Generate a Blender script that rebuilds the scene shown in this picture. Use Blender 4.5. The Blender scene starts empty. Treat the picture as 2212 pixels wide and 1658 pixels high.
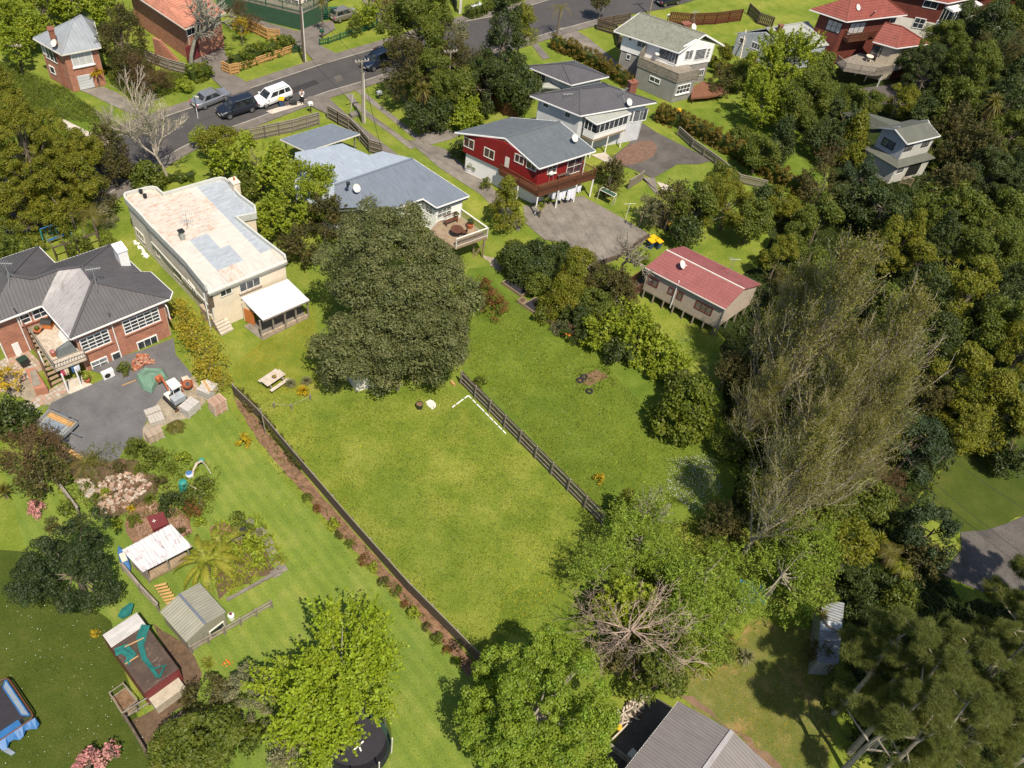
import bpy,math,random
import numpy as np
from mathutils import Vector,Matrix
random.seed(7)
RNG=np.random.default_rng(11)
SC=bpy.context.scene
COL=SC.collection

# ---------------------------------------------------------------- camera
F,CX,CY,H=1903.0,1106.0,829.0,56.0          # focal length and centre in survey units (picture 2212 wide), height in metres
_n=np.array([815.0-CX,2530.0-CY]);_D=np.hypot(*_n);_d=_n/_D
TH=math.atan2(F,_D)
FW=np.array([0,math.cos(TH),-math.sin(TH)]);_r0=np.array([1.0,0,0]);_d0=np.array([0,-math.sin(TH),-math.cos(TH)])
RT=_d[1]*_r0+_d[0]*_d0
DN=-_d[0]*_r0+_d[1]*_d0
cam_d=bpy.data.cameras.new('camera');cam=bpy.data.objects.new('camera',cam_d);COL.objects.link(cam)
cam_d.sensor_width=36.0;cam_d.lens=36.0*F/2212.0;cam_d.clip_start=1.0;cam_d.clip_end=2000
M3=Matrix((RT,-DN,-FW)).transposed()
cam.matrix_world=Matrix.Translation((0,0,H))@M3.to_4x4()
SC.camera=cam
SC.render.resolution_x,SC.render.resolution_y=1024,768
# ---------------------------------------------------------------- light
SUNV=Vector((2.1,-3.6,7.4)).normalized()          # towards the sun
w=bpy.data.worlds.new("World");SC.world=w;w.use_nodes=True
nt=w.node_tree;nt.nodes.clear()
sky=nt.nodes.new('ShaderNodeTexSky');sky.sky_type='NISHITA';sky.sun_disc=False
sky.sun_elevation=math.asin(SUNV.z);sky.sun_rotation=math.atan2(SUNV.x,SUNV.y)
bg=nt.nodes.new('ShaderNodeBackground');bg.inputs[1].default_value=0.10
ow=nt.nodes.new('ShaderNodeOutputWorld');nt.links.new(sky.outputs[0],bg.inputs[0]);nt.links.new(bg.outputs[0],ow.inputs[0])
sl=bpy.data.lights.new('sun','SUN');sl.energy=4.6;sl.angle=math.radians(0.55);sl.color=(1.0,0.91,0.77)
so=bpy.data.objects.new('sun',sl);COL.objects.link(so);so.rotation_euler=SUNV.to_track_quat('Z','Y').to_euler()
SC.view_settings.view_transform='Standard';SC.view_settings.look='None'
SC.view_settings.exposure=0.42;SC.view_settings.gamma=1;SC.view_settings.use_curve_mapping=False

def ray(x,y):return FW*F+RT*(x-CX)+DN*(y-CY)
def G(x,y,z=0.0):
    """survey point (x, y) -> place on the level z"""
    v=ray(x,y);t=(z-H)/v[2]
    return np.array([v[0]*t,v[1]*t,z])
def K(x,y,z=0.0):
    """survey units per metre there"""
    p=G(x,y,z)-np.array([0,0,H]);return F/float(p@FW)

# ---------------------------------------------------------------- object helpers
def tag(o,label=None,cat=None,group=None,kind=None):
    if label:o['label']=label
    if cat:o['category']=cat
    if group:o['group']=group
    if kind:o['kind']=kind
    return o
def thing(name,label,cat,loc=(0,0,0),rz=0.0,group=None):
    o=bpy.data.objects.new(name,None);o.empty_display_size=0.3;COL.objects.link(o)
    o.location=loc;o.rotation_euler=(0,0,rz)
    return tag(o,label,cat,group)
def mk(name,vs,fs,mat,uvs=None,smooth=False):
    m=bpy.data.meshes.new(name);m.from_pydata([tuple(map(float,v))for v in vs],[],fs)
    if uvs is not None:
        l=m.uv_layers.new(name='UVMap');flat=[]
        for p in m.polygons:
            for li in p.loop_indices:pass
        k=0
        for fu in uvs:
            for u in fu:flat+=[float(u[0]),float(u[1])]
        l.data.foreach_set('uv',flat)
    if mat:m.materials.append(mat)
    if smooth:m.polygons.foreach_set('use_smooth',[True]*len(m.polygons))
    m.update();return m
def obj(name,mesh,parent=None,loc=(0,0,0),rot=(0,0,0),sc=(1,1,1)):
    o=bpy.data.objects.new(name,mesh);COL.objects.link(o)
    o.location=loc;o.rotation_euler=rot;o.scale=sc
    if parent:o.parent=parent
    return o
def copy_tree(o,parent=None):
    c=o.copy();COL.objects.link(c)
    if parent:c.parent=parent
    for ch in list(o.children):copy_tree(ch,c)
    return c

class MB:
    def __init__(s):s.v=[];s.f=[];s.uv=[]
    def poly(s,pts,uv=None):
        n=len(s.v);s.v+=[tuple(p)for p in pts];s.f.append(list(range(n,n+len(pts))));s.uv.append(uv or[(0,0)]*len(pts));return s
    def box(s,a,b,rz=0,c=None):
        """axis box from a to b, optionally turned rz about c"""
        x0,y0,z0=a;x1,y1,z1=b
        P=[(x0,y0,z0),(x1,y0,z0),(x1,y1,z0),(x0,y1,z0),(x0,y0,z1),(x1,y0,z1),(x1,y1,z1),(x0,y1,z1)]
        if rz:
            c=c or((x0+x1)/2,(y0+y1)/2);cs,sn=math.cos(rz),math.sin(rz)
            P=[(c[0]+(p[0]-c[0])*cs-(p[1]-c[1])*sn,c[1]+(p[0]-c[0])*sn+(p[1]-c[1])*cs,p[2])for p in P]
        return s.hexa(P)
    def hexa(s,P):
        for q in((0,3,2,1),(4,5,6,7),(0,1,5,4),(1,2,6,5),(2,3,7,6),(3,0,4,7)):
            pp=[np.array(P[i])for i in q]
            e=np.linalg.norm(pp[1]-pp[0]);g=np.linalg.norm(pp[3]-pp[0])
            s.poly(pp,[(0,0),(e,0),(e,g),(0,g)])
        return s
    def bar(s,a,b,w,h=None):
        """square bar from a to b"""
        h=h or w;a=Vector(a);b=Vector(b);d=(b-a).normalized()
        up=Vector((0,0,1))if abs(d.z)<0.95 else Vector((1,0,0))
        x=d.cross(up).normalized()*w/2;y=x.normalized().cross(d)*h/2
        return s.hexa([a-x-y,a+x-y,b+x-y,b-x-y,a-x+y,a+x+y,b+x+y,b-x+y])
    def tube(s,pts,rs,n=6,cap=True):
        pts=[Vector(p)for p in pts]
        if not hasattr(rs,'__len__'):rs=[rs]*len(pts)
        base=len(s.v);prev=None
        for i,p in enumerate(pts):
            d=(pts[min(i+1,len(pts)-1)]-pts[max(i-1,0)]).normalized()
            if prev is None:
                x=d.cross(Vector((0,0,1))if abs(d.z)<0.9 else Vector((1,0,0))).normalized()
            else:
                x=(prev-d*prev.dot(d)).normalized()
            prev=x;y=d.cross(x)
            for k in range(n):
                a=2*math.pi*k/n
                s.v.append(tuple(p+(x*math.cos(a)+y*math.sin(a))*rs[i]))
        for i in range(len(pts)-1):
            for k in range(n):
                a=base+i*n+k;b=base+i*n+(k+1)%n
                s.f.append([a,b,b+n,a+n]);s.uv.append([(0,0)]*4)
        if cap:
            s.f.append([base+k for k in range(n)][::-1]);s.uv.append([(0,0)]*n)
            e=base+(len(pts)-1)*n;s.f.append([e+k for k in range(n)]);s.uv.append([(0,0)]*n)
        return s
    def lathe(s,prof,n=12,c=(0,0,0)):
        base=len(s.v)
        for r,z in prof:
            for k in range(n):
                a=2*math.pi*k/n;s.v.append((c[0]+r*math.cos(a),c[1]+r*math.sin(a),c[2]+z))
        for i in range(len(prof)-1):
            for k in range(n):
                a=base+i*n+k;b=base+i*n+(k+1)%n
                s.f.append([a,b,b+n,a+n]);s.uv.append([(0,0)]*4)
        s.f.append([base+k for k in range(n)][::-1]);s.uv.append([(0,0)]*n)
        e=base+(len(prof)-1)*n;s.f.append([e+k for k in range(n)]);s.uv.append([(0,0)]*n)
        return s
    def mesh(s,name,mat,smooth=False):return mk(name,s.v,s.f,mat,s.uv,smooth)
    def build(s,name,mat,parent=None,loc=(0,0,0),rot=(0,0,0),smooth=False,kind=None,label=None):
        o=obj(name,s.mesh(name,mat,smooth),parent,loc,rot)
        if kind:o['kind']=kind
        if label:o['label']=label
        return o

# ---------------------------------------------------------------- materials
MAT={}
def nodes(name):
    m=bpy.data.materials.new(name);m.use_nodes=True;t=m.node_tree;t.nodes.clear()
    o=t.nodes.new('ShaderNodeOutputMaterial');b=t.nodes.new('ShaderNodeBsdfPrincipled');t.links.new(b.outputs[0],o.inputs[0])
    MAT[name]=m;return m,t,b,o
def N(t,typ,**kw):
    n=t.nodes.new(typ)
    for k,v in kw.items():
        if k.startswith('i_'):n.inputs[k[2:].replace('_',' ')].default_value=v
        else:setattr(n,k,v)
    return n
def rgb(c):return(c[0],c[1],c[2],1)
def noise(t,scale,detail=4,rough=0.6,coord='Object',vec=None):
    n=N(t,'ShaderNodeTexNoise');n.inputs['Scale'].default_value=scale;n.inputs['Detail'].default_value=detail;n.inputs['Roughness'].default_value=rough
    if vec is None:
        tc=N(t,'ShaderNodeTexCoord');vec=tc.outputs[coord]
    t.links.new(vec,n.inputs['Vector']);return n
def ramp(t,src,stops):
    r=N(t,'ShaderNodeValToRGB');e=r.color_ramp.elements
    while len(e)>1:e.remove(e[0])
    e[0].position=stops[0][0];e[0].color=rgb(stops[0][1])
    for p,c in stops[1:]:
        x=e.new(p);x.color=rgb(c)
    t.links.new(src,r.inputs[0]);return r
def mix(t,a,b,fac,mode='MIX'):
    n=N(t,'ShaderNodeMix',data_type='RGBA',blend_type=mode)
    for s,v in((6,a),(7,b)):
        if isinstance(v,(tuple,list,np.ndarray)):n.inputs[s].default_value=rgb(v)
        else:t.links.new(v,n.inputs[s])
    if isinstance(fac,(int,float)):n.inputs[0].default_value=fac
    else:t.links.new(fac,n.inputs[0])
    return n.outputs[2]
def bump(t,b,h,dist=0.02,strength=0.6):
    n=N(t,'ShaderNodeBump');n.inputs['Distance'].default_value=dist;n.inputs['Strength'].default_value=strength
    t.links.new(h,n.inputs['Height']);t.links.new(n.outputs[0],b.inputs['Normal'])
def basic(name,c,rough=0.7,var=0.25,scale=3.0,metal=0.0,spec=0.4,fine=30.0,coord='Object',bmp=0.01):
    """plain colour broken up by blotches and grain"""
    m,t,b,o=nodes(name)
    c=np.array(c)
    n1=noise(t,scale,5,0.65,coord);n2=noise(t,fine,3,0.6,coord)
    r=ramp(t,n1.outputs[0],[(0.3,c*(1-var)),(0.5,c),(0.72,np.minimum(c*(1+var),0.95))])
    col=mix(t,r.outputs[0],(0.5,0.5,0.5),0.0)
    r2=ramp(t,n2.outputs[0],[(0.3,(1-var*0.8,)*3),(0.7,(1+var*0.4,)*3)])
    col=mix(t,r.outputs[0],r2.outputs[0],1.0,'MULTIPLY')
    t.links.new(col,b.inputs['Base Color']);b.inputs['Roughness'].default_value=rough;b.inputs['Metallic'].default_value=metal
    b.inputs['Specular IOR Level'].default_value=spec
    if bmp:bump(t,b,n2.outputs[0],bmp)
    return m
def glass(name,c=(0.02,0.025,0.03)):
    m,t,b,o=nodes(name)
    n1=noise(t,1.7,2,0.5)
    r=ramp(t,n1.outputs[0],[(0.4,c),(0.7,np.array(c)*2.5+0.02)])
    t.links.new(r.outputs[0],b.inputs['Base Color']);b.inputs['Roughness'].default_value=0.08;b.inputs['Specular IOR Level'].default_value=0.7
    return m
def leafmat(name,c,var=0.35,hue=None,trans=0.3,rough=0.55):
    """foliage: every leaf face differs a little, plus drifts of tone over the crown"""
    m,t,b,o=nodes(name);c=np.array(c)
    h=np.array(hue)if hue is not None else c*np.array([1.5,1.25,0.8])
    geo=N(t,'ShaderNodeNewGeometry');n1=noise(t,0.8,5,0.65)
    r1=ramp(t,geo.outputs['Random Per Island'],[(0.0,c*(1-var)),(0.6,c),(1.0,c*(1+var))])
    r2=ramp(t,n1.outputs[0],[(0.38,(0,0,0)),(0.68,(1,1,1))])
    n0=N(t,'ShaderNodeMath',operation='MULTIPLY');t.links.new(r2.outputs[0],n0.inputs[0]);n0.inputs[1].default_value=0.85
    col=mix(t,r1.outputs[0],h,n0.outputs[0])
    t.links.new(col,b.inputs['Base Color']);b.inputs['Roughness'].default_value=rough;b.inputs['Specular IOR Level'].default_value=0.35
    tr=N(t,'ShaderNodeBsdfTranslucent');c2=mix(t,col,(1.25,1.3,0.5),1.0,'MULTIPLY');t.links.new(c2,tr.inputs[0])
    ms=N(t,'ShaderNodeMixShader');ms.inputs[0].default_value=trans
    t.links.new(b.outputs[0],ms.inputs[1]);t.links.new(tr.outputs[0],ms.inputs[2]);t.links.new(ms.outputs[0],o.inputs[0])
    return m
def brick(name,c1,c2,mortar,sx=0.24,sy=0.086):
    m,t,b,o=nodes(name)
    tc=N(t,'ShaderNodeTexCoord')
    br=N(t,'ShaderNodeTexBrick');br.inputs['Scale'].default_value=1.0;br.inputs['Brick Width'].default_value=sx;br.inputs['Row Height'].default_value=sy
    br.inputs['Mortar Size'].default_value=0.007;br.inputs['Color1'].default_value=rgb(c1);br.inputs['Color2'].default_value=rgb(c2);br.inputs['Mortar'].default_value=rgb(mortar)
    br.offset=0.5;br.inputs['Bias'].default_value=0.0
    t.links.new(tc.outputs['UV'],br.inputs['Vector'])
    n1=noise(t,1.3,4,0.6,'UV');r=ramp(t,n1.outputs[0],[(0.3,(0.8,0.78,0.76)),(0.7,(1.15,1.12,1.1))])
    col=mix(t,br.outputs['Color'],r.outputs[0],1.0,'MULTIPLY');t.links.new(col,b.inputs['Base Color']);b.inputs['Roughness'].default_value=0.85
    bump(t,b,br.outputs['Fac'],0.01,-0.7);return m
def sheetmat(name,c,rust=None,rust_amt=0.5,rough=0.45,metal=0.0,var=0.12,spec=0.4,lap=4.0,lapc=0.75):
    """painted roofing iron: blotches, faint sheet laps, optional rust breaking through"""
    m,t,b,o=nodes(name);c=np.array(c)
    n1=noise(t,0.9,5,0.65,'UV');r=ramp(t,n1.outputs[0],[(0.3,c*(1-var)),(0.7,c*(1+var))])
    tc=N(t,'ShaderNodeTexCoord');mp=N(t,'ShaderNodeMapping');mp.inputs['Scale'].default_value=(9,0.6,1)
    t.links.new(tc.outputs['UV'],mp.inputs[0]);n2=noise(t,1.0,4,0.7,vec=mp.outputs[0])
    r2=ramp(t,n2.outputs[0],[(0.3,(0.80,0.80,0.79)),(0.65,(1.1,1.1,1.1))])
    col=mix(t,r.outputs[0],r2.outputs[0],1.0,'MULTIPLY')
    if rust is not None:
        mp2=N(t,'ShaderNodeMapping');mp2.inputs['Scale'].default_value=(2.2,0.9,1);t.links.new(tc.outputs['UV'],mp2.inputs[0])
        n3=noise(t,1.4,7,0.78,vec=mp2.outputs[0]);r3=ramp(t,n3.outputs[0],[(rust_amt,(0,0,0)),(rust_amt+0.1,(0.75,0.75,0.75))])
        col=mix(t,col,rust,r3.outputs[0])
    t.links.new(col,b.inputs['Base Color']);b.inputs['Roughness'].default_value=rough;b.inputs['Metallic'].default_value=metal;b.inputs['Specular IOR Level'].default_value=spec
    return m
def grassmat(name,stops,sc=0.35,patch=None,patch_c=None,patch_at=0.62,stripes=False):
    m,t,b,o=nodes(name)
    n1=noise(t,sc,8,0.68);n2=noise(t,9.0,6,0.75);n3=noise(t,0.09,3,0.5)
    r=ramp(t,n1.outputs[0],stops)
    r2=ramp(t,n2.outputs[0],[(0.28,(0.55,0.62,0.5)),(0.5,(1,1,1)),(0.75,(1.35,1.25,1.2))])
    col=mix(t,r.outputs[0],r2.outputs[0],1.0,'MULTIPLY')
    r3=ramp(t,n3.outputs[0],[(0.35,(0.85,0.9,0.85)),(0.65,(1.12,1.07,1.0))]);col=mix(t,col,r3.outputs[0],1.0,'MULTIPLY')
    if stripes:
        tc=N(t,'ShaderNodeTexCoord');mp=N(t,'ShaderNodeMapping');mp.inputs['Rotation'].default_value=(0,0,math.radians(43));t.links.new(tc.outputs['Object'],mp.inputs[0])
        wv=N(t,'ShaderNodeTexWave');wv.bands_direction='Y';wv.inputs['Scale'].default_value=0.36;wv.inputs['Distortion'].default_value=1.2;wv.inputs['Detail Scale'].default_value=.5;t.links.new(mp.outputs[0],wv.inputs[0])
        rw=ramp(t,wv.outputs['Fac'],[(.3,(.93,.95,.93)),(.7,(1.06,1.04,1.02))]);col=mix(t,col,rw.outputs[0],1.0,'MULTIPLY')
    if patch_c:
        n4=noise(t,patch or 0.5,6,0.7);r4=ramp(t,n4.outputs[0],[(patch_at,(0,0,0)),(patch_at+0.1,(0.7,0.7,0.7))]);col=mix(t,col,patch_c,r4.outputs[0])
    t.links.new(col,b.inputs['Base Color']);b.inputs['Roughness'].default_value=0.9;b.inputs['Specular IOR Level'].default_value=0.1
    bump(t,b,n2.outputs[0],0.08,0.8);return m

grassmat('grass',[(0.26,(0.095,0.148,0.018)),(0.45,(0.150,0.196,0.027)),(0.6,(0.212,0.238,0.042)),(0.78,(0.28,0.28,0.08))],0.33,0.25,(0.25,0.22,0.09),0.66)
grassmat('mown',[(0.25,(0.115,0.172,0.028)),(0.5,(0.155,0.212,0.038)),(0.75,(0.235,0.255,0.065))],0.45,stripes=True)
grassmat('lush',[(0.25,(0.078,0.132,0.015)),(0.5,(0.124,0.172,0.023)),(0.75,(0.180,0.225,0.038))],0.5)
grassmat('lawn_shade',[(0.25,(0.040,0.062,0.010)),(0.5,(0.058,0.082,0.014)),(0.75,(0.090,0.100,0.024))],0.4,0.3,(0.09,0.08,0.035),0.66)  # grass colours darkened so the shade sits in the lawn itself
grassmat('dry',[(0.25,(0.085,0.115,0.025)),(0.5,(0.135,0.150,0.04)),(0.75,(0.24,0.20,0.08))],0.6,0.4,(0.34,0.22,0.10),0.55)
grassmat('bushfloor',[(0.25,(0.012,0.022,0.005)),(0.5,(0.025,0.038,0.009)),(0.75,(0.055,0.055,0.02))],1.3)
basic('asphalt',(0.068,0.062,0.060),0.9,0.16,0.5,fine=14,bmp=0.004)
basic('tar',(0.035,0.033,0.033),0.8,0.2,2.0)
basic('yard_asphalt',(0.13,0.125,0.125),0.95,0.22,0.6,fine=9)
basic('path',(0.16,0.138,0.118),0.9,0.25,0.7,fine=10)
basic('concrete',(0.20,0.175,0.145),0.9,0.36,0.5,fine=9)
basic('pale_concrete',(0.50,0.44,0.36),0.9,0.2,0.9,fine=12)
basic('dark_concrete',(0.10,0.088,0.078),0.9,0.35,0.45,fine=8)
basic('gravel',(0.30,0.25,0.18),0.95,0.35,1.2,fine=16)
basic('mulch',(0.20,0.115,0.065),0.95,0.5,2.0,fine=14,bmp=0.03)
basic('soil',(0.12,0.075,0.045),0.95,0.4,2.0,fine=14,bmp=0.03)
basic('red_scoria',(0.17,0.10,0.07),0.95,0.3,2.0,fine=18)
basic('brown_gravel',(0.19,0.12,0.075),0.95,0.3,1.0,fine=16)
basic('kerb',(0.30,0.27,0.23),0.85,0.2,1.0)
basic('white_paint',(0.80,0.79,0.76),0.5,0.06,1.5)
basic('offwhite',(0.70,0.66,0.58),0.6,0.12,1.2)
basic('cream',(0.74,0.63,0.48),0.75,0.10,1.0)
basic('cream_shade',(0.66,0.60,0.51),0.85,0.16,0.8,fine=6)  # greyer copy of cream, shade of the left walls put into the colour
basic('parapet',(0.52,0.52,0.47),0.7,0.12,1.5)
basic('grey_board',(0.33,0.34,0.36),0.6,0.10,1.0)
basic('light_grey_board',(0.52,0.53,0.54),0.6,0.10,1.0)
basic('block_grey',(0.26,0.25,0.23),0.8,0.12,0.8)
basic('cottage_board',(0.36,0.30,0.235),0.6,0.10,1.2)
basic('pale_green_board',(0.44,0.43,0.38),0.6,0.1,1.0)
basic('blue_grey_board',(0.36,0.39,0.41),0.6,0.18,1.4)
basic('red_paint',(0.20,0.011,0.010),0.55,0.14,1.0)
basic('maroon',(0.16,0.03,0.03),0.6,0.15,1.5)
basic('brown_red',(0.13,0.032,0.020),0.7,0.2,1.2)
basic('stucco',(0.42,0.36,0.27),0.9,0.18,3.0)
basic('deck_wood',(0.30,0.22,0.14),0.75,0.25,2.5)
basic('grey_wood',(0.25,0.215,0.17),0.85,0.3,2.5)
basic('dark_wood',(0.115,0.085,0.06),0.85,0.35,2.0)
basic('fence_brown',(0.13,0.105,0.075),0.85,0.35,2.0)
basic('stain_brown',(0.115,0.045,0.022),0.6,0.2,2.0)
basic('new_wood',(0.50,0.29,0.11),0.7,0.25,2.0)
basic('bleached',(0.52,0.44,0.35),0.85,0.25,3.0)
basic('green_paint',(0.035,0.085,0.045),0.6,0.12,1.5)
basic('green_rail',(0.02,0.10,0.05),0.6,0.15,1.5)
basic('black',(0.02,0.02,0.02),0.6,0.2,3.0)
basic('rubber',(0.022,0.021,0.02),0.8,0.2,3.0)
basic('steel',(0.42,0.43,0.44),0.35,0.15,3.0,metal=0.8)
basic('dull_metal',(0.36,0.37,0.36),0.5,0.15,3.0,metal=0.3)
basic('stone',(0.40,0.31,0.23),0.9,0.35,3.0)
basic('pale_stone',(0.44,0.28,0.20),0.9,0.25,3.0)
basic('paver',(0.46,0.42,0.36),0.9,0.3,4.0)
basic('block_pale',(0.47,0.44,0.40),0.9,0.2,4.0)
basic('rust_deck',(0.20,0.085,0.045),0.8,0.25,3.0)
basic('terracotta',(0.42,0.12,0.05),0.8,0.2,3.0)
basic('orange',(0.50,0.16,0.04),0.6,0.1,3.0)
basic('yellow_lid',(0.80,0.42,0.012),0.45,0.06,3.0)
basic('bin_blue',(0.03,0.07,0.16),0.5,0.1,3.0)
basic('bin_black',(0.03,0.032,0.03),0.5,0.1,3.0)
basic('bin_green',(0.02,0.045,0.03),0.5,0.1,3.0)
basic('blue_plastic',(0.025,0.12,0.30),0.45,0.15,3.0)
basic('blue_tarp',(0.01,0.16,0.34),0.5,0.3,2.0)
basic('pad_grey',(0.20,0.24,0.28),0.7,0.15,6.0)
basic('tramp_mat',(0.025,0.022,0.028),0.8,0.15,3.0)
basic('teal',(0.03,0.24,0.20),0.6,0.15,3.0)
basic('green_tarp',(0.14,0.24,0.17),0.7,0.25,1.6)
basic('netting',(0.012,0.13,0.115),0.85,0.3,3.0)
basic('grey_cover',(0.14,0.155,0.155),0.55,0.2,3.0)
basic('bark',(0.17,0.135,0.10),0.9,0.3,2.0)
basic('pale_bark',(0.30,0.26,0.20),0.9,0.3,2.0)
basic('twig',(0.42,0.36,0.28),0.9,0.3,1.0)
basic('pink_twig',(0.36,0.27,0.21),0.9,0.3,1.0)
basic('lichen_bark',(0.24,0.235,0.18),0.9,0.4,2.0)
basic('yellow_flower',(0.75,0.55,0.02),0.6,0.1)
basic('white_flower',(0.78,0.78,0.72),0.6,0.05)
basic('pink_flower',(0.72,0.20,0.24),0.6,0.2)
basic('pink_blossom',(0.68,0.30,0.30),0.6,0.25)
basic('orange_flower',(0.75,0.18,0.02),0.6,0.1)
basic('skin',(0.50,0.26,0.17),0.6,0.05)
basic('shirt',(0.55,0.62,0.72),0.8,0.12,20.0)
basic('trousers',(0.018,0.018,0.022),0.8,0.1)
basic('paper',(0.82,0.82,0.80),0.7,0.02)
basic('interior',(0.30,0.20,0.12),0.9,0.3)
basic('curtain',(0.50,0.50,0.48),0.9,0.1)
basic('cloth_white',(0.75,0.76,0.82),0.9,0.08)
basic('cloth_blue',(0.06,0.16,0.36),0.9,0.1)
basic('cloth_pink',(0.62,0.10,0.18),0.9,0.1)
glass('glass');glass('glass_pale',(0.10,0.11,0.115));glass('car_glass',(0.012,0.015,0.016))  # the second one only has a paler base colour
brick('brick',(0.42,0.155,0.088),(0.30,0.105,0.06),(0.46,0.34,0.26))
brick('red_brick',(0.26,0.085,0.05),(0.19,0.06,0.035),(0.24,0.15,0.11))
brick('blockwork',(0.30,0.29,0.27),(0.27,0.26,0.24),(0.22,0.21,0.20),0.42,0.21)
sheetmat('roof_charcoal',(0.085,0.078,0.080),rough=0.6,var=0.10)
sheetmat('roof_faded',(0.33,0.31,0.305),rust=(0.22,0.20,0.19),rust_amt=0.52,rough=0.6)
sheetmat('roof_bluegrey',(0.155,0.180,0.215),rough=0.5,var=0.06)
sheetmat('roof_paleblue',(0.34,0.385,0.44),rough=0.45,var=0.06)
sheetmat('roof_slate',(0.115,0.130,0.140),rough=0.6,var=0.10)
sheetmat('roof_darkgrey',(0.075,0.072,0.080),rough=0.6,var=0.12)
sheetmat('roof_lichen',(0.20,0.20,0.165),rust=(0.13,0.14,0.08),rust_amt=0.5,rough=0.8,var=0.2)
sheetmat('roof_zinc',(0.34,0.36,0.37),rough=0.35,metal=0.25,var=0.08)
sheetmat('roof_shed',(0.17,0.18,0.185),rust=(.26,.27,.27),rust_amt=.55,rough=0.5,var=0.15)
sheetmat('roof_red',(0.25,0.080,0.075),rough=0.6,var=0.10)
sheetmat('roof_redtile',(0.21,0.052,0.036),rough=0.7,var=0.2)
sheetmat('roof_orange',(0.47,0.20,0.13),rough=0.8,var=0.25)
sheetmat('roof_white',(0.64,0.64,0.64),rust=(0.25,0.24,0.23),rust_amt=0.72,rough=0.4,var=0.04)
sheetmat('roof_cream',(0.55,0.52,0.46),rust=(0.45,0.24,0.14),rust_amt=0.61,rough=0.6,var=0.05)
sheetmat('roof_creamrust',(0.54,0.49,0.42),rust=(0.44,0.22,0.12),rust_amt=0.51,rough=0.7,var=0.08)
sheetmat('roof_galv',(0.36,0.39,0.42),rust=(0.45,0.48,0.50),rust_amt=0.5,rough=0.4,var=0.08)
sheetmat('roof_rustwhite',(0.56,0.55,0.55),rust=(0.22,0.045,0.04),rust_amt=0.535,rough=0.5,var=0.05)
sheetmat('roof_olive',(0.26,0.25,0.19),rough=0.5,var=0.08)
sheetmat('roof_brown',(0.185,0.165,0.155),rough=0.55,var=0.07)
sheetmat('roof_green',(0.105,0.108,0.085),rough=0.6,var=0.12)
sheetmat('roof_corr',(0.42,0.40,0.38),rust=(0.16,0.12,0.10),rust_amt=0.62,rough=0.5)
sheetmat('roof_weather',(0.30,0.31,0.28),rust=(0.38,0.36,0.30),rust_amt=0.5,rough=0.7)
sheetmat('roof_oldtimber',(0.085,0.058,0.045),rust=(0.26,0.18,0.14),rust_amt=0.56,rough=0.9,var=0.3)
# foliage
def V_(x):return np.array([x,x,x])
LEAF=dict(
 pohu=((0.058,0.080,0.028),(0.135,0.150,0.072)),lime=((0.150,0.235,0.012),(0.22,0.29,0.02)),lime2=((0.115,0.200,0.020),(0.18,0.25,0.03)),
 mid=((0.068,0.105,0.017),(0.125,0.150,0.024)),dark=((0.028,0.050,0.013),(0.055,0.078,0.016)),gold=((0.108,0.140,0.014),(0.175,0.178,0.020)),
 olive=((0.060,0.068,0.024),(0.105,0.095,0.035)),fresh=((0.155,0.225,0.020),(0.22,0.27,0.03)),feather=((0.135,0.225,0.028),(0.19,0.26,0.042)),
 yellow=((0.30,0.25,0.012),(0.40,0.30,0.02)),bamboo=((0.30,0.265,0.03),(0.20,0.22,0.03)),bluegreen=((0.030,0.058,0.030),(0.055,0.085,0.042)),
 poplar=((0.125,0.145,0.035),(0.17,0.165,0.05)),pine=((0.115,0.150,0.052),(0.150,0.175,0.060)),grey=((0.13,0.15,0.10),(0.20,0.20,0.14)),
 rust=((0.15,0.065,0.030),(0.10,0.085,0.02)),brownish=((0.085,0.060,0.035),(0.12,0.085,0.045)),hedge=((0.075,0.115,0.015),(0.145,0.175,0.018)),
 hedge_gold=((0.105,0.095,0.016),(0.155,0.115,0.025)),palm=((0.095,0.105,0.025),(0.17,0.15,0.04)),flax=((0.12,0.17,0.03),(0.25,0.25,0.04)),
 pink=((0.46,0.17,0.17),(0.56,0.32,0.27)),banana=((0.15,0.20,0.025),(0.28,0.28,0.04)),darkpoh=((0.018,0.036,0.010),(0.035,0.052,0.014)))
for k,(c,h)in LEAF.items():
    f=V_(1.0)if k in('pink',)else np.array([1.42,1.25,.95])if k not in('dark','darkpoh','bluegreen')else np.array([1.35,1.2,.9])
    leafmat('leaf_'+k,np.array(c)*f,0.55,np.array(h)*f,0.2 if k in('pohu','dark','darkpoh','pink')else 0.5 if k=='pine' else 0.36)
def basicf(name,c,g):leafmat(name,c,0.3,g,0.2)

# ---------------------------------------------------------------- survey sheets: T(row, column, x, y) reads a point off one of 16 enlarged sheets
_OX=[0,850,1700,2524];_OY=[0,600,1240,1880]
def T(r,c,x,y):
    k=(850/2202 if r<3 else 850/2171)/1.5253
    return(x*k+_OX[c]/1.5253,y*k+_OY[r]/1.5253)
def V(*a):return np.array(a,float)
def unit(v):return v/max(np.linalg.norm(v),1e-9)
def clip(pts,e,lo,hi):
    for s,lim in((1,lo),(-1,-hi)):
        out=[]
        for i in range(len(pts)):
            a,b=pts[i],pts[(i+1)%len(pts)]
            da,db=s*(a@e)-lim,s*(b@e)-lim
            if da>=0:out.append(a)
            if(da>0 and db<0)or(da<0 and db>0):out.append(a+(b-a)*(da/(da-db)))
        pts=out
        if len(pts)<3:return[]
    return pts
def pnormal(pts):
    n=np.zeros(3)
    for i in range(len(pts)):n+=np.cross(pts[i],pts[(i+1)%len(pts)])
    return unit(n)
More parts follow.
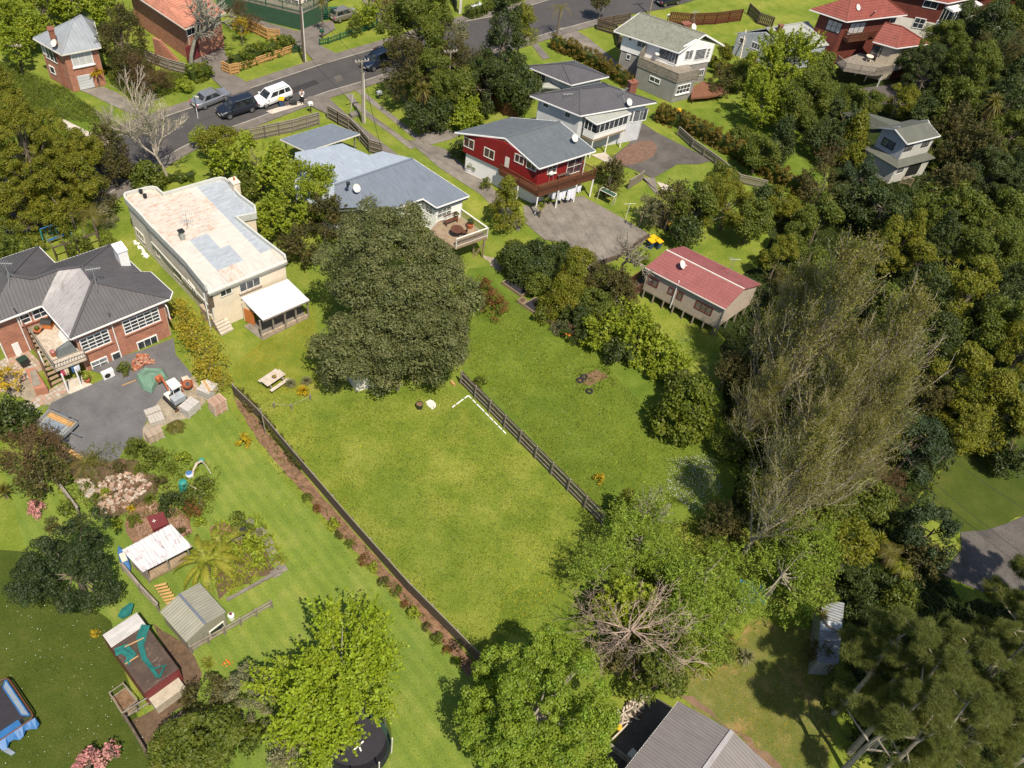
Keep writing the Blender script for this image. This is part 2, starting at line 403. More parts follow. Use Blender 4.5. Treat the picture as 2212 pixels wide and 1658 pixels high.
def axes(pts,n):
    """horizontal direction in the plane, and the way up it"""
    h=np.cross(V(0,0,1),n)
    if np.linalg.norm(h)<0.03:h=pts[1]-pts[0]
    h=unit(h);return h,unit(np.cross(n,h))
def surf(mb,pts,e,sp,mode,lift,n):
    """relief on a plane face: bands across direction e; lap boards / tiles or ribs"""
    h,up=axes(pts,n);a=[p@e for p in pts];lo,hi=min(a),max(a);k=math.floor(lo/sp)
    uv=lambda p:(p@h,p@up)
    while k*sp<hi:
        s0,s1=k*sp,(k+1)*sp
        if mode=='lap':segs=[(s0,s1,lift,0.0)]
        else:
            q=sp/4;segs=[(s0,s0+q,0,lift),(s0+q,s1-q,lift,lift),(s1-q,s1,lift,0)]if mode=='rib' else[(s0,s0+sp/2,0,lift),(s0+sp/2,s1,lift,0)]
        for x0,x1,l0,l1 in segs:
            c=clip(pts,e,x0,x1)
            if len(c)>=3:
                q=[]
                for p in c:
                    f=min(max((p@e-x0)/(x1-x0),0),1);q.append(p+n*(l0+(l1-l0)*f))
                mb.poly(q,[uv(p)for p in c])
                if mode=='lap':
                    ed=[i for i in range(len(c))if abs(c[i]@e-x0)<1e-6]
                    if len(ed)==2:
                        i,j=ed;A,B=c[i],c[j];mb.poly([A,B,B+n*lift,A+n*lift],[uv(A),uv(B),uv(B),uv(A)])
        k+=1
def slab(mb,pts,t,n=None):
    n=n if n is not None else pnormal(pts)
    h,up=axes(pts,n);uv=[(p@h,p@up)for p in pts]
    mb.poly(pts,uv);mb.poly([p-n*t for p in pts][::-1],uv[::-1])
    for i in range(len(pts)):
        a,b=pts[i],pts[(i+1)%len(pts)];mb.poly([b,a,a-n*t,b-n*t])
def inset(poly,d):
    """shrink a plan polygon by d"""
    ar=sum(poly[i][0]*poly[(i+1)%len(poly)][1]-poly[(i+1)%len(poly)][0]*poly[i][1]for i in range(len(poly)))
    s=1 if ar>0 else-1;out=[];n=len(poly)
    for i in range(n):
        p0,p1,p2=poly[i-1],poly[i],poly[(i+1)%n]
        d1=unit(V(p1[0]-p0[0],p1[1]-p0[1]));d2=unit(V(p2[0]-p1[0],p2[1]-p1[1]))
        n1=V(-d1[1],d1[0])*s;n2=V(-d2[1],d2[0])*s
        b=unit(n1+n2);c=max(b@n1,0.4);out.append((p1[0]+b[0]*d/c,p1[1]+b[1]*d/c))
    return out
def unitbox():
    if 'ub' not in _shared:_shared['ub']={}
    return _shared['ub']
_shared={}
def boxmesh(name,mat,dims):
    """shared box mesh, centred on x and y, standing on z = 0"""
    k=(name,mat,tuple(round(d,3)for d in dims))
    if k not in _shared:
        x,y,z=dims;_shared[k]=MB().box((-x/2,-y/2,0),(x/2,y/2,z)).mesh(name,MAT[mat])
    return _shared[k]

class Bld:
    """one building: everything in world metres, held by an Empty at its foot"""
    def __init__(s,name,label,cat,c,group=None):
        s.t=thing(name,label,cat,(c[0],c[1],0),0,group);s.o=(-c[0],-c[1],0);s.walls=[]
    def add(s,mb,name,mat,kind=None,label=None,parent=None,smooth=False):
        if parent is None:return mb.build(name,MAT[mat],s.t,s.o,kind=kind,label=label,smooth=smooth)
        return mb.build(name,MAT[mat],parent,(0,0,0),kind=kind,label=label,smooth=smooth)
    def roof(s,pts,mat,mode='rib',sp=0.3,lift=0.02,t=0.09,name='roof_slope',label=None):
        pts=[V(*p)for p in pts];n=pnormal(pts)
        if n[2]<0:pts=pts[::-1];n=-n
        cc_=sum(pts)/len(pts);dev=max(abs((p-cc_)@n)for p in pts);mb=MB();slab(mb,[p-n*(0.01+dev*1.15)for p in pts],t,n)
        h,up=axes(pts,n);surf(mb,pts,up if mode=='lap' else h,sp,mode,lift,n)
        return s.add(mb,name,mat,label=label)
    def wall(s,p0,p1,z0,tops,mat,boards=None,lift=0.04,inward=None,th=0.14):
        """tops: height, or list of (fraction, height)"""
        if not hasattr(tops,'__len__'):tops=[(0,tops),(1,tops)]
        p0=V(*p0[:2]);p1=V(*p1[:2]);d=p1-p0;nn=unit(V(d[1],-d[0]))
        if inward is not None and nn@(V(*inward[:2])-(p0+p1)/2)>0:nn=-nn
        n=V(nn[0],nn[1],0)
        pts=[V(p0[0],p0[1],z0),V(p1[0],p1[1],z0)]+[V(*(p0+d*f),z)for f,z in sorted(tops,reverse=True)]
        if pnormal(pts)@n<0:pts=pts[::-1]
        mb=MB();slab(mb,[p-n*0.004 for p in pts],th,n)
        if boards:surf(mb,pts,V(0,0,1),boards,'lap',lift,n)
        w=s.add(mb,'wall',mat);s.walls.append((p0,p1,n,w));return len(s.walls)-1
    def box_walls(s,poly,z0,z1,mat,boards=None):
        c=V(*poly).reshape(-1,2).mean(0)if False else np.mean(np.array(poly),0);r=[]
        ar=sum(poly[i][0]*poly[(i+1)%len(poly)][1]-poly[(i+1)%len(poly)][0]*poly[i][1]for i in range(len(poly)))
        P=poly if ar>0 else poly[::-1]
        ids={}
        for i in range(len(poly)):
            a,b=poly[i],poly[(i+1)%len(poly)]
            d=V(b[0]-a[0],b[1]-a[1]);out=V(d[1],-d[0])*(1 if ar>0 else-1);mid=(V(*a)+V(*b))/2
            r.append(s.wall(a,b,z0,z1,mat,boards,inward=mid-out))
        return r
    def onwall(s,i,p):
        p0,p1,n,w=s.walls[i];v=ray(*p);o=V(0,0,H);t=((V(p0[0],p0[1],0)-o)@n)/(v@n);q=o+v*t
        u=unit(V(p1[0]-p0[0],p1[1]-p0[1],0));return(q-V(p0[0],p0[1],0))@u,q[2],u,n,V(p0[0],p0[1],0)
    def rect(s,i,a,b):
        s0,z0,u,n,o=s.onwall(i,a);s1,z1,*_=s.onwall(i,b)
        return min(s0,s1),max(s0,s1),min(z0,z1),max(z0,z1),u,n,o
    def win(s,i,a,b,cols=2,rows=1,frame='white_paint',pane='glass',sill=None,fw=0.08,name='window',proud=0.05,size=None,label=None):
        s0,s1,z0,z1,u,n,o=s.rect(i,a,b)
        if size: # (width, height) about the centre
            cs,cz=(s0+s1)/2,(z0+z1)/2;s0,s1,z0,z1=cs-size[0]/2,cs+size[0]/2,cz-size[1]/2,cz+size[1]/2
        at=lambda x,z,q:o+u*x+n*q+V(0,0,z)
        def bx(mb,x0,x1,y0,y1,q0,q1):
            mb.hexa([at(x0,y0,q0),at(x1,y0,q0),at(x1,y0,q1),at(x0,y0,q1),at(x0,y1,q0),at(x1,y1,q0),at(x1,y1,q1),at(x0,y1,q1)])
        p=proud+0.025
        mb=MB();bx(mb,s0,s1,z0,z0+fw,0,p);bx(mb,s0,s1,z1-fw,z1,0,p);bx(mb,s0,s0+fw,z0+fw,z1-fw,0,p);bx(mb,s1-fw,s1,z0+fw,z1-fw,0,p)
        cw=(s1-s0-fw)/cols;rh=(z1-z0-fw)/rows;m=fw*0.6
        for c in range(1,cols):x=s0+fw/2+cw*c;bx(mb,x-m/2,x+m/2,z0+fw,z1-fw,0.0,p-0.004)
        for r in range(1,rows):y=z0+fw/2+rh*r;bx(mb,s0+fw,s1-fw,y-m/2,y+m/2,0.0,p-0.008)
        if sill:pass
        w=s.add(mb,name,frame,label=label)
        for c in range(cols):
            for r in range(rows):
                q=MB();x0=s0+fw/2+cw*c;y0=z0+fw/2+rh*r
                bx(q,x0+m/2,x0+cw-m/2,y0+m/2,y0+rh-m/2,0.0,0.035);s.add(q,'pane',pane,parent=w)
        if sill:
            q=MB();bx(q,s0-0.08,s1+0.08,z0-0.13,z0-0.002,0,p+0.07);s.add(q,'window_sill',sill)
        return w
    def panel(s,i,a,b,mat,name='door',proud=0.05,label=None,grooves=0,handle=False):
        s0,s1,z0,z1,u,n,o=s.rect(i,a,b);at=lambda x,z,q:o+u*x+n*q+V(0,0,z);mb=MB()
        def bx(x0,x1,y0,y1,q0,q1,mb=mb):mb.hexa([at(x0,y0,q0),at(x1,y0,q0),at(x1,y0,q1),at(x0,y0,q1),at(x0,y1,q0),at(x1,y1,q0),at(x1,y1,q1),at(x0,y1,q1)])
        bx(s0,s1,z0,z1,0,proud)
        for g in range(grooves):
            y=z0+(z1-z0)*(g+0.5)/grooves;bx(s0+0.05,s1-0.05,y-(z1-z0)/grooves*0.38,y+(z1-z0)/grooves*0.38,proud,proud+0.02)
        d=s.add(mb,name,mat,label=label)
        if handle:
            q=MB();bx(s1-0.16,s1-0.1,(z0+z1)/2-0.05,(z0+z1)/2+0.05,proud,proud+0.07,q);s.add(q,'handle','steel',parent=d)
        return d
    def bar(s,a,b,w,mat,name,h=None,label=None,parent=None):return s.add(MB().bar(a,b,w,h),name,mat,label=label,parent=parent)
    def gutters(s,pts,mat='white_paint',w=0.13,name='gutter'):
        for a,b in zip(pts[:-1],pts[1:]):
            a,b=V(*a),V(*b);s.bar(a-V(0,0,0.08),b-V(0,0,0.08),w,mat,name)
    def ridge(s,a,b,mat,w=0.22):s.bar(V(*a)+V(0,0,0.035),V(*b)+V(0,0,0.035),w,mat,'ridge_cap',0.07)
    def pipe(s,a,b,mat='white_paint',r=0.05):s.add(MB().tube([a,b],r,6),'downpipe',mat)
    def chimney(s,px,z0,z1,w,d,mat,rz=0.8,pots=0,cap=None):
        c=G(*px,z1);mb=MB();mb.box((c[0]-w/2,c[1]-d/2,z0),(c[0]+w/2,c[1]+d/2,z1),rz)
        ch=s.add(mb,'chimney',mat);q=MB().box((c[0]-w/2-.06,c[1]-d/2-.06,z1+.003),(c[0]+w/2+.06,c[1]+d/2+.06,z1+0.12),rz);s.add(q,'chimney_cap',cap or mat,parent=ch)
        for k in range(pots):
            x=c[0]+(k-(pots-1)/2)*0.35;s.add(MB().lathe([(0.09,0),(0.11,0.1),(0.08,0.3)],8,(x,c[1],z1+.12)),'chimney_pot','terracotta',parent=ch)
    def rail(s,pts,z,h,mat,sp=0.13,name='railing',top=0.09,bal=0.035,solid=False,balmat=None):
        """railing of top and bottom rails, posts and balusters along xy points"""
        for a,b in zip(pts[:-1],pts[1:]):
            a=V(a[0],a[1],z);b=V(b[0],b[1],z);L=np.linalg.norm(b-a);u=(b-a)/L
            r=s.add(MB().bar(a+V(0,0,h),b+V(0,0,h),top,0.05),name,mat)
            s.add(MB().bar(a+V(0,0,0.1),b+V(0,0,0.1),0.05),'bottom_rail',mat,parent=r)
            n=max(int(L/sp),1);rz=math.atan2(u[1],u[0])
            if solid:
                s.add(MB().bar(a+V(0,0,h/2),b+V(0,0,h/2),0.04,h-0.1),'infill_panel',balmat or mat,parent=r)
            else:
                me=boxmesh('baluster',balmat or mat,(bal,bal,h-0.13))
                for k in range(n+1):
                    p=a+u*(L*k/n);obj('baluster',me,r,(p[0],p[1],z+0.11),(0,0,rz))
            m=max(int(L/1.9),1);me=boxmesh('post',mat,(0.09,0.09,h+0.2))
            for k in range(m+1):
                p=a+u*(L*k/m);obj('post',me,r,(p[0],p[1],z-0.18),(0,0,rz))
    def deck(s,poly,z,mat='deck_wood',sp=0.16,dirv=None,name='deck_board',maxn=120):
        """boards laid side by side over a convex plan polygon"""
        pts=[V(p[0],p[1],z)for p in poly];e=unit(V(*dirv,0))if dirv is not None else unit(pts[1]-pts[0]);n=V(0,0,1)
        f=np.cross(n,e);a=[p@f for p in pts];x=min(a);c=0
        while x<max(a)and c<maxn:
            q=clip(pts,f,x+0.006,min(x+sp-0.006,max(a)))
            if len(q)>=3:
                mb=MB();slab(mb,q,0.04,n if pnormal(q)[2]>0 else None)
                s.add(mb,name,mat);c+=1
            x+=sp
        fr=MB()
        for i in range(len(pts)):
            p,q=pts[i],pts[(i+1)%len(pts)];fr.bar(p-V(0,0,0.15),q-V(0,0,0.15),0.06,0.2)
        s.add(fr,'deck_frame',mat)
    def posts(s,px,z1,mat,w=0.11,z0=0.0,name='post'):
        for p in px:
            g=G(*p);s.add(MB().box((g[0]-w/2,g[1]-w/2,z0),(g[0]+w/2,g[1]+w/2,z1),0.8),name,mat)
    def dish(s,px,z,face=(0.55,-0.8),r=0.33,mat='offwhite',pole=0.5):
        b=G(*px,z);d=thing('satellite_dish',None,None);return b

def pt(px,z):g=G(*px,z);return(g[0],g[1],z)
def dish(px,z,label,face=(0.6,-0.75),r=0.36,pole=0.45):
    """satellite dish standing on a roof"""
    b=G(*px,z);t=thing('satellite_dish',label,'satellite dish',(b[0],b[1],z),math.atan2(face[1],face[0]),'satellite dishes on the roofs')
    MB().tube([(0,0,-0.05),(0,0,pole)],0.03,6).build('mast',MAT['dull_metal'],t)
    mb=MB();prof=[(0.0,0.0),(0.4,0.02),(0.75,0.07),(1.0,0.13)];n=14;base=len(mb.v);tilt=math.radians(40)
    for q,(rr,dd)in enumerate(prof):
        for k in range(n):
            a=2*math.pi*k/n;y,z_,x=rr*r*math.cos(a),rr*r*1.15*math.sin(a),dd
            X=x*math.cos(tilt)-z_*math.sin(tilt);Z=x*math.sin(tilt)+z_*math.cos(tilt);mb.v.append((X+0.02,y,Z+pole+0.12))
    for q in range(3):
        for k in range(n):a=q*n+k;b2=q*n+(k+1)%n;mb.f.append([a,b2,b2+n,a+n]);mb.uv.append([(0,0)]*4)
    mb.build('reflector',MAT['offwhite'],t,smooth=True)
    MB().tube([(0.05,0,pole-0.1),(0.45,0,pole+0.28)],0.018,5).box((0.42,-0.04,pole+0.24),(0.54,0.04,pole+0.32)).build('feed_arm',MAT['offwhite'],t)
    return t
def antenna(px,z,label,h=1.6,rz=0.5,braces=True,n=7):
    b=G(*px,z);t=thing('tv_antenna',label,'antenna',(b[0],b[1],z),rz,'television antennas on the roofs')
    mb=MB().tube([(0,0,-0.05),(0,0,h)],0.025,5)
    if braces:
        for a in(0.4,2.5,4.6):mb.tube([(0,0,h*0.55),(0.55*math.cos(a),0.55*math.sin(a),-0.05)],0.014,4)
    mb.build('mast',MAT['dull_metal'],t)
    mb=MB().tube([(-0.5,0,h),(0.6,0,h)],0.018,4)
    for k in range(n):x=-0.45+k;mb.tube([(-0.45+k*0.16,-0.38+k*0.03,h),(-0.45+k*0.16,0.38-k*0.03,h)],0.012,4)
    mb.build('aerial',MAT['dull_metal'],t);return t

def fence(name,label,pts,h=1.7,mat='fence_brown',sp=0.16,w=None,rails='side',pw=2.4,group=None,cap=True,railmat=None,railside=1,flip=False,postmat=None,z=0.0,ht=None,capw=.13):
    """paling fence along survey points: posts, rails and every paling"""
    P=[G(*p,z)for p in pts];c=P[0];t=thing(name,label,'fence',(c[0],c[1],z),0,group);rng=random.Random(len(pts)*7+int(c[0]*10))
    w=w or sp*0.88;count=0;rest=MB()
    if flip:railside=-1
    for a,b in zip(P[:-1],P[1:]):
        d=b-a;L=np.linalg.norm(d);u=d/L;n=V(u[1],-u[0],0)*railside;rz=math.atan2(u[1],u[0]);o=a-c
        npost=max(int(round(L/pw)),1);me=boxmesh('post',postmat or railmat or mat,(0.11,0.11,h+0.05))
        for k in range(npost+1):
            p=o+u*(L*k/npost)+n*0.075;obj('post',me,t,(p[0],p[1],0),(0,0,rz))
        for zz in((0.3,h*0.5,h-0.22)if h>1.2 else(0.25,h-0.2)):
            q=o+n*0.045;MB().bar(q+V(0,0,zz),q+u*L+V(0,0,zz),0.05,0.09).build('rail',MAT[railmat or mat],t)
        if cap:
            MB().bar(o+V(0,0,h+0.02),o+u*L+V(0,0,h+0.02),capw,0.035).build('capping',MAT[railmat or mat],t)
        m=max(int(L/sp),1);ms=[boxmesh('paling',mat,(w,0.022,h-0.03*j))for j in range(3)]
        for k in range(m):
            p=o+u*(sp*(k+0.5)*L/(m*sp))
            if count<295:obj('paling',ms[rng.randrange(3)],t,(p[0]-n[0]*rng.uniform(0,.006),p[1]-n[1]*rng.uniform(0,.006),0.02),(0,0,rz+rng.uniform(-.01,.01)))
            else:rest.box((p[0]-w/2,p[1]-0.011,0.02),(p[0]+w/2,p[1]+0.011,h),rz)
            count+=1
    if rest.v:rest.build('paling_run',MAT[mat],t,kind='stuff')
    return t

def sheet(name,pts,mat,z,ptsxy=False,thick=0.0):
    """a flat piece of ground from survey points"""
    P=[G(*p)if not ptsxy else V(p[0],p[1],0)for p in pts];mb=MB();q=[V(p[0],p[1],z)for p in P]
    if pnormal(q)[2]<0:q=q[::-1]
    mb.poly(q,[(p[0],p[1])for p in q])
    if thick:
        for i in range(len(q)):a,b=q[i],q[(i+1)%len(q)];mb.poly([b,a,a-V(0,0,thick),b-V(0,0,thick)])
    o=mb.build(name,MAT[mat]);o['kind']='structure';return o
def wobble(pts,amp=0.25,step=1.0,seed=1):
    """break the edges of a plan polygon up so that planted ground has no ruler edges; returns xy"""
    r=random.Random(seed);P=[G(*p)for p in pts];out=[]
    for a,b in zip(P,P[1:]+P[:1]):
        L=np.linalg.norm(b-a);n=max(int(L/step),1);d=(b-a);u=unit(V(-d[1],d[0],0))
        for k in range(n):out.append(a+d*k/n+u*(r.uniform(-amp,amp)if k else r.uniform(-amp,amp)*0.3))
    return[(p[0],p[1])for p in out]
def patch(name,pts,mat,z,amp=0.25,step=0.9,seed=1):return sheet(name,wobble(pts,amp,step,seed),mat,z,True)

def L2_(a,b,f):return(a[0]+(b[0]-a[0])*f,a[1]+(b[1]-a[1])*f)
# ================================================================ GROUND
sheet('ground',[(-400,2400),(2700,2400),(4200,-700),(-2200,-700)],'grass',-0.03)
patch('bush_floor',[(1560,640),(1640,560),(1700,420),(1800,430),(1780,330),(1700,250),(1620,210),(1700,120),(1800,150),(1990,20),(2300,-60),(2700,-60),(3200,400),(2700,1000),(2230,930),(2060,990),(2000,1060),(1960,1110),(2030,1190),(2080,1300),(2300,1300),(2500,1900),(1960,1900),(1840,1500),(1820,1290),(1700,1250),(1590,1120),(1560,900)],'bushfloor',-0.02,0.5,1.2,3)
patch('lawn',[(500,830),(690,640),(985,790),(1300,1120),(1250,1250),(1190,1400),(1040,1440),(900,1290),(640,980)],'grass',-0.012,0.02,2,4)
patch('lawn',[(1010,580),(1110,570),(1250,690),(1430,790),(1560,900),(1600,1010),(1570,1120),(1320,1140),(1000,800)],'lush',-0.008,0.1,2,5)
patch('mown_lawn',[(380,850),(480,860),(620,1050),(820,1260),(1000,1450),(1150,1640),(1150,1900),(340,1900),(330,1640),(300,1480),(240,1340),(60,1190),(0,1000),(200,960)],'mown',-0.004,0.1,2,6)
patch('shaded_lawn',[(-200,1180),(60,1190),(240,1340),(330,1640),(330,1900),(-400,1900)],'lawn_shade',-0.008,0.2,2,7)
patch('shaded_lawn',[(1960,1100),(2080,1150),(2135,1143),(2230,1110),(2500,1000),(2500,900),(2150,930),(2050,990)],'lawn_shade',-0.008,0.2,1.4,8)
patch('dry_lawn',[(1480,1450),(1640,1330),(1800,1380),(1800,1600),(1780,1900),(1500,1900)],'dry',-0.006,0.4,1.2,9)
patch('dry_lawn',[(490,780),(600,700),(690,640),(690,860),(620,870),(510,860)],'dry',-0.004,0.3,1.0,10).data.materials[0]=MAT['grass']
patch('verge',[(1410,240),(1600,230),(1770,330),(1800,460),(1650,420),(1480,300)],'lush',-0.014,0.2,1.5,11)
patch('green_bank',[(0,130),(150,200),(300,300),(270,340),(0,420),(-200,300)],'lush',-0.010,0.3,1.5,12)
# road: upper and lower kerb lines
UP=[(-300,470),(-60,392),(90,365),(210,318),(300,275),(382,245),(470,216),(557,187),(691,142),(830,101),(987,51),(1058,38),(1150,12),(1260,-22),(1400,-60),(1700,-130)]
LO=[(1750,-55),(1500,0),(1440,18),(1360,31),(1290,42),(1215,62),(1142,84),(1040,116),(930,140),(823,162),(775,178),(709,197),(640,222),(557,254),(470,285),(428,300),(380,325),(300,375),(200,440),(60,500),(-300,560)]
sheet('road',UP+LO,'asphalt',0.02)
def strip(name,line,w,mat,z,thick=0.0,side=1):
    P=[G(*p)for p in line];L=[];R=[]
    for i,p in enumerate(P):
        d=unit(P[min(i+1,len(P)-1)]-P[max(i-1,0)]);n=V(-d[1],d[0],0)*side;L.append(p);R.append(p+n*w)
    return sheet(name,[(p[0],p[1])for p in L]+[(p[0],p[1])for p in R[::-1]],mat,z,True,thick)
strip('kerb',UP[3:],0.16,'kerb',0.10,0.12,1)
strip('kerb',LO[3:19],0.16,'kerb',0.10,0.12,1)
strip('footpath',UP[3:],1.5,'path',0.085,0.12,1)
strip('footpath',LO[3:19],1.3,'path',0.085,0.12,1)
sheet('footpath',[T(0,0,530,1010),T(0,0,790,1140),T(0,0,960,1190),T(0,0,930,1260),T(0,0,700,1220),T(0,0,560,1090)],'pale_concrete',0.03)
# driveways
def drive(pts,mat='path',z=0.11,name='driveway'):return sheet(name,pts,mat,z)
drive([T(0,1,400,440),T(0,1,480,400),T(0,1,530,390),T(0,1,690,470),T(0,1,700,505),T(0,1,550,555),T(0,1,490,535)])
drive([T(0,1,-60,150),T(0,1,60,190),T(0,1,340,270),T(0,1,540,190),T(0,1,640,180),T(0,1,660,250),T(0,1,540,320),T(0,1,520,390),T(0,1,400,450),T(0,1,300,360),T(0,1,200,320),T(0,1,60,240),T(0,1,-80,210)],z=0.106)
drive([T(0,1,860,-60),T(0,1,960,-60),T(0,1,1010,60),T(0,1,1180,180),T(0,1,1160,290),T(0,1,1030,190),T(0,1,920,60)],'path')
drive([T(0,0,1830,690),T(0,0,2000,640),T(0,0,2130,720),T(0,0,2140,770),T(0,0,1960,830),T(0,0,1900,760)])
drive([T(0,0,1600,500),T(0,0,1900,400),T(0,0,1980,560),T(0,0,1980,650),T(0,0,1830,690),T(0,0,1700,560)],z=0.102)
drive([T(0,0,680,770),T(0,0,880,740),T(0,0,1000,790),T(0,0,1190,910),T(0,0,1110,970),T(0,0,900,870),T(0,0,760,800)],'concrete',0.03)
drive([T(0,1,430,830),T(0,1,580,815),T(0,1,700,930),T(0,1,880,1080),T(0,1,1190,1320),T(0,1,1060,1330),T(0,1,860,1170),T(0,1,610,985),T(0,1,400,885)])
for line in([(745,203),(762,226),(800,258),(850,294),(886,322)],[(762,190),(808,229),(850,262),(905,308)]):
    strip('wheel_track',line,0.75,'concrete',0.012,0,1)
drive([T(0,1,1270,1190),T(0,1,1350,1200),T(0,1,1600,1270),T(0,1,1780,1430),T(0,1,1980,1570),T(0,1,1980,1658),T(0,1,1900,1658),T(0,1,1560,1440)],'concrete',0.016)
drive([T(0,1,1340,1160),T(0,1,1590,1090),T(0,1,1730,1150),T(0,1,1640,1190),T(0,1,1450,1240)],'concrete',0.020)
drive([(1033,415),(1056,396),(1085,430),(1130,480),(1120,500)],'concrete',0.02)
drive([T(0,1,70,955),T(0,1,160,925),T(0,1,380,880),T(0,1,400,895),T(0,1,120,978)],'pale_concrete',0.114,'bin_pad')
drive([T(0,2,370,235),T(0,2,480,235),T(0,2,640,340),T(0,2,870,530),T(0,2,1000,650),T(0,2,900,672),T(0,2,640,480),T(0,2,400,330)],'concrete',0.03)
drive([T(0,2,80,310),T(0,2,130,310),T(0,2,290,490),T(0,2,230,510)],'path',0.03)
drive([T(0,2,1080,1050),T(0,2,1200,1130),T(0,2,1680,1370),T(0,2,1560,1400),T(0,2,1380,1400),T(0,2,1240,1480),T(0,2,1170,1520),T(0,2,990,1440),T(0,2,850,1400),T(0,2,830,1330),T(0,2,960,1230)],'dark_concrete',0.03)
drive([T(0,2,830,1390),T(0,2,860,1320),T(0,2,950,1245),T(0,2,1080,1200),T(0,2,1170,1200),T(0,2,1205,1260),T(0,2,1180,1330),T(0,2,1080,1385),T(0,2,950,1410)],'red_scoria',0.036,'scoria_bed')
drive([T(0,2,640,1320),T(0,2,760,1300),T(0,2,880,1400),T(0,2,800,1400)],'pale_concrete',0.033,'path_slab')
drive([T(0,2,1000,1465),T(0,2,1080,1510),T(0,2,1185,1520),T(0,2,1215,1640),T(1,2,1250,110),T(1,2,1190,100),T(1,2,1060,-60)],'concrete',0.04,'ramp_slab')
drive([T(0,2,1200,1550),T(0,2,1290,1575),T(0,2,1355,1635),T(0,2,1250,1625)],'pale_concrete',0.034,'paved_corner')
drive([T(1,2,60,200),T(1,2,190,190),T(1,2,560,115),T(1,2,700,190),T(1,2,880,290),T(1,2,1150,450),T(1,2,1080,520),T(1,2,860,660),T(1,2,630,750),T(1,2,430,520),T(1,2,240,490),T(1,2,80,350)],'concrete',0.03,'patio')
drive([T(0,3,720,760),T(0,3,900,740),T(0,3,1150,712),T(0,3,1300,800),T(0,3,1400,860),T(0,3,1180,900),T(0,3,980,885),T(0,3,850,840)],'dark_concrete',0.03)
drive([T(2,3,1540,1620),T(2,3,1670,1480),T(2,3,1660,1330),T(2,3,1880,1310),T(2,3,2040,1260),T(2,3,2202,1190),T(2,3,2600,1000),T(2,3,2700,1700),T(2,3,2400,1820),T(2,3,1850,1840),T(2,3,1500,1690)],'dark_concrete',0.03)
# brick house yard
sheet('asphalt_yard',[T(2,0,440,225),T(2,0,600,145),T(2,0,880,25),T(2,0,900,-10),T(1,0,760,1600),T(1,0,1000,1500),T(1,0,1250,1420),T(1,0,1480,1330),T(1,0,1500,1470),T(1,0,1640,1640),T(2,0,1560,180),T(2,0,1330,260),T(2,0,1240,400),T(2,0,1210,540),T(2,0,1060,620),T(2,0,1000,720),T(2,0,880,730),T(2,0,700,700),T(2,0,560,560),T(2,0,380,540),T(2,0,390,300)],'yard_asphalt',0.02)
patch('gravel_yard',[T(2,0,1330,240),T(2,0,1500,60),T(2,0,1660,0),T(2,0,1760,220),T(2,0,1590,360),T(2,0,1420,410),T(2,0,1240,560),T(2,0,1220,440)],'gravel',0.026,0.12,0.6,21)
patch('paved_area',[T(1,0,-50,1560),T(1,0,160,1560),T(1,0,260,1600),T(2,0,250,0),T(2,0,440,130),T(2,0,540,100),T(2,0,610,150),T(2,0,470,250),T(2,0,300,230),T(2,0,-50,100)],'gravel',0.012,0.1,0.6,22)
sheet('porch_slab',[T(2,0,560,60),T(2,0,700,-10),T(2,0,760,60),T(2,0,790,68),T(2,0,600,152)],'pale_concrete',0.06,thick=0.06)
# beds and bare soil
patch('mulch_bed',[(503,858),(520,868),(560,908),(600,960),(680,1052),(760,1145),(850,1244),(940,1330),(1035,1440),(1010,1462),(990,1430),(905,1335),(810,1235),(740,1160),(655,1062),(590,992),(540,925)],'mulch',0.008,0.08,0.6,23)
patch('soil_patch',[T(2,0,1090,1190),T(2,0,1210,1060),T(2,0,1500,1120),T(2,0,1620,1200),T(2,0,1640,1330),T(2,0,1500,1400),T(2,0,1250,1500),T(2,0,1120,1400)],'mulch',0.008,0.3,0.7,24)
patch('rubble_ground',[T(2,0,580,600),T(2,0,700,720),T(2,0,900,700),T(2,0,1100,700),T(2,0,1340,850),T(2,0,1350,1000),T(2,0,1100,1150),T(2,0,900,1210),T(2,0,800,1080),T(2,0,640,880)],'soil',0.006,0.3,0.7,25)
patch('soil_patch',[T(2,0,1790,1290),T(2,0,1900,1240),T(2,0,2060,1290),T(2,0,2050,1400),T(2,0,1900,1450),T(2,0,1800,1380)],'mulch',0.012,0.15,0.5,26)
patch('garden_soil',[T(2,0,1950,1420),T(2,0,2180,1340),T(2,1,60,1500),T(2,1,150,1658),T(3,0,2000,130),T(3,0,1850,240),T(3,0,1800,60)],'soil',0.010,0.15,0.6,27)
patch('dirt_yard',[T(3,0,1290,440),T(3,0,1560,620),T(3,0,1640,720),T(3,0,1700,860),T(3,0,1660,1060),T(3,0,1440,1200),T(3,0,1380,1400),T(3,0,1260,1560),T(3,0,1080,1270),T(3,0,1280,1180),T(3,0,1560,960),T(3,0,1400,700)],'soil',0.008,0.1,0.7,28)
patch('soil_patch',[(1245,815),(1290,797),(1315,815),(1285,828),(1262,830)],'mulch',0.006,0.2,0.4,29)
patch('soil_patch',[T(1,1,1920,620),T(1,1,2020,640),T(1,1,2120,740),T(1,1,2050,760)],'gravel',0.0,0.2,0.5,30)
patch('orange_soil',[T(3,2,1370,1030),T(3,2,1500,1050),T(3,2,1700,1240),T(3,2,1900,1360),T(3,2,2250,1658),T(3,2,2250,1720),T(3,2,2100,1658),T(3,2,1800,1340),T(3,2,1480,1130)],'brown_gravel',0.004,0.3,0.6,31)
sheet('concrete_pad',[T(3,2,760,1560),T(3,2,1090,1050),T(3,2,1200,1080),T(3,2,1340,1160),T(3,2,950,1700),T(3,2,800,1800)],'dark_concrete',0.012)  # its dark colour carries the shade cast by the brown roofed house
patch('yellow_meadow',[(1080,1290),(1200,1250),(1250,1330),(1180,1390),(1070,1360)],'lush',-0.002,0.3,0.8,33)
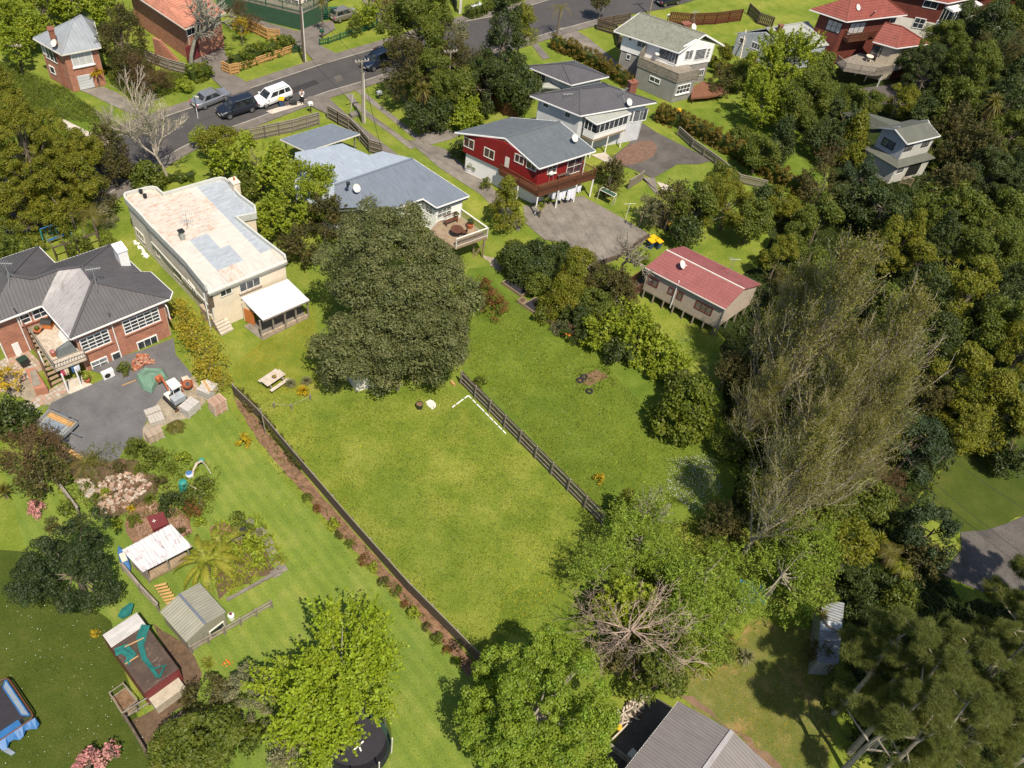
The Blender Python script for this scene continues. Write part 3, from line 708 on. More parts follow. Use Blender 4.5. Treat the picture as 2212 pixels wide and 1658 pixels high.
# mowing strip edging slabs and low concrete edges
t=thing('stepping_path','path of worn square concrete slabs curving beside the vegetable bed','garden path',tuple(G(600,1200)))
line=[T(2,0,2130,1250),T(2,0,2200,1330),T(2,1,30,1330),T(2,1,85,1410),T(2,1,110,1490),T(2,1,160,1570),T(2,1,205,1640),T(3,1,150,20)]
for k,p in enumerate(line):
    g=G(*p)-G(600,1200);obj('slab',boxmesh('slab','concrete',(0.62,0.62,0.06)),t,(g[0],g[1],0),(0,0,0.7+0.08*(k%3)))
t=thing('concrete_edging','low pale concrete kerb closing the front of the banana garden','garden edging',tuple(G(540,1270)))
a=G(*T(3,0,1910,250))-G(540,1270);b=G(*T(3,1,185,5))-G(540,1270)
MB().bar((a[0],a[1],0.07),(b[0],b[1],0.07),0.22,0.14).build('edging_block',MAT['concrete'],t)

for k,pts in enumerate(([(600,200),(680,172),(690,180),(612,210)],[(300,330),(360,300),(372,312),(310,345)],[(900,118),(960,100),(968,108),(908,127)],[(720,165),(735,160),(742,172),(728,178)])):sheet('road_patch',pts,'dark_concrete' if k%2 else 'tar',.024)
for k,pts in enumerate(([(430,262),(560,218),(700,172),(830,130),(990,78)],[(560,190),(580,215),(590,238)],[(760,126),(775,150),(785,172)])):strip('tar_seam',pts,.06,'tar',.027)

for k in range(6):a,b=L2_((1135,444),(1256,426),k/5.5),L2_((1180,512),(1330,555),k/5.5);strip('tar_seam',[a,b],.035,'dark_concrete',.034)

# ================================================================ HOUSES
# --- brick house with charcoal roof, lower left
zE,zR=4.4,6.1
def P0(x,y,z):return pt(T(1,0,x,y),z)
c=G(120,700,4)
h=Bld('brick_house','large red brick house with charcoal hipped iron roof and one faded grey slope','house',(c[0],c[1]))
A,B,C,D,E_,F_,G_,H_,I_,J_,K_,L_=[P0(x,y,zE)for x,y in((600,1335),(1450,990),(1470,935),(1285,765),(1205,765),(1090,655),(940,530),(470,690),(325,545),(-150,705),(-150,1243),(355,1048))]
R1,R2,R3,R0,RX=P0(790,850,zR),P0(695,722,zR),P0(500,745,zR),P0(280,825,zR-.15),P0(90,795,zR)
h.roof([L_,A,R1,R2,R3],'roof_faded',sp=.27,label='faded pale grey roof slope')
for f in([A,B,R1],[B,C,D,E_,F_,G_,R2,R1],[G_,H_,R0,R3,R2],[K_,L_,R3,R0,RX],[I_,H_,R0,RX],[J_,I_,RX],[K_,J_,RX]):h.roof(list(f),'roof_charcoal',sp=.27)
for a,b in((A,R1),(B,R1),(R1,R2),(G_,R2),(R2,R3),(R3,R0),(R0,RX),(RX,I_)):h.ridge(a,b,'roof_charcoal')
h.gutters([K_,L_,A,B,C,D,E_,F_,G_,H_,I_,J_])
ins=inset([p[:2]for p in(K_,L_,A,B,D,E_,G_,H_,I_,J_)],0.45)
wl=[]
for i in range(len(ins)):
    a,b=ins[i],ins[(i+1)%len(ins)];cc=inset([p[:2]for p in(K_,L_,A,B,D,E_,G_,H_,I_,J_)],0.9)
    wl.append(h.wall(a,b,0,zE-.05,'brick',inward=((cc[i][0]+cc[(i+1)%len(ins)][0])/2,(cc[i][1]+cc[(i+1)%len(ins)][1])/2)))
S=dict(sill='brick')
h.win(wl[2],T(1,0,1035,1165),T(1,0,1370,1195),5,4,size=(3.05,1.5),**S)
h.win(wl[2],T(1,0,685,1310),T(1,0,935,1390),4,4,size=(2.3,1.5),**S)
h.win(wl[2],T(1,0,1165,1355),T(1,0,1350,1375),3,1,size=(1.75,.95),**S)
h.win(wl[2],T(1,0,775,1530),T(1,0,925,1560),2,2,size=(1.35,1.0),pane='glass_pale',**S)
h.win(wl[2],T(1,0,955,1470),T(1,0,1030,1490),1,1,size=(.75,.85),**S)
h.win(wl[0],T(1,0,170,1125),T(1,0,255,1195),1,2,size=(.8,1.0),**S)
h.win(wl[0],T(1,0,280,1080),T(1,0,400,1140),2,2,size=(1.2,1.05),**S)
h.win(wl[3],T(1,0,1390,1040),T(1,0,1450,1150),1,1,size=(.8,1.3),**S)
h.panel(wl[0],T(1,0,95,1385),T(1,0,230,1545),'white_paint','door',handle=True)
def wpt(i,p,q=0.08):
    s_,z_,u_,n_,o_=h.onwall(wl[i],p);return tuple(o_+u_*s_+n_*q+V(0,0,z_))
for i,a,b in((2,(950,1215),(1045,1515)),(0,(140,1150),(212,1310)),(0,(0,1375),(90,1580))):
    p,q=wpt(i,T(1,0,*a)),wpt(i,T(1,0,*b));h.pipe(p,(p[0],p[1],0.05))
h.chimney(T(1,0,1020,560),0,6.2,0.75,1.15,'white_paint',0.8)
h.pipe(P0(95,1050,5.4),P0(95,1050,6.2),'black');h.pipe(P0(925,1110,5.0),P0(925,1110,5.6),'black',.04)
# balcony deck and stairs
dz=2.3
Q=[G(*p,dz)for p in((74,731),(118.5,798),(186,772),(150,716),(118,690))]
h.deck([q[:2]for q in Q],dz,'bleached',0.17,dirv=(Q[1]-Q[0])[:2])
h.rail([Q[0][:2],Q[1][:2]],dz,.95,'grey_wood',solid=True);h.rail([Q[1][:2],Q[2][:2]],dz,.95,'grey_wood',0.2,balmat='offwhite')
h.posts([(148.6,847.9),(176,834)],dz-.1,'white_paint',.11);h.posts([(100,800)],dz-.1,'white_paint')
a1,b1=G(56,712,dz),G(86,706,dz);a0,b0=G(111,836,0.1),G(130,826,0.1)
n=12;st=MB()
for k in range(n):
    f=(k+.5)/n;p=a1+(a0-a1)*f;q=b1+(b0-b1)*f;q=p+unit((q-p)*V(1,1,0))*0.95;h.bar(p,q,0.28,'deck_wood','stair_tread',0.05)
for o_ in(0,.97):
    d=unit((b1-a1)*V(1,1,0));p,q=a1+d*o_,a0+d*o_;h.bar(p-V(0,0,.1),q-V(0,0,.1),0.06,'stain_brown','stringer',0.26);
    if o_==0:
        h.bar(p+V(0,0,.9),q+V(0,0,.9),0.08,'stain_brown','handrail',0.16)
        for f in(0,.33,.66,1):z_=p+(q-p)*f;h.bar(z_-V(0,0,min(z_[2],.3)),z_+V(0,0,.9),0.09,'stain_brown','post')
h.add(MB().box((a1[0]-.2,a1[1]+.05,dz-.08),(a1[0]+.95,a1[1]+1.0,dz),-.7),'stair_landing','grey_wood')
antenna(T(1,0,830,880),6.0,'thin aerial on tripod beside faded grey slope of charcoal roof',1.7)
antenna(T(1,0,100,850),5.8,'bare mast aerial at the far left of the charcoal roof',1.9,0.2)

# --- art deco house with flat roof, cream
zE=4.5
def P1(x,y,z=4.5):return pt(T(1,0,x,y),z)
c=G(450,560,4)
h=Bld('flat_roof_house','cream plastered flat roofed house with curved parapet and rust stained roof sheets','house',(c[0],c[1]))
FL,FR=P1(1775,945),pt(T(1,1,245,668),4.5)
out=[FL,FR,pt(T(1,1,235,615),4.75),pt(T(1,1,45,470),4.75),P1(2030,295,4.75),P1(2080,285,4.75),P1(2190,262,4.75),P1(2180,195,4.75),pt(T(0,0,2050,1655),4.75),pt(T(0,0,1960,1545),4.75),pt(T(0,0,1925,1515),4.75),pt(T(0,0,1885,1507),4.75),pt(T(0,0,1830,1515),4.75),pt(T(0,0,1395,1640),4.75),P1(1370,65,4.75),P1(1340,38,4.75),P1(1300,30,4.75),P1(1250,36,4.75),P1(1110,72,4.75),P1(1065,85,4.75),P1(1052,105,4.75),P1(1060,135,4.75),P1(1210,290,4.75),P1(1250,340,4.75),P1(1570,665,4.75),P1(1745,880,4.75)]
xy=[p[:2]for p in out];cen=np.mean(np.array(xy),0)
inn=inset(xy,0.16)
mb=MB()
for i in range(1,len(out)-1+1):
    j=(i+1)%len(out)
    if i==0:continue
    a,b,ai,bi=xy[i],xy[j],inn[i],inn[j]
    if j==0:continue
    P_=[(a[0],a[1],4.1),(b[0],b[1],4.1),(bi[0],bi[1],4.1),(ai[0],ai[1],4.1),(a[0],a[1],4.78),(b[0],b[1],4.78),(bi[0],bi[1],4.78),(ai[0],ai[1],4.78)]
    mb.hexa([V(*p)for p in P_])
h.add(mb,'parapet','parapet')
ii=inset(xy,0.14)
# roof sheets, laid across from front to back in rows
zt=4.42
ex=unit(V(FR[0]-FL[0],FR[1]-FL[1],0));ey=V(-ex[1],ex[0],0)
base=V(FL[0],FL[1],zt)-ex*0.3-ey*0.1;rp=[V(p[0],p[1],zt)for p in inn]
rp[0]=V(FL[0],FL[1],zt)-ey*.12;rp[1]=V(FR[0],FR[1],zt)-ey*.12
rs=random.Random(5)
px=[(p-base)@ex for p in rp];py=[(p-base)@ey for p in rp]
def roofmat(u,v):
    if 2.1<u<3.9 and 2.2<v<7.3:return 'roof_galv'
    if u>6.2 and v>1.2:return 'roof_galv'
    if 4.1<u<4.8 and 2.2<v<4.0:return 'roof_galv'
    if v>6.5 and u<5.6:return 'roof_creamrust'
    return 'roof_cream' if rs.random()<.75 else 'roof_creamrust'
u0=-0.2
while u0<max(px):
    v0=-0.2 
    while v0<max(py):
        q=clip(clip(rp,ex,base@ex+u0,base@ex+u0+.82),ey,base@ey+v0,base@ey+v0+2.4)
        if len(q)>2:
            m_=MB();dz_=0.006*rs.random();q=[p+V(0,0,dz_)for p in q]
            n_=V(0,0,1);q=q if pnormal(q)[2]>0 else q[::-1]
            m_.poly([p-V(0,0,.012)for p in q],[(p@ex,p@ey)for p in q]);surf(m_,q,ex,.16,'tri',.022,n_)
            h.add(m_,'roof_sheet',roofmat(u0+.4,v0+1.2))
        v0+=2.4
    u0+=.82
h.add((lambda m_:(slab(m_,[p-V(0,0,.03)for p in(rp if pnormal(rp)[2]>0 else rp[::-1])],.2,V(0,0,1)),m_)[1])(MB()),'roof','roof_weather')
ids=[]
for i in range(len(ii)):
    a,b=ii[i],ii[(i+1)%len(ii)];mid=(V(*a)+V(*b))/2;cc=inset(xy,.8);m2=(V(*cc[i])+V(*cc[(i+1)%len(ii)]))/2
    ids.append(h.wall(a,b,0,4.12,'cream_shade' if i>12 else 'cream',inward=m2))
h.bar(V(*FL)-V(0,0,.03),V(*FR)-V(0,0,.03),.16,'offwhite','gutter',.14)
left=ids[-3];front=ids[0];low=ids[-2]
for a,b in(((1150,385),(1250,520)),((1325,560),(1370,640)),((1475,710),(1570,870))):h.win(left if a[0]>1250 else ids[-5],T(1,0,*a),T(1,0,*b),3 if a[0]!=1325 else 1,1,frame='offwhite',size=(1.5 if a[0]!=1325 else .6,.95))
h.win(low,T(1,0,1600,840),T(1,0,1690,960),3,1,frame='offwhite',size=(1.3,.95))
h.bar((ids and xy[-3][0],xy[-3][1],2.55),(xy[-1][0],xy[-1][1],2.55),.1,'parapet','string_course',.1)
h.win(front,T(1,0,2060,840),T(1,0,2200,900),3,1,frame='offwhite',size=(2.0,1.0),sill='stone')
h.win(front,T(1,0,1875,900),T(1,0,1975,960),2,1,frame='offwhite',size=(1.1,.85))
h.panel(front,T(1,0,1765,960),T(1,0,1830,1060),'dark_wood','door',label='shaded front door in the porch')
h.pipe(P1(1740,950,4.3),(P1(1740,950,4.3)[0],P1(1740,950,4.3)[1],.1));h.chimney(T(0,0,2000,1545),0,5.3,.6,.9,'cream',.8,1)
h.chimney(T(1,0,1545,420),4.4,5.25,.38,.38,'roof_weather',.8,0,'black')
for q in((1205,92),(1240,130)):g=P1(*q,4.5);h.add(MB().lathe([(.14,0),(.14,.25),(.2,.27),(.17,.36)],10,g),'roof_vent','black')
# porch steps
g0=G(*T(1,0,1800,1110),1.5);g1=G(*T(1,0,1900,1290),0.1);dd=unit((g1-g0)*V(1,1,0));sd=V(-dd[1],dd[0],0)
for k in range(7):
    p=g0+(g1-g0)*((k+.5)/7);h.add(MB().hexa([V(*(p+dd*a+sd*b)[:2],z_)for z_ in(0,p[2])for a,b in((-.2,-.2),(.22,-.2),(.22,1.0),(-.2,1.0))]),'step','pale_concrete')
h.add(MB().hexa([V(*(g0+dd*a+sd*b)[:2],z_)for z_ in(0,1.55)for a,b in((-1.3,-.3),(-.2,-.3),(-.2,1.3),(-1.3,1.3))]),'porch','stone')
antenna(T(1,0,1605,380),4.4,'dark many armed aerial on the flat cream roof',1.5,.3)
# lean-to
t0=[G(*p)for p in(T(1,0,2055,985),T(1,1,40,1180),T(1,1,440,1005),T(1,1,255,825))]
c=G(600,650,2)
h=Bld('lean_to','white iron lean-to roof on grey posts against the cream house','lean-to',(c[0],c[1]))
w4=[pt(T(1,0,2055,985),2.6),pt(T(1,1,40,1180),2.3),pt(T(1,1,440,1005),2.3),pt(T(1,1,255,825),2.6)]
for k in range(5):
    f0,f1=k/5+.002,(k+1)/5-.002;l=lambda a,b,f:V(*a)+(V(*b)-V(*a))*f
    h.roof([l(w4[1],w4[2],f0),l(w4[1],w4[2],f1),l(w4[0],w4[3],f1),l(w4[0],w4[3],f0)],'roof_white','rib',.2,.015,.03,'roof_sheet')
h.posts([T(1,1,35,1340),T(1,1,140,1285),T(1,1,240,1250),T(1,1,330,1200),T(1,1,430,1155)],2.25,'grey_wood',.12)
h.bar(V(*w4[1])-V(0,0,.1),V(*w4[2])-V(0,0,.1),.08,'grey_wood','beam',.14)
a,b=G(*T(1,1,35,1335)),G(*T(1,1,430,1150));h.bar(a+V(0,0,.2),b+V(0,0,.2),.16,'stone','base_wall',.4)
h.panel(h.wall(pt(T(1,0,2060,1010),2.4)[:2],G(*T(1,0,2150,1210))[:2],0,2.3,'cream',inward=b[:2]),T(1,0,2080,1070),T(1,0,2180,1220),'orange','door',label='orange timber door')
sheet('concrete_floor',[T(1,0,2080,1230),T(1,1,40,1350),T(1,1,430,1160),T(1,1,300,1000)],'concrete',0.03)

# --- long blue-grey house behind the big tree
c=G(840,400,3);z=3.6
h=Bld('blue_grey_house','long low white weatherboard house with blue-grey iron roof in two tones','house',(c[0],c[1]))
Q=lambda r,cc,x,y,z_:pt(T(r,cc,x,y),z_)
ra,rb=Q(0,1,1320,1352,4.6),Q(0,1,655,1578,4.6)
h.roof([ra,rb,Q(0,1,640,1780,4.2),Q(1,1,845,215,3.6),Q(1,1,1068,257,3.6),Q(1,1,1408,136,3.6),Q(1,1,1525,213,3.4),Q(1,1,1802,114,3.4)],'roof_bluegrey',sp=.3)
h.roof([ra,Q(0,1,1060,1290,4.2),Q(0,1,950,1322,4.2),Q(0,1,720,1222,3.9),Q(0,1,318,1300,3.9),Q(0,1,300,1500,4.1),Q(0,1,480,1560,4.3),rb],'roof_paleblue',sp=.35,label='paler roof slope')
h.roof([Q(0,1,640,1780,4.2),rb,Q(0,1,480,1560,4.3),Q(0,1,300,1500,4.1),Q(0,1,330,1700,3.6)],'roof_paleblue',sp=.35)
h.ridge(ra,rb,'roof_bluegrey')
g=[Q(1,1,845,215,3.6),Q(1,1,1068,257,3.6),Q(1,1,1408,136,3.6),Q(1,1,1525,213,3.4),Q(1,1,1802,114,3.4),ra]
h.gutters(g)
pl=inset([p[:2]for p in[Q(1,1,845,215,3.6),Q(1,1,1068,257,3.6),Q(1,1,1408,136,3.6),Q(1,1,1525,213,3.4),Q(1,1,1802,114,3.4),ra,Q(0,1,1060,1290,4.2),Q(0,1,720,1222,3.9),Q(0,1,318,1300,3.9),Q(0,1,330,1700,3.6)]],.35)
ids=h.box_walls(pl,0,3.35,'white_paint',.16)
h.win(ids[3],T(1,1,1535,225),T(1,1,1640,280),3,2,size=(1.7,1.1),label='three light window');h.win(ids[2],T(1,1,1435,200),T(1,1,1490,260),2,2,size=(.9,1.1));h.win(ids[1],T(1,1,1305,210),T(1,1,1370,250),2,1,size=(1.1,.9))
h.pipe(Q(0,1,770,1570,4.5),Q(0,1,770,1570,5.4),'dull_metal',.12);g=Q(0,1,770,1570,5.4);h.add(MB().lathe([(.2,0),(.2,.16),(.05,.2)],10,g),'flue_cowl','black')
dish(T(1,1,840,95),4.1,'white satellite dish near the flue of the blue-grey roof',pole=.5)
# deck of that house
dz=2.5
dk=[G(*p,dz)for p in(T(1,1,1460,420),T(1,1,1690,555),T(1,1,1955,460),T(1,1,1730,300),T(1,1,1540,330))]
h2=Bld('raised_deck','raised timber deck with white topped balustrade beside the blue-grey house','deck',tuple(dk[2][:2]))
h2.deck([q[:2]for q in dk],dz,'deck_wood',.17,dirv=(dk[2]-dk[1])[:2])
h2.rail([dk[1][:2],dk[2][:2]],dz,1.0,'offwhite',.14,balmat='grey_wood',top=.14);h2.rail([dk[2][:2],dk[3][:2]],dz,1.0,'offwhite',.14,balmat='grey_wood',top=.14)
h2.posts([T(1,1,1915,640),T(1,1,1835,610)],dz-.1,'deck_wood',.13);g0=G(*T(1,1,1840,640));h2.bar(g0,(dk[2][0],dk[2][1],dz-.3),.1,'deck_wood','brace')
def table(px,z,label,r=.55,mat='stain_brown'):
    g=G(*px,z);t=thing('outdoor_table',label,'table',tuple(g));MB().lathe([(r,.70),(r,.74)],20).build('table_top',MAT[mat],t)
    for a in range(4):x,y=.4*math.cos(a*1.57+.7),.4*math.sin(a*1.57+.7);MB().bar((x*r,y*r,.7),(x,y,0),.05).build('leg',MAT[mat],t)
def chair(px,z,label,rz=0,mat='stain_brown',group='brown chairs at the round deck table'):
    g=G(*px,z);t=thing('outdoor_chair',label,'chair',tuple(g),rz,group)
    MB().box((-.24,-.24,.42),(.24,.24,.46)).build('seat',MAT[mat],t);MB().box((.2,-.24,.46),(.25,.24,.95)).build('backrest',MAT[mat],t)
    for x in(-.2,.2):
        for y in(-.2,.2):MB().box((x-.025,y-.025,0),(x+.025,y+.025,.42)).build('leg',MAT[mat],t)
table(T(1,1,1695,450),dz+.04,'round brown table on the raised deck behind the dark tree',.62)
chair(T(1,1,1760,450),dz+.04,'brown outdoor chair pushed up to the round deck table',.3)
def bench(px,z,label,rz,L=1.4,mat='stain_brown'):
    g=G(*px,z);t=thing('garden_bench',label,'bench',tuple(g),rz)
    for k in range(3):MB().box((-L/2,-.2+k*.15,.42),(L/2,-.08+k*.15,.45)).build('seat_slat',MAT[mat],t)
    for k in range(9):MB().box((-L/2+.06+k*(L-.15)/8,.26,.48),(-L/2+.1+k*(L-.15)/8,.29,.85)).build('back_slat',MAT[mat],t)
    MB().box((-L/2,.25,.85),(L/2,.31,.92)).build('top_rail',MAT[mat],t)
    for x in(-L/2+.05,L/2-.05):
        for y in(-.2,.25):MB().box((x-.03,y-.03,0),(x+.03,y+.03,.45)).build('leg',MAT[mat],t)
bench(T(1,1,1645,350),dz+.04,'reddish slatted bench against the white wall on the deck',.8)
def pot(px,z,label,leaf='leaf_mid',mat='terracotta',r=.28,h_=.35,ph=.5,flower=None):
    g=G(*px,z);t=thing('potted_plant',label,'potted plant',tuple(g))
    MB().lathe([(r*.7,0),(r,h_*.9),(r*1.06,h_),(r*.9,h_)],12).build('pot',MAT[mat],t)
    rr=random.Random(int(px[0]*3));mb=MB()
    for k in range(90):
        a=rr.uniform(0,6.28);e=rr.uniform(-.1,1.4);d=V(math.cos(a)*math.cos(e),math.sin(a)*math.cos(e),math.sin(e));p=V(0,0,h_+ph*.35)+d*ph*.5*rr.uniform(.5,1);s_=.08
        x=unit(np.cross(d,V(.3,.2,1)))*s_;y=unit(np.cross(x,d))*s_;mb.poly([p-x,p-y,p+x,p+y])
    mb.build('foliage',MAT[leaf],t)
    return t
pot(T(1,1,1810,385),dz+.04,'round terracotta pot with spiky plant on the deck','leaf_dark',r=.34,h_=.4,ph=.8)
pot(T(1,1,1690,320),dz+.04,'small potted flowering plant at the deck wall corner','leaf_olive',r=.2,h_=.3,ph=.8)
# carport
h=Bld('carport','open carport with flat blue-grey iron roof behind the grey fence','carport',tuple(G(690,300)[:2]))
w4=[Q(0,1,190,1185,2.6),Q(0,1,630,1055,2.6),Q(0,1,870,1140,2.6),Q(0,1,412,1290,2.6)]
h.roof([w4[0],w4[3],w4[2],w4[1]],'roof_bluegrey',sp=.25,t=.05);h.gutters(w4+[w4[0]],'offwhite',.12,'fascia')
pi=inset([p[:2]for p in w4],.3)
for p in pi:h.add(MB().box((p[0]-.06,p[1]-.06,0),(p[0]+.06,p[1]+.06,2.5),.8),'post','grey_wood')
sheet('concrete_floor',[(p[0],p[1])for p in pi],'dark_concrete',.01,True)

# --- red house
c=G(1140,330,3)
h=Bld('red_house','dark red weatherboard house with slate grey gable roof and timber balcony','house',(c[0],c[1]))
zf=2.45;e1,e2,e3,e4=pt((982.5,284.7),4.7),pt((1165,363.2),5.0),pt((1286.6,325.2),5.0),pt((1101.4,253),4.7);r1,r2=pt((1091,297),5.9),pt((1209.4,262),5.9)
h.roof([r1,r2,e4,e1],'roof_slate','lap',.4,.012);h.roof([e2,e3,r2,r1],'roof_slate','lap',.4,.012);h.ridge(r1,r2,'roof_slate')
h.gutters([e2,e3]);h.gutters([e1,r1,e2],'white_paint',.14,'barge_board');h.gutters([e3,r2,e4],'white_paint',.14,'barge_board')
pl=inset([p[:2]for p in(e1,e2,e3,e4)],.55);rm=(V(*r1[:2])+V(*r2[:2]))/2;fr=float(np.linalg.norm(V(*r1[:2])-V(*e1[:2]))/(np.linalg.norm(V(*r1[:2])-V(*e1[:2]))+np.linalg.norm(V(*r1[:2])-V(*e2[:2]))))
cen=np.mean(np.array(pl),0)
wg=h.wall(pl[0],pl[1],zf,[(0,4.75),(fr,5.75),(1,4.95)],'red_paint',.17,inward=cen)
wf=h.wall(pl[1],pl[2],zf,4.95,'red_paint',.17,inward=cen);h.wall(pl[2],pl[3],zf,[(0,4.9),(.5,5.7),(1,4.7)],'red_paint',.17,inward=cen);h.wall(pl[3],pl[0],zf,4.7,'red_paint',.17,inward=cen)
lo_=inset([p[:2]for p in(e1,e2,e3,e4)],.75);lw=h.box_walls(lo_,0,zf-.01,'white_paint',.25)
for a,b,n_,sz in(((1765,1170),(1840,1270),2,(1.3,1.15)),((1935,1255),(2015,1360),2,(1.3,1.15))):h.win(wg,T(0,1,*a),T(0,1,*b),n_,1,frame='offwhite',size=sz)
h.win(wg,T(0,2,0,1310),T(0,2,60,1400),2,1,frame='offwhite',size=(1.15,1.0));h.win(wg,T(0,2,88,1360),T(0,2,180,1460),2,1,frame='offwhite',size=(1.25,1.0))
h.win(wf,T(0,2,262,1410),T(0,2,350,1470),2,2,frame='offwhite',size=(1.2,1.05),fw=.06);h.win(wf,T(0,2,435,1350),T(0,2,555,1470),2,2,frame='offwhite',size=(2.0,1.9),fw=.07)
h.panel(wg,T(0,1,2115,1330),T(0,1,2140,1430),'offwhite','door')
h.pipe(Q(0,2,600,1320,4.9),(Q(0,2,600,1320,4.9)[0],Q(0,2,600,1320,4.9)[1],.05))
h.pipe(Q(0,1,2165,1110,5.4),Q(0,1,2165,1110,5.9),'dull_metal',.04)
dish(T(0,2,490,1220),5.3,'white satellite dish on the slate roof of the red house',pole=.5)
D0,D1,D2=G(1079,372,zf),G(1162.6,421,zf),G(1285,382,zf);inn_=[V(*pl[1]),V(*pl[2])]
h.deck([D0[:2],D1[:2],tuple(pl[1]),tuple((V(*pl[1])+V(*pl[0]))/2)],zf,'stain_brown',.16,dirv=(D1-D0)[:2]);h.deck([D1[:2],D2[:2],tuple(pl[2]),tuple(pl[1])],zf,'stain_brown',.16,dirv=(D2-D1)[:2])
h.rail([D0[:2],D1[:2]],zf,1.0,'stain_brown',.12);h.rail([D1[:2],D2[:2]],zf,1.0,'stain_brown',.12);h.rail([D2[:2],tuple(pl[2])],zf,1.0,'stain_brown',.12)
for p in((0,0),(.36,0),(.68,0),(.98,0)):g=D1+(D2-D1)*p[0];h.add(MB().box((g[0]-.07,g[1]-.07,0),(g[0]+.07,g[1]+.07,zf-.25)),'post','white_paint')
g=D0+(D1-D0)*.5;h.add(MB().box((g[0]-.06,g[1]-.06,0),(g[0]+.06,g[1]+.06,zf-.25)),'post','white_paint')
def bbq(px,z,label,mat='offwhite',rz=0.7):
    g=G(*px,z);t=thing('barbecue',label,'barbecue',tuple(g),rz)
    MB().lathe([(.05,.75),(.3,.85),(.34,1.0),(.2,1.15),(.03,1.2)],10).build('lid',MAT[mat],t)
    for x in(-.22,.22):
        for y in(-.2,.2):MB().tube([(x,y,.85),(x*1.3,y*1.3,0)],.02,5).build('leg',MAT['dull_metal'],t)
    MB().box((.32,-.2,.85),(.7,.2,.89)).build('side_shelf',MAT[mat],t)
bbq(T(0,2,285,1540),zf+.05,'pale round barbecue on the red house balcony')
bench(T(0,2,400,1510),zf+.04,'brown bench under the red house balcony windows',.72,1.6,'dark_wood')
def cloth_item(px,z0,label,w,hgt,mat,rz=0.7,name='hanging_cloth',cat='laundry',grp='white washing hung under the balcony'):
    g=G(*px,z0);t=thing(name,label,cat,tuple(g),rz,grp);mb=MB();n=8
    pts=lambda k,j:(-w/2+w*k/n,.05*math.sin(k*1.9)*(j+.3),-hgt*j/3*(1+.08*math.sin(k*1.3)))
    for k in range(n):
        for j in range(3):mb.poly([pts(k,j),pts(k+1,j),pts(k+1,j+1),pts(k,j+1)])
    o=mb.build('cloth',MAT[mat],t);return t
for k,(x,y,w_,h_)in enumerate(((330,105,.45,.8),(400,100,1.0,.95),(480,75,1.1,1.3),(545,50,.6,.7))):
    g=G(*T(1,2,x,y),1.5);cloth_item(T(1,2,x,y-20),2.0,['small white cloth with dark patch at left of the washing','white sheet hung beside the small cloth under balcony','long rumpled white sheet, lowest of the washing','grey-white cloth at the right end of washing'][k],w_,h_,'cloth_white')
antenna(T(0,2,410,980),3.4,'tall tripod aerial between red house and grey house',2.6,.4)

# --- dark grey pair of hipped houses
def hiphouse(name,label,c,L,Fr,R,B,r1,r2,roofm,wallm,z1,z0=0,boards=.17,ov=.5,mode='rib',sp=.3,lift=.02,gut='white_paint'):
    h=Bld(name,label,'house',tuple(G(*c,z1)[:2]));
    for f in([L,Fr,r1],[Fr,R,r2,r1],[R,B,r2],[B,L,r1,r2]):h.roof(list(f),roofm,mode,sp,lift)
    for a,b in((L,r1),(Fr,r1),(r1,r2),(R,r2),(B,r2)):h.ridge(a,b,roofm,.16)
    h.gutters([L,Fr,R,B,L],gut);pl=inset([p[:2]for p in(L,Fr,R,B)],ov);ids=h.box_walls(pl,z0,z1-.04,wallm,boards);return h,ids,pl
z=5.0
h,ids,pl=hiphouse('grey_bungalow','pale grey weatherboard house with dark hipped roof and glazed sunroom on stilts',(1280,215),Q(0,2,120,812,z),Q(0,2,550,985,z),Q(0,2,1200,870,z),Q(0,2,740,700,z),Q(0,2,550,757,z+1.3),Q(0,2,800,735,z+1.3),'roof_darkgrey','light_grey_board',z)
h.win(ids[0],T(0,2,235,865),T(0,2,280,915),1,1,size=(.8,.75));h.win(ids[0],T(0,2,420,950),T(0,2,465,1000),1,1,size=(.8,.75))
h.win(ids[1],T(0,2,1010,930),T(0,2,1100,1030),2,1,size=(2.0,1.6));h.win(ids[1],T(0,2,975,950),T(0,2,995,1030),1,1,size=(.6,1.5))
sr=[Q(0,2,583,985,4.75),Q(0,2,690,1057,4.45),Q(0,2,985,962,4.45),Q(0,2,880,905,4.75)]
h.roof(sr,'roof_weather','rib',.3,.03,.05,'veranda_roof');h.gutters(sr[:3])
p2=[V(*q[:2])for q in sr];p2=inset([tuple(q)for q in p2],.12);s0=h.wall(p2[0],p2[1],2.35,3.15,'white_paint',.15,inward=p2[2]);s1=h.wall(p2[1],p2[2],2.35,3.0,'white_paint',inward=p2[0])
def glazed(h,a,b,z0,z1,n,mat='white_paint',rows=1):
    a,b=V(*a,0),V(*b,0);L=np.linalg.norm(b-a);u=(b-a)/L;nn=V(-u[1],u[0],0)
    f=h.add(MB().bar(a+V(0,0,z0),b+V(0,0,z0),.08).bar(a+V(0,0,z1),b+V(0,0,z1),.08),'window',mat)
    for k in range(n+1):p=a+u*L*k/n;h.add(MB().bar(p+V(0,0,z0+.05),p+V(0,0,z1-.05),.06),'mullion',mat,parent=f)
    for k in range(n):p,q=a+u*L*(k+.08)/n,a+u*L*(k+.92)/n;h.add(MB().bar(p+V(0,0,(z0+z1)/2),q+V(0,0,(z0+z1)/2),.02,z1-z0-.12),'pane','glass',parent=f)
glazed(h,p2[0],p2[1],3.2,4.4,3);glazed(h,p2[1],p2[2],3.05,4.35,7)
h.deck([tuple(q)for q in p2],2.35,'deck_wood',.2)
for f in(0,.48,.95):g=V(*p2[1])+(V(*p2[2])-V(*p2[1]))*f;h.add(MB().box((g[0]-.06,g[1]-.06,0),(g[0]+.06,g[1]+.06,2.2)),'post','white_paint')
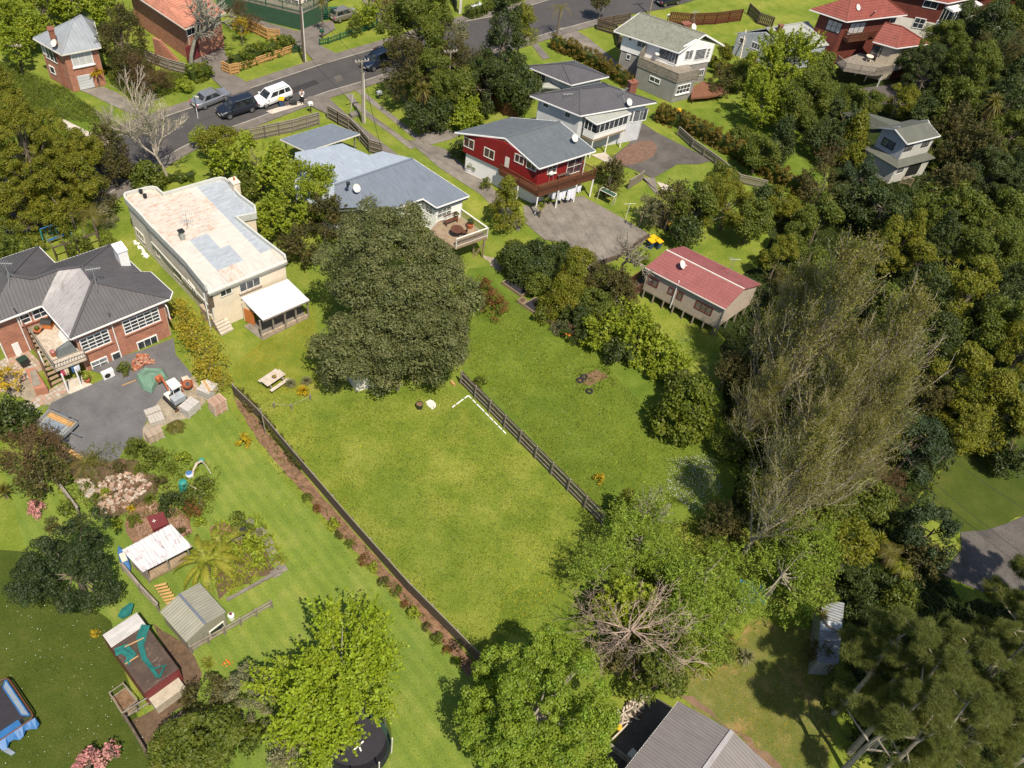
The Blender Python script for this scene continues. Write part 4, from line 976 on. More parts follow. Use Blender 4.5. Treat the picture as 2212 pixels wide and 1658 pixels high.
h.chimney(T(0,2,1000,700),3,6.3,.95,.65,'red_brick',.6,1)
antenna(T(0,2,905,865),5.3,'aerial with wide tripod on the dark hipped roof',1.5,.9);dish(T(0,2,955,905),5.1,'white satellite dish at the front of the dark hipped roof',pole=.4)
z=3.5
h,ids,pl=hiphouse('small_grey_house','small house with dark charcoal hipped roof beside the gold hedge',(1225,150),Q(0,2,85,562,z),Q(0,2,475,722,z),Q(0,2,795,650,z),Q(0,2,500,515,z),Q(0,2,395,540,z+1.1),Q(0,2,480,552,z+1.1),'roof_darkgrey','light_grey_board',z)
h.win(ids[0],T(0,2,155,605),T(0,2,240,690),3,1,size=(1.9,1.2));h.roof([Q(0,2,170,715,2.5),Q(0,2,215,745,2.3),Q(0,2,450,760,2.3),Q(0,2,400,690,2.5)],'roof_weather','rib',.3,.02,.05,'awning')
# small white deck with plants
d4=[G(*T(0,2,x,y),1.6)for x,y in((30,800),(105,845),(160,820),(90,770))]
h=Bld('white_porch','small white railed porch stacked with pots beside the dark conifer','porch',tuple(d4[1][:2]));h.deck([q[:2]for q in d4],1.6,'stain_brown',.16);h.rail([q[:2]for q in(d4[0],d4[1],d4[2])],1.6,.9,'white_paint',.12)
h.posts([T(0,2,100,940),T(0,2,45,900)],1.5,'dark_wood',.12)
pot(T(0,2,130,770),1.64,'bushy green pot plant on the white porch','leaf_fresh','orange',.2,.3,.6);pot(T(0,2,95,765),1.64,'little red flowering pot on the white porch','leaf_mid','cloth_pink',.15,.25,.3)

# --- white and grey two storey house with lichen roof
c=(1440,120);h=Bld('white_house','white upper storey house over grey masonry with mossy grey gable roof and walled terrace','house',tuple(G(*c,3)[:2]))
zw=5.2;e1,e2,e3=Q(0,2,838,262,zw),Q(0,2,1390,447,zw),Q(0,2,1780,385,zw);r1,r2=Q(0,2,1060,105,6.4),Q(0,2,1618,290,6.4)
e4=tuple(V(*e1)+V(*e3)-V(*e2));h.roof([e1,e2,r2,r1],'roof_lichen','lap',.4,.012);h.roof([e3,e4,r1,r2],'roof_lichen','lap',.4,.012);h.ridge(r1,r2,'roof_lichen');h.gutters([e1,e2]);h.gutters([e2,r2,e3],'white_paint',.15,'barge_board');h.gutters([e1,r1,e4],'white_paint',.15,'barge_board');h.gutters([e3,e4])
pl=inset([p[:2]for p in(e1,e2,e3,e4)],.55);cen=np.mean(np.array(pl),0)
wa=h.wall(pl[0],pl[1],2.9,zw-.05,'white_paint',.17,inward=cen);wb=h.wall(pl[1],pl[2],2.9,[(0,zw),(.42,6.25),(1,zw)],'white_paint',.17,inward=cen);h.wall(pl[2],pl[3],2.9,zw,'white_paint',.17,inward=cen);h.wall(pl[3],pl[0],2.9,[(0,zw),((lambda a,b:a/(a+b))(np.hypot(r1[0]-e4[0],r1[1]-e4[1]),np.hypot(r1[0]-e1[0],r1[1]-e1[1])),6.0),(1,zw)],'white_paint',.17,inward=cen)
lw=h.box_walls(inset([p[:2]for p in(e1,e2,e3,e4)],.6),0,2.89,'blockwork')
h.win(wa,T(0,2,965,315),T(0,2,990,345),1,1,size=(.5,.5));h.win(wa,T(0,2,1040,355),T(0,2,1110,395),2,1,size=(1.3,.85));h.win(wa,T(0,2,1230,420),T(0,2,1300,500),1,1,size=(1.5,1.4));h.win(wa,T(0,2,1320,455),T(0,2,1370,530),3,1,size=(1.2,1.5))
h.win(lw[0],T(0,2,945,465),T(0,2,975,500),1,1,size=(.55,.7));h.win(wb,T(0,2,1450,430),T(0,2,1500,500),2,1,size=(1.2,1.3));h.win(wb,T(0,2,1525,420),T(0,2,1615,500),1,1,size=(1.7,1.5));h.win(wb,T(0,2,1625,400),T(0,2,1650,500),1,3,size=(.5,1.4));h.win(lw[1],T(0,2,1550,590),T(0,2,1600,640),3,1,size=(1.0,.9))
h.chimney(T(0,2,1455,200),4,6.6,1.1,.7,'red_brick',.6)
dish(T(0,2,1505,262),5.9,'satellite dish beside the brick chimney of the mossy roof',pole=.4);antenna(T(0,2,1510,190),6.1,'aerial behind the brick chimney of the mossy roof',1.4,.6)
zt=3.0;q=[G(*T(0,2,x,y),zt)for x,y in((1040,545),(1375,690),(1545,650),(1460,560))];xy4=[tuple(a[:2])for a in q];xy4[3]=tuple(np.array(pl[1])*.6+np.array(pl[2])*.4);xy4.append(tuple(np.array(pl[0])*.55+np.array(pl[1])*.45))
tw=h.box_walls(inset(xy4,.05),0,zt-.05,'block_grey');h.deck(xy4,zt,'grey_wood',.2)
h.rail([xy4[0],xy4[1]],zt,.95,'grey_wood',solid=True);h.rail([xy4[1],xy4[2]],zt,.95,'grey_wood',solid=True);h.rail([xy4[4],xy4[0]],zt,1.6,'grey_wood',solid=True)
h.win(tw[0],T(0,2,1140,650),T(0,2,1230,710),2,1,size=(1.5,.7));h.win(tw[1],T(0,2,1370,720),T(0,2,1480,790),4,2,size=(2.2,1.2),sill='white_paint');h.panel(tw[1],T(0,2,1345,900),T(0,2,1420,940),'white_paint','door')
bbq(T(0,2,1190,520),zt+.04,'large barbecue under pale cover on the walled terrace','offwhite',.5)

# --- pale green-grey weatherboard cottage
h=Bld('blue_grey_cottage','pale blue-grey weatherboard cottage with weathered pale iron gable roof','house',tuple(G(1680,90,3)[:2]))
z=2.9;a,b,r1=Q(0,2,1870,280,z),Q(0,3,182,442,z),Q(0,2,2135,238,z+1.5);r2=Q(0,3,362,185,z+1.5);d=V(*r2)-V(*r1);a2,b2=tuple(V(*a)+d),tuple(V(*b)+d)
h.roof([a,r1,r2,a2][::-1],'roof_weather','rib',.25);h.roof([r1,b,b2,r2],'roof_weather','rib',.25);h.ridge(r1,r2,'roof_weather')
pl=inset([p[:2]for p in(a,b,b2,a2)],.2);cen=np.mean(np.array(pl),0);wg=h.wall(pl[0],pl[1],0,[(0,z),(.5,z+1.4),(1,z)],'blue_grey_board',.2,inward=cen);h.wall(pl[1],pl[2],0,z,'blue_grey_board',.2,inward=cen);h.wall(pl[2],pl[3],0,[(0,z),(.5,z+1.4),(1,z)],'blue_grey_board',.2,inward=cen);h.wall(pl[3],pl[0],0,z,'blue_grey_board',.2,inward=cen)
h.win(wg,T(0,2,1905,320),T(0,2,1960,370),1,1,size=(.9,.8));h.win(wg,T(0,2,2010,355),T(0,2,2085,425),3,1,size=(1.3,.95));h.chimney(T(0,3,128,215),3,5,.5,.5,'red_brick',.6)
g=Q(0,2,1970,240,3.6);h.pipe(Q(0,2,1965,250,3.6),Q(0,2,1910,525,0),'cream',.07)

# --- red hip roofed house
h=Bld('red_tiled_house','brown-red brick house with flared red tile roofs on two levels and curved deck','house',tuple(G(1880,100,3)[:2]))
z=6.6;L_,Fr,R_=Q(0,3,372,76,z),Q(0,3,690,182,z),Q(0,3,1208,122,z);B_=tuple(V(*L_)+V(*R_)-V(*Fr));m=(V(*L_)+V(*Fr)+V(*R_)+V(*B_))/4;dd=(V(*R_)-V(*Fr))*.22
r1,r2=tuple(m-dd+V(0,0,2.3)),tuple(m+dd+V(0,0,2.3))
TL=dict(mode='lap',sp=.36,lift=.035)
for f in([L_,Fr,r1],[Fr,R_,r2,r1],[R_,B_,r2],[B_,L_,r1,r2]):h.roof(list(f),'roof_redtile',**TL)
h.ridge(Fr,r1,'roof_redtile');h.ridge(r1,r2,'roof_redtile');h.ridge(R_,r2,'roof_redtile');h.gutters([L_,Fr,R_,B_])
pl=inset([p[:2]for p in(L_,Fr,R_,B_)],.7);ids=h.box_walls(pl,0,z-.05,'brown_red',.2)
h.win(ids[0],T(0,3,520,160),T(0,3,640,285),3,2,frame='black',pane='curtain',size=(2.0,1.5),fw=.07);h.win(ids[1],T(0,3,690,190),T(0,3,850,290),3,1,frame='black',pane='curtain',size=(2.8,1.7),fw=.07);h.win(ids[1],T(0,3,1055,155),T(0,3,1105,190),2,1,frame='offwhite',size=(1.0,.8))
zb=4.0;q=[G(*T(0,3,x,y),zb)for x,y in((640,305),(700,345),(915,318))]
h.deck([tuple(q[0][:2]),tuple(q[1][:2]),tuple(q[2][:2]),tuple(q[2][:2]+(q[0]-q[1])[:2])],zb,'stain_brown',.2);h.rail([tuple(a[:2])for a in q],zb,.95,'stain_brown',.13)
z=5.0;L2,F2,R2=Q(0,3,912,350,z),Q(0,3,1115,408,z),Q(0,3,1398,371,z);B2=Q(0,3,1180,300,z);r1,r2=Q(0,3,1015,190,z+1.9),Q(0,3,1165,225,z+1.9)
h.roof([L2,F2,r2,r1],'roof_redtile',**TL);h.roof([F2,R2,r2],'roof_redtile',**TL);h.roof([R2,B2,r1,r2],'roof_redtile',**TL);h.ridge(F2,r2,'roof_redtile');h.ridge(r1,r2,'roof_redtile');h.ridge(R2,r2,'roof_redtile');h.gutters([L2,F2,R2])
B3=tuple(V(*L2)+V(*R2)-V(*F2));pl=inset([p[:2]for p in(L2,F2,R2,B3)],.55);ids=h.box_walls(pl,0,z-.05,'stucco')
h.win(ids[0],T(0,3,905,385),T(0,3,980,470),2,2,frame='black',size=(1.3,1.4));h.win(ids[1],T(0,3,1140,410),T(0,3,1240,500),2,1,frame='offwhite',pane='glass_pale',size=(1.5,1.2));h.panel(ids[1],T(0,3,1080,600),T(0,3,1190,715),'brown_red','garage_door',grooves=4,label='dark red garage door');h.panel(ids[1],T(0,3,1085,570),T(0,3,1210,610),'offwhite','lintel')
zb=2.3;q=[G(*T(0,3,x,y),zb)for x,y in((600,530),(665,590),(930,632),(1075,605),(1010,500),(800,450))];h.deck([tuple(a[:2])for a in q],zb,'grey_wood',.2);h.rail([tuple(a[:2])for a in q[:4]],zb,.95,'grey_wood',.12)
h.posts([T(0,3,840,690),T(0,3,945,740),T(0,3,760,640)],zb-.1,'white_paint',.12)
dish(T(0,3,765,100),7.2,'satellite dish on the upper red tile roof',pole=.5);h.pipe(Q(0,3,935,95,7.3),Q(0,3,935,95,7.8),'dull_metal',.09)
table(T(0,3,870,520),zb+.04,'small table crowded with pots on the curved grey deck',.5,'cream')

# --- big house, top right corner
h=Bld('terrace_house','tall brick over white house with glazed white sunroom in the top right corner','house',tuple(G(2080,40,3)[:2]))
g0,g1,g2=G(*T(0,3,1000,330),0),G(*T(0,3,1350,400),0),G(*T(0,3,2000,250),0);g0=g1+(g0-g1)*1.6;g3=g0+g2-g1
pl=[tuple(a[:2])for a in(g0,g1,g2,g3)];cen=np.mean(np.array(pl),0);lo1=h.box_walls(pl,0,3.6,'offwhite');p3=inset(pl,.02);up1=h.box_walls(p3,3.6,6.8,'brown_red')
zt_=6.8;pr=inset(pl,-.5);rr_=[(p[0],p[1],zt_)for p in pr];m=np.mean(np.array(rr_),0);dd=(V(*rr_[2])-V(*rr_[1]))*.25;r1,r2=tuple(m-dd+V(0,0,1.6)),tuple(m+dd+V(0,0,1.6))
for f in([rr_[0],rr_[1],r1],[rr_[1],rr_[2],r2,r1],[rr_[2],rr_[3],r2],[rr_[3],rr_[0],r1,r2]):h.roof(list(f),'roof_redtile',**TL)
h.gutters(rr_[:3])
h.win(lo1[0],T(0,3,1270,150),T(0,3,1340,240),2,2,size=(1.6,1.5));h.win(up1[0],T(0,3,1350,10),T(0,3,1460,60),2,1,size=(2,1.1));h.win(lo1[1],T(0,3,1430,170),T(0,3,1520,240),3,1,size=(1.8,1.4));h.win(lo1[1],T(0,3,1640,160),T(0,3,1720,240),3,1,size=(2.0,1.9))
u_=unit(g2-g1);n_=V(u_[1],-u_[0],0);n_=n_ if n_[1]<0 else-n_
sa=g1+u_*.3;box4=[tuple((sa+u_*a+n_*b)[:2])for a,b in((0,0),(0,1.5),(6.5,1.5),(6.5,0))]
h.add(MB().hexa([V(*box4[i],z_)for z_ in(3.35,3.6)for i in(0,1,2,3)]),'balcony_floor','white_paint');glazed(h,box4[0],box4[1],3.65,5.9,3,rows=2);glazed(h,box4[1],tuple((V(*box4[1])*.5+V(*box4[2])*.5)),3.65,5.9,5);h.rail([tuple(V(*box4[1])*.5+V(*box4[2])*.5),box4[2]],3.6,1.0,'white_paint',solid=True,balmat='dull_metal')
h.add(MB().hexa([V(*box4[i],z_)for z_ in(5.95,6.1)for i in(0,1,2,3)]),'sunroom_roof','white_paint')
s0_,s1_=G(*T(0,3,1660,260),2.2),G(*T(0,3,1500,340),.8)
for k in range(8):p=s0_+(s1_-s0_)*k/7;h.bar(p,p+V(.5,-.95,0),.28,'offwhite','stair_tread',.05)
h.rail([tuple(s1_[:2]+V(-.3,0)),tuple(s1_[:2]+V(.6,-1.3))],.8,.9,'grey_wood',.14)

# --- grey green gabled house, right
h=Bld('weatherboard_house','two level pale weatherboard house with dark green gable and skirt roof among dark trees','house',tuple(G(1950,330,3)[:2]))
z=5.3;a,b,r1,r2,b2=Q(0,3,962,1085,z),Q(0,3,1210,1225,z),Q(0,3,1108,1100,z+1.2),Q(0,3,1385,1036,z+1.2),Q(0,3,1490,1155,z);a2=tuple(V(*a)+V(*b2)-V(*b))
h.roof([r1,b,b2,r2],'roof_green','lap',.4,.015);h.roof([a,r1,r2,a2],'roof_green','lap',.4,.015);h.gutters([a,r1,b],'white_paint',.12,'barge_board');h.gutters([b,b2]);h.gutters([b2,r2],'white_paint',.12,'barge_board')
pl=inset([p[:2]for p in(a,b,b2,a2)],.3);cen=np.mean(np.array(pl),0);wg=h.wall(pl[0],pl[1],2.6,[(0,z),(.5,z+1.1),(1,z)],'grey_board',.16,inward=cen);wf=h.wall(pl[1],pl[2],2.6,z,'pale_green_board',.16,inward=cen);h.wall(pl[2],pl[3],2.6,[(0,z),(.5,z+1.1),(1,z)],'pale_green_board',.16,inward=cen);h.wall(pl[3],pl[0],2.6,z,'pale_green_board',.16,inward=cen)
h.win(wg,T(0,3,1000,1180),T(0,3,1090,1270),2,1,frame='black',size=(1.6,1.0));h.win(wf,T(0,3,1180,1230),T(0,3,1250,1280),2,1,frame='black',size=(1.3,.9));h.win(wf,T(0,3,1330,1190),T(0,3,1390,1250),2,1,frame='black',size=(1.2,.9))
ou=inset([p[:2]for p in(a,b,b2,a2)],-.55);zi=2.95
for i in range(2):h.roof([(*ou[i],2.45),(*ou[i+1],2.45),(*pl[i+1],zi),(*pl[i],zi)],'roof_green','lap',.4,.015,name='skirt_roof')
l2=inset([p[:2]for p in(a,b,b2,a2)],-.15);lw=h.box_walls(l2,0,2.42,'pale_green_board',.16)
h.win(lw[1],T(0,3,1095,1420),T(0,3,1190,1480),1,1,frame='white_paint',size=(1.3,1.0));h.panel(lw[1],T(0,3,1230,1400),T(0,3,1280,1480),'black','door');h.roof([Q(0,3,650,960,4.4),Q(0,3,900,1100,4.4),Q(0,3,1110,1090,5.6),Q(0,3,1170,1045,5.6),Q(0,3,790,940,5.4)],'roof_green','lap',.4,.015)
g=[G(*T(0,3,x,y),1.0)for x,y in((1160,1530),(1180,1480),(1260,1500),(1250,1550))];h.rail([tuple(g[0][:2]),tuple(g[3][:2])],.5,.9,'deck_wood',.13)

# --- red roofed cottage on stilts
h=Bld('stilt_cottage','small taupe weatherboard cottage with dusty red roof standing on timber stilts','cottage',tuple(G(1500,620,2)[:2]))
z=3.7;a,b,d_,e_=pt((1394.2,576.9),z),pt((1567.5,666.7),z),pt((1644.7,613.6),z),pt((1476.4,531.3),z);r1,r2=Q(1,2,1283,578,z+.95),Q(1,2,1950,912,z+.95)
h.roof([a,b,r2,r1],'roof_red','lap',.37,.014);h.roof([d_,e_,r1,r2],'roof_red','lap',.37,.014);h.ridge(r1,r2,'offwhite',.10);h.gutters([a,b],'offwhite',.1);h.gutters([d_,e_],'offwhite',.1)
pl=inset([p[:2]for p in(a,b,d_,e_)],.22);cen=np.mean(np.array(pl),0);zf=1.1
wa=h.wall(pl[0],pl[1],zf,z-.04,'cottage_board',.15,inward=cen);wb=h.wall(pl[1],pl[2],zf,[(0,z-.05),(.5,z+.85),(1,z-.05)],'cottage_board',.15,inward=cen);h.wall(pl[2],pl[3],zf,z-.05,'cottage_board',.15,inward=cen);h.wall(pl[3],pl[0],zf,[(0,z-.05),(.5,z+.85),(1,z-.05)],'cottage_board',.15,inward=cen)
W=dict(frame='maroon',fw=.09)
h.win(wa,T(1,2,1120,810),T(1,2,1220,880),2,1,size=(1.2,.95),**W);h.win(wa,T(1,2,1300,895),T(1,2,1350,955),1,1,size=(.55,.8),pane='glass_pale',**W);h.win(wa,T(1,2,1375,930),T(1,2,1430,1000),1,1,size=(.6,.95),**W);h.win(wa,T(1,2,1530,1020),T(1,2,1680,1120),3,1,size=(1.75,.95),**W)
for i,(p,q)in enumerate(((pl[0],pl[1]),(pl[1],pl[2]),(pl[3],pl[2]))):
    for k in range(8 if i!=1 else 4):
        g=V(*p)+(V(*q)-V(*p))*(k+.2)/(7.4 if i!=1 else 3.6);h.add(MB().box((g[0]-.07,g[1]-.07,0),(g[0]+.07,g[1]+.07,zf-.02)),'stilt','grey_wood')
h.bar((*pl[0],zf-.08),(*pl[1],zf-.08),.1,'grey_wood','bearer',.16)
h.add((lambda m_:(slab(m_,[V(*p,zf)for p in pl]if pnormal([V(*p,zf)for p in pl])[2]>0 else[V(*p,zf)for p in pl][::-1],.1,V(0,0,1)),m_)[1])(MB()),'floor','grey_wood')
i_=wa;s_,z_,u_,n_,o_=h.onwall(wa,T(1,2,1375,900));p=o_+u_*s_+n_*.1;h.pipe((p[0],p[1],z+.3),(p[0],p[1],.6));s_,z_,u_,n_,o_=h.onwall(wa,T(1,2,1780,1100));p=o_+u_*s_+n_*.08;h.pipe((p[0],p[1],z-.1),(p[0],p[1],.05),'dull_metal')
zb=1.1;g=[G(*T(1,2,x,y),zb)for x,y in((945,890),(1010,960),(1060,930),(1110,780))];h.deck([tuple(q[:2])for q in g],zb,'dark_wood',.16);h.rail([tuple(g[3][:2]),tuple(g[0][:2])],zb,.95,'stain_brown',.12);h.rail([tuple(g[0][:2]),tuple(g[1][:2])],zb,.95,'stain_brown',.14);h.rail([tuple(g[1][:2]),tuple(g[2][:2])],zb,.95,'stain_brown',.14)
dish(T(1,2,1400,740),4.2,'white satellite dish on the dusty red cottage roof',(.75,-.5),.36,.45);antenna(T(1,2,1815,790),4.1,'bent aerial pole at the far side of the dusty red roof',1.9,.2,False,5)

# --- brown garage, bottom
h=Bld('brown_roof_house','large plain house with brown-grey ribbed roof cut by the bottom edge','house',tuple(G(1520,1640,3)[:2]))
z=3.6;a=Q(3,2,1370,1100,z);b=Q(3,2,930,1658,z);b=tuple(V(*b)+(V(*b)-V(*a))*.6);r1=Q(3,2,1820,1350,z+.95);d=V(*b)-V(*a);r2=tuple(V(*r1)+d);e1=tuple(V(*r1)*2-V(*a));e1=(e1[0],e1[1],z);e2=tuple(V(*e1)+d)
h.roof([a,b,r2,r1],'roof_brown','rib',.2,.03);h.roof([e2,e1,r1,r2],'roof_brown','rib',.2,.03);h.ridge(r1,r2,'roof_faded',.3);h.gutters([a,b],'offwhite',.1)
pl=inset([p[:2]for p in(a,b,e2,e1)],.35);cen=np.mean(np.array(pl),0);h.wall(pl[0],pl[1],0,z,'offwhite',.2,inward=cen);h.wall(pl[1],pl[2],0,[(0,z),(.5,z+.9),(1,z)],'offwhite',.2,inward=cen);h.wall(pl[2],pl[3],0,z,'offwhite',.2,inward=cen);h.wall(pl[3],pl[0],0,[(0,z),(.5,z+.9),(1,z)],'offwhite',.2,inward=cen)

# --- brick house with pale hip roof, top left
z=4.6
h,ids,pl=hiphouse('square_brick_house','two storey red brick house with pale grey hipped iron roof at top left',(150,110),Q(0,0,282,325,z),Q(0,0,525,465,z),Q(0,0,860,400,z),Q(0,0,800,180,z),Q(0,0,625,165,z+1.7),Q(0,0,690,128,z+1.7),'roof_zinc','brick',z,boards=None,ov=.35,sp=.4,lift=.015,gut='offwhite')
h.chimney(T(0,0,432,245),0,6.6,.55,.75,'red_brick',.6);h.win(ids[0],T(0,0,400,400),T(0,0,480,530),3,1,size=(2.2,1.5));h.win(ids[0],T(0,0,365,380),T(0,0,390,450),1,1,size=(.6,1.3));h.win(ids[0],T(0,0,430,560),T(0,0,470,630),1,1,size=(.9,.9));h.win(ids[1],T(0,0,635,455),T(0,0,765,545),3,1,size=(2.2,1.5),pane='curtain',sill='white_paint');h.panel(ids[1],T(0,0,655,650),T(0,0,810,740),'light_grey_board','garage_door',grooves=5)
dish(T(0,0,480,410),4.8,'satellite dish at the chimney foot of the pale hipped roof',(-.3,-.9))

# --- orange tile house
z=4.4;h=Bld('orange_tile_house','brick house with faded orange tiled roof and dark red garage behind the bare tree','house',tuple(G(400,60,3)[:2]))
a,b,c_,d_=pt((318,-10),z),pt((400,62),z),pt((487,26),z),pt((410,-40),z);a=pt((262,-30),z);r1,r2=pt((330,-28),z+1.6),pt((380,-48),z+1.6)
for f in([a,b,r1],[b,c_,r2,r1],[c_,d_,r2]):h.roof(list(f),'roof_orange',**TL)
h.gutters([a,b,c_],'offwhite');pl=inset([p[:2]for p in(a,b,c_,d_)],.5);ids=h.box_walls(pl,0,z-.05,'brick')
h.panel(ids[1],T(0,0,1580,400),T(0,0,1710,480),'maroon','garage_door',grooves=5,label='dark red garage door');h.win(ids[1],T(0,0,1600,220),T(0,0,1700,290),3,1,size=(2,.9));
s0_,s1_=G(*T(0,0,1340,330),2.4),G(*T(0,0,1490,500),.1)
for k in range(12):p=s0_+(s1_-s0_)*k/11;h.add(MB().box((p[0]-.55,p[1]-.2,0),(p[0]+.55,p[1]+.14,p[2]),-.35),'step','brick')

# --- green base house, top
h=Bld('green_base_house','cream house above a green weatherboard base wall with green balcony railing','house',tuple(G(650,-20,3)[:2]))
g0,g1,g2=G(*T(0,1,-140,130),0),G(*T(0,1,370,255),0),G(*T(0,1,600,150),0);g3=g0+g2-g1;g0=g1+(g0-g1)*1.4;g3=g0+g2-g1
pl=[tuple(q[:2])for q in(g0,g1,g2,g3)];ids=h.box_walls(pl,0,2.2,'green_paint',.2);h.deck(pl,2.25,'grey_wood',.3,maxn=60);h.rail(pl[:3],2.25,1.0,'green_rail',.16)
p2=inset(pl,1.5);up_=h.box_walls(p2,2.3,4.8,'cream',.18);h.win(up_[0],T(0,1,180,-10),T(0,1,330,40),3,1,size=(3,1.2));h.win(up_[1],T(0,1,380,10),T(0,1,450,30),2,1,size=(1.4,1.1))
p3=inset(pl,1.0);m=np.mean(np.array(p3),0)
for i in range(4):h.roof([(*p3[i],4.8),(*p3[(i+1)%4],4.8),(m[0],m[1],6.4)],'roof_charcoal',sp=.3)
s0_,s1_=G(*T(0,1,640,60),1.8),G(*T(0,1,560,160),.1)
for k in range(7):p=s0_+(s1_-s0_)*k/6;h.bar(p-V(.5,.3,0),p+V(.5,.3,0),.26,'green_rail','stair_tread',.05)

# --- dark fence building at top (grey sheet wall)
fence('boundary_fence','dark grey solid fence curving along the top verge',[T(0,1,1205,145),T(0,1,1215,70),T(0,1,1310,5),T(0,1,1500,-20),T(0,1,1600,-25)],1.6,'bin_black',.3,w=.29)
fence('boundary_fence','short dark fence panel by the top service pole',[T(0,1,1640,-10),T(0,1,1695,100)],1.3,'bin_black',.3,w=.29)

# ================================================================ PLANTS
def fastmesh(name,v,nper,mat):
    """v: (N*nper, 3) corner array, faces of nper corners each"""
    v=np.asarray(v,np.float32);n=len(v)//nper;m=bpy.data.meshes.new(name)
    m.vertices.add(len(v));m.vertices.foreach_set('co',v.ravel());m.loops.add(len(v));m.loops.foreach_set('vertex_index',np.arange(len(v),dtype=np.int32))
    m.polygons.add(n);m.polygons.foreach_set('loop_start',np.arange(0,len(v),nper,dtype=np.int32));m.polygons.foreach_set('loop_total',np.full(n,nper,np.int32))
    m.materials.append(MAT[mat]);m.update(calc_edges=True);m.validate();return m
def nrm(a):return a/np.maximum(np.linalg.norm(a,axis=1,keepdims=True),1e-6)
def leafquads(c,nr,s,asp,rg,fold=None):
    """diamond leaves at c facing nr"""
    t=nrm(np.cross(nr,rg.normal(size=c.shape)));b=np.cross(nr,t);s=s[:,None]
    return np.stack([c-t*s,c-b*s*asp,c+t*s,c+b*s*asp],1).reshape(-1,3)
def lumps(rg,k=7):
    d=nrm(rg.normal(size=(k,3)));a=rg.uniform(-1,1,k)
    return lambda x:1+0.26*(np.sin(x@d.T*3.1+a*5)@a)/math.sqrt(k)
def crown(shape,rx,ry,rz,nc,rc,nl,ls,mat,seed,asp=0.6,low=-0.6,inner=0.25,squash=0.8,needle=False,shoot=0,boughs=0):
    rg=np.random.default_rng(seed);lf=lumps(rg)
    if shape in('round','open'):
        d=nrm(rg.normal(size=(nc*3,3)));d=d[d[:,2]>low][:nc];r=rg.uniform(0.45 if shape=='open' else 0.62,1.0,len(d))**0.6
        C=d*(r*lf(d))[:,None]
    elif shape=='cone':
        hgt=rg.uniform(0,1,nc)**1.25;a=rg.uniform(0,6.283,nc);r=(1-hgt)**0.8*rg.uniform(0.55,1,nc)**.5
        C=np.stack([r*np.cos(a),r*np.sin(a),hgt*2-1],1);C*=lf(nrm(C))[:,None]
    elif shape=='column':
        hgt=rg.uniform(0,1,nc);a=rg.uniform(0,6.283,nc);r=np.sin(np.clip(hgt*2.6+.45,0,3.14))**.7*rg.uniform(0.5,1,nc)**.5
        C=np.stack([r*np.cos(a),r*np.sin(a),hgt*2-1],1)
    elif shape=='shrub':
        d=nrm(rg.normal(size=(nc*2,3)));d[:,2]=np.abs(d[:,2])*1.0;d=nrm(d)[:nc];C=d*(rg.uniform(.5,1,len(d))**.5*lf(d))[:,None];C[:,2]=C[:,2]*2-1
    if boughs and shape in('round','open'):
        d=nrm(rg.normal(size=(boughs*3,3)));d=d[d[:,2]>low-.1][:boughs];br=.38 if boughs<20 else .33 if boughs<40 else .24;bc=d*(rg.uniform(.42,.98,len(d)))[:,None];nb=len(d);w_=rg.uniform(.6,1.35,nb)*br;k=rg.integers(0,nb,nc);e=nrm(rg.normal(size=(nc,3))+d[k]*.9+np.array([0,0,.3]));C=bc[k]+e*(w_[k]*rg.uniform(.55,1,nc)**.5)[:,None]
    C=C*np.array([rx,ry,rz])*(1-0.5*rc/max(rx,ry,rz))
    n=len(C)
    if shoot:
        k=5;S0=np.repeat(C,k,0)+rg.normal(size=(n*k,3))*rc*.45;n2=len(S0);d0=nrm(nrm(S0/np.array([rx,ry,rz]))+rg.normal(size=(n2,3))*.35+np.array([0,0,.45]));L=rc*shoot*rg.uniform(.5,1.3,n2)
        idx=np.repeat(np.arange(n2),max(int(nl/k),4));tt=rg.uniform(-.3,1,len(idx));wd=.16*rc*(1.25-tt)
        p=S0[idx]+d0[idx]*(L[idx]*tt)[:,None]+rg.normal(size=(len(idx),3))*wd[:,None];nn=nrm(rg.normal(size=p.shape)*.8+d0[idx]*.3+np.array([0,0,.6]))
        return fastmesh('crown',leafquads(p,nn,ls*rg.uniform(.6,1.3,len(p)),asp,rg),4,mat),C
    per=(nl*rg.uniform(0.6,1.35,n)).astype(int);idx=np.repeat(np.arange(n),per);N_=len(idx)
    rr=rc*rg.uniform(0.65,1.25,n)[idx]
    d=nrm(rg.normal(size=(N_,3))+np.array([0,0,0.35]));rad=rg.uniform(0.35,1.05,N_)**0.5
    p=C[idx]+d*(rr*rad)[:,None]*np.array([1,1,squash]);nn=nrm(d+rg.normal(size=(N_,3))*0.55+np.array([0,0,0.25]))
    s=ls*rg.uniform(0.6,1.4,N_)
    if needle:
        t=nrm(d+rg.normal(size=(N_,3))*.5+np.array([0,0,.15]));b=nrm(np.cross(t,rg.normal(size=(N_,3))));s=s[:,None]
        q=np.stack([p-t*s-b*s*asp,p-t*s+b*s*asp,p+t*s*1.2],1).reshape(-1,3);return fastmesh('crown',q,3,mat),C
    return fastmesh('crown',leafquads(p,nn,s,asp,rg),4,mat),C
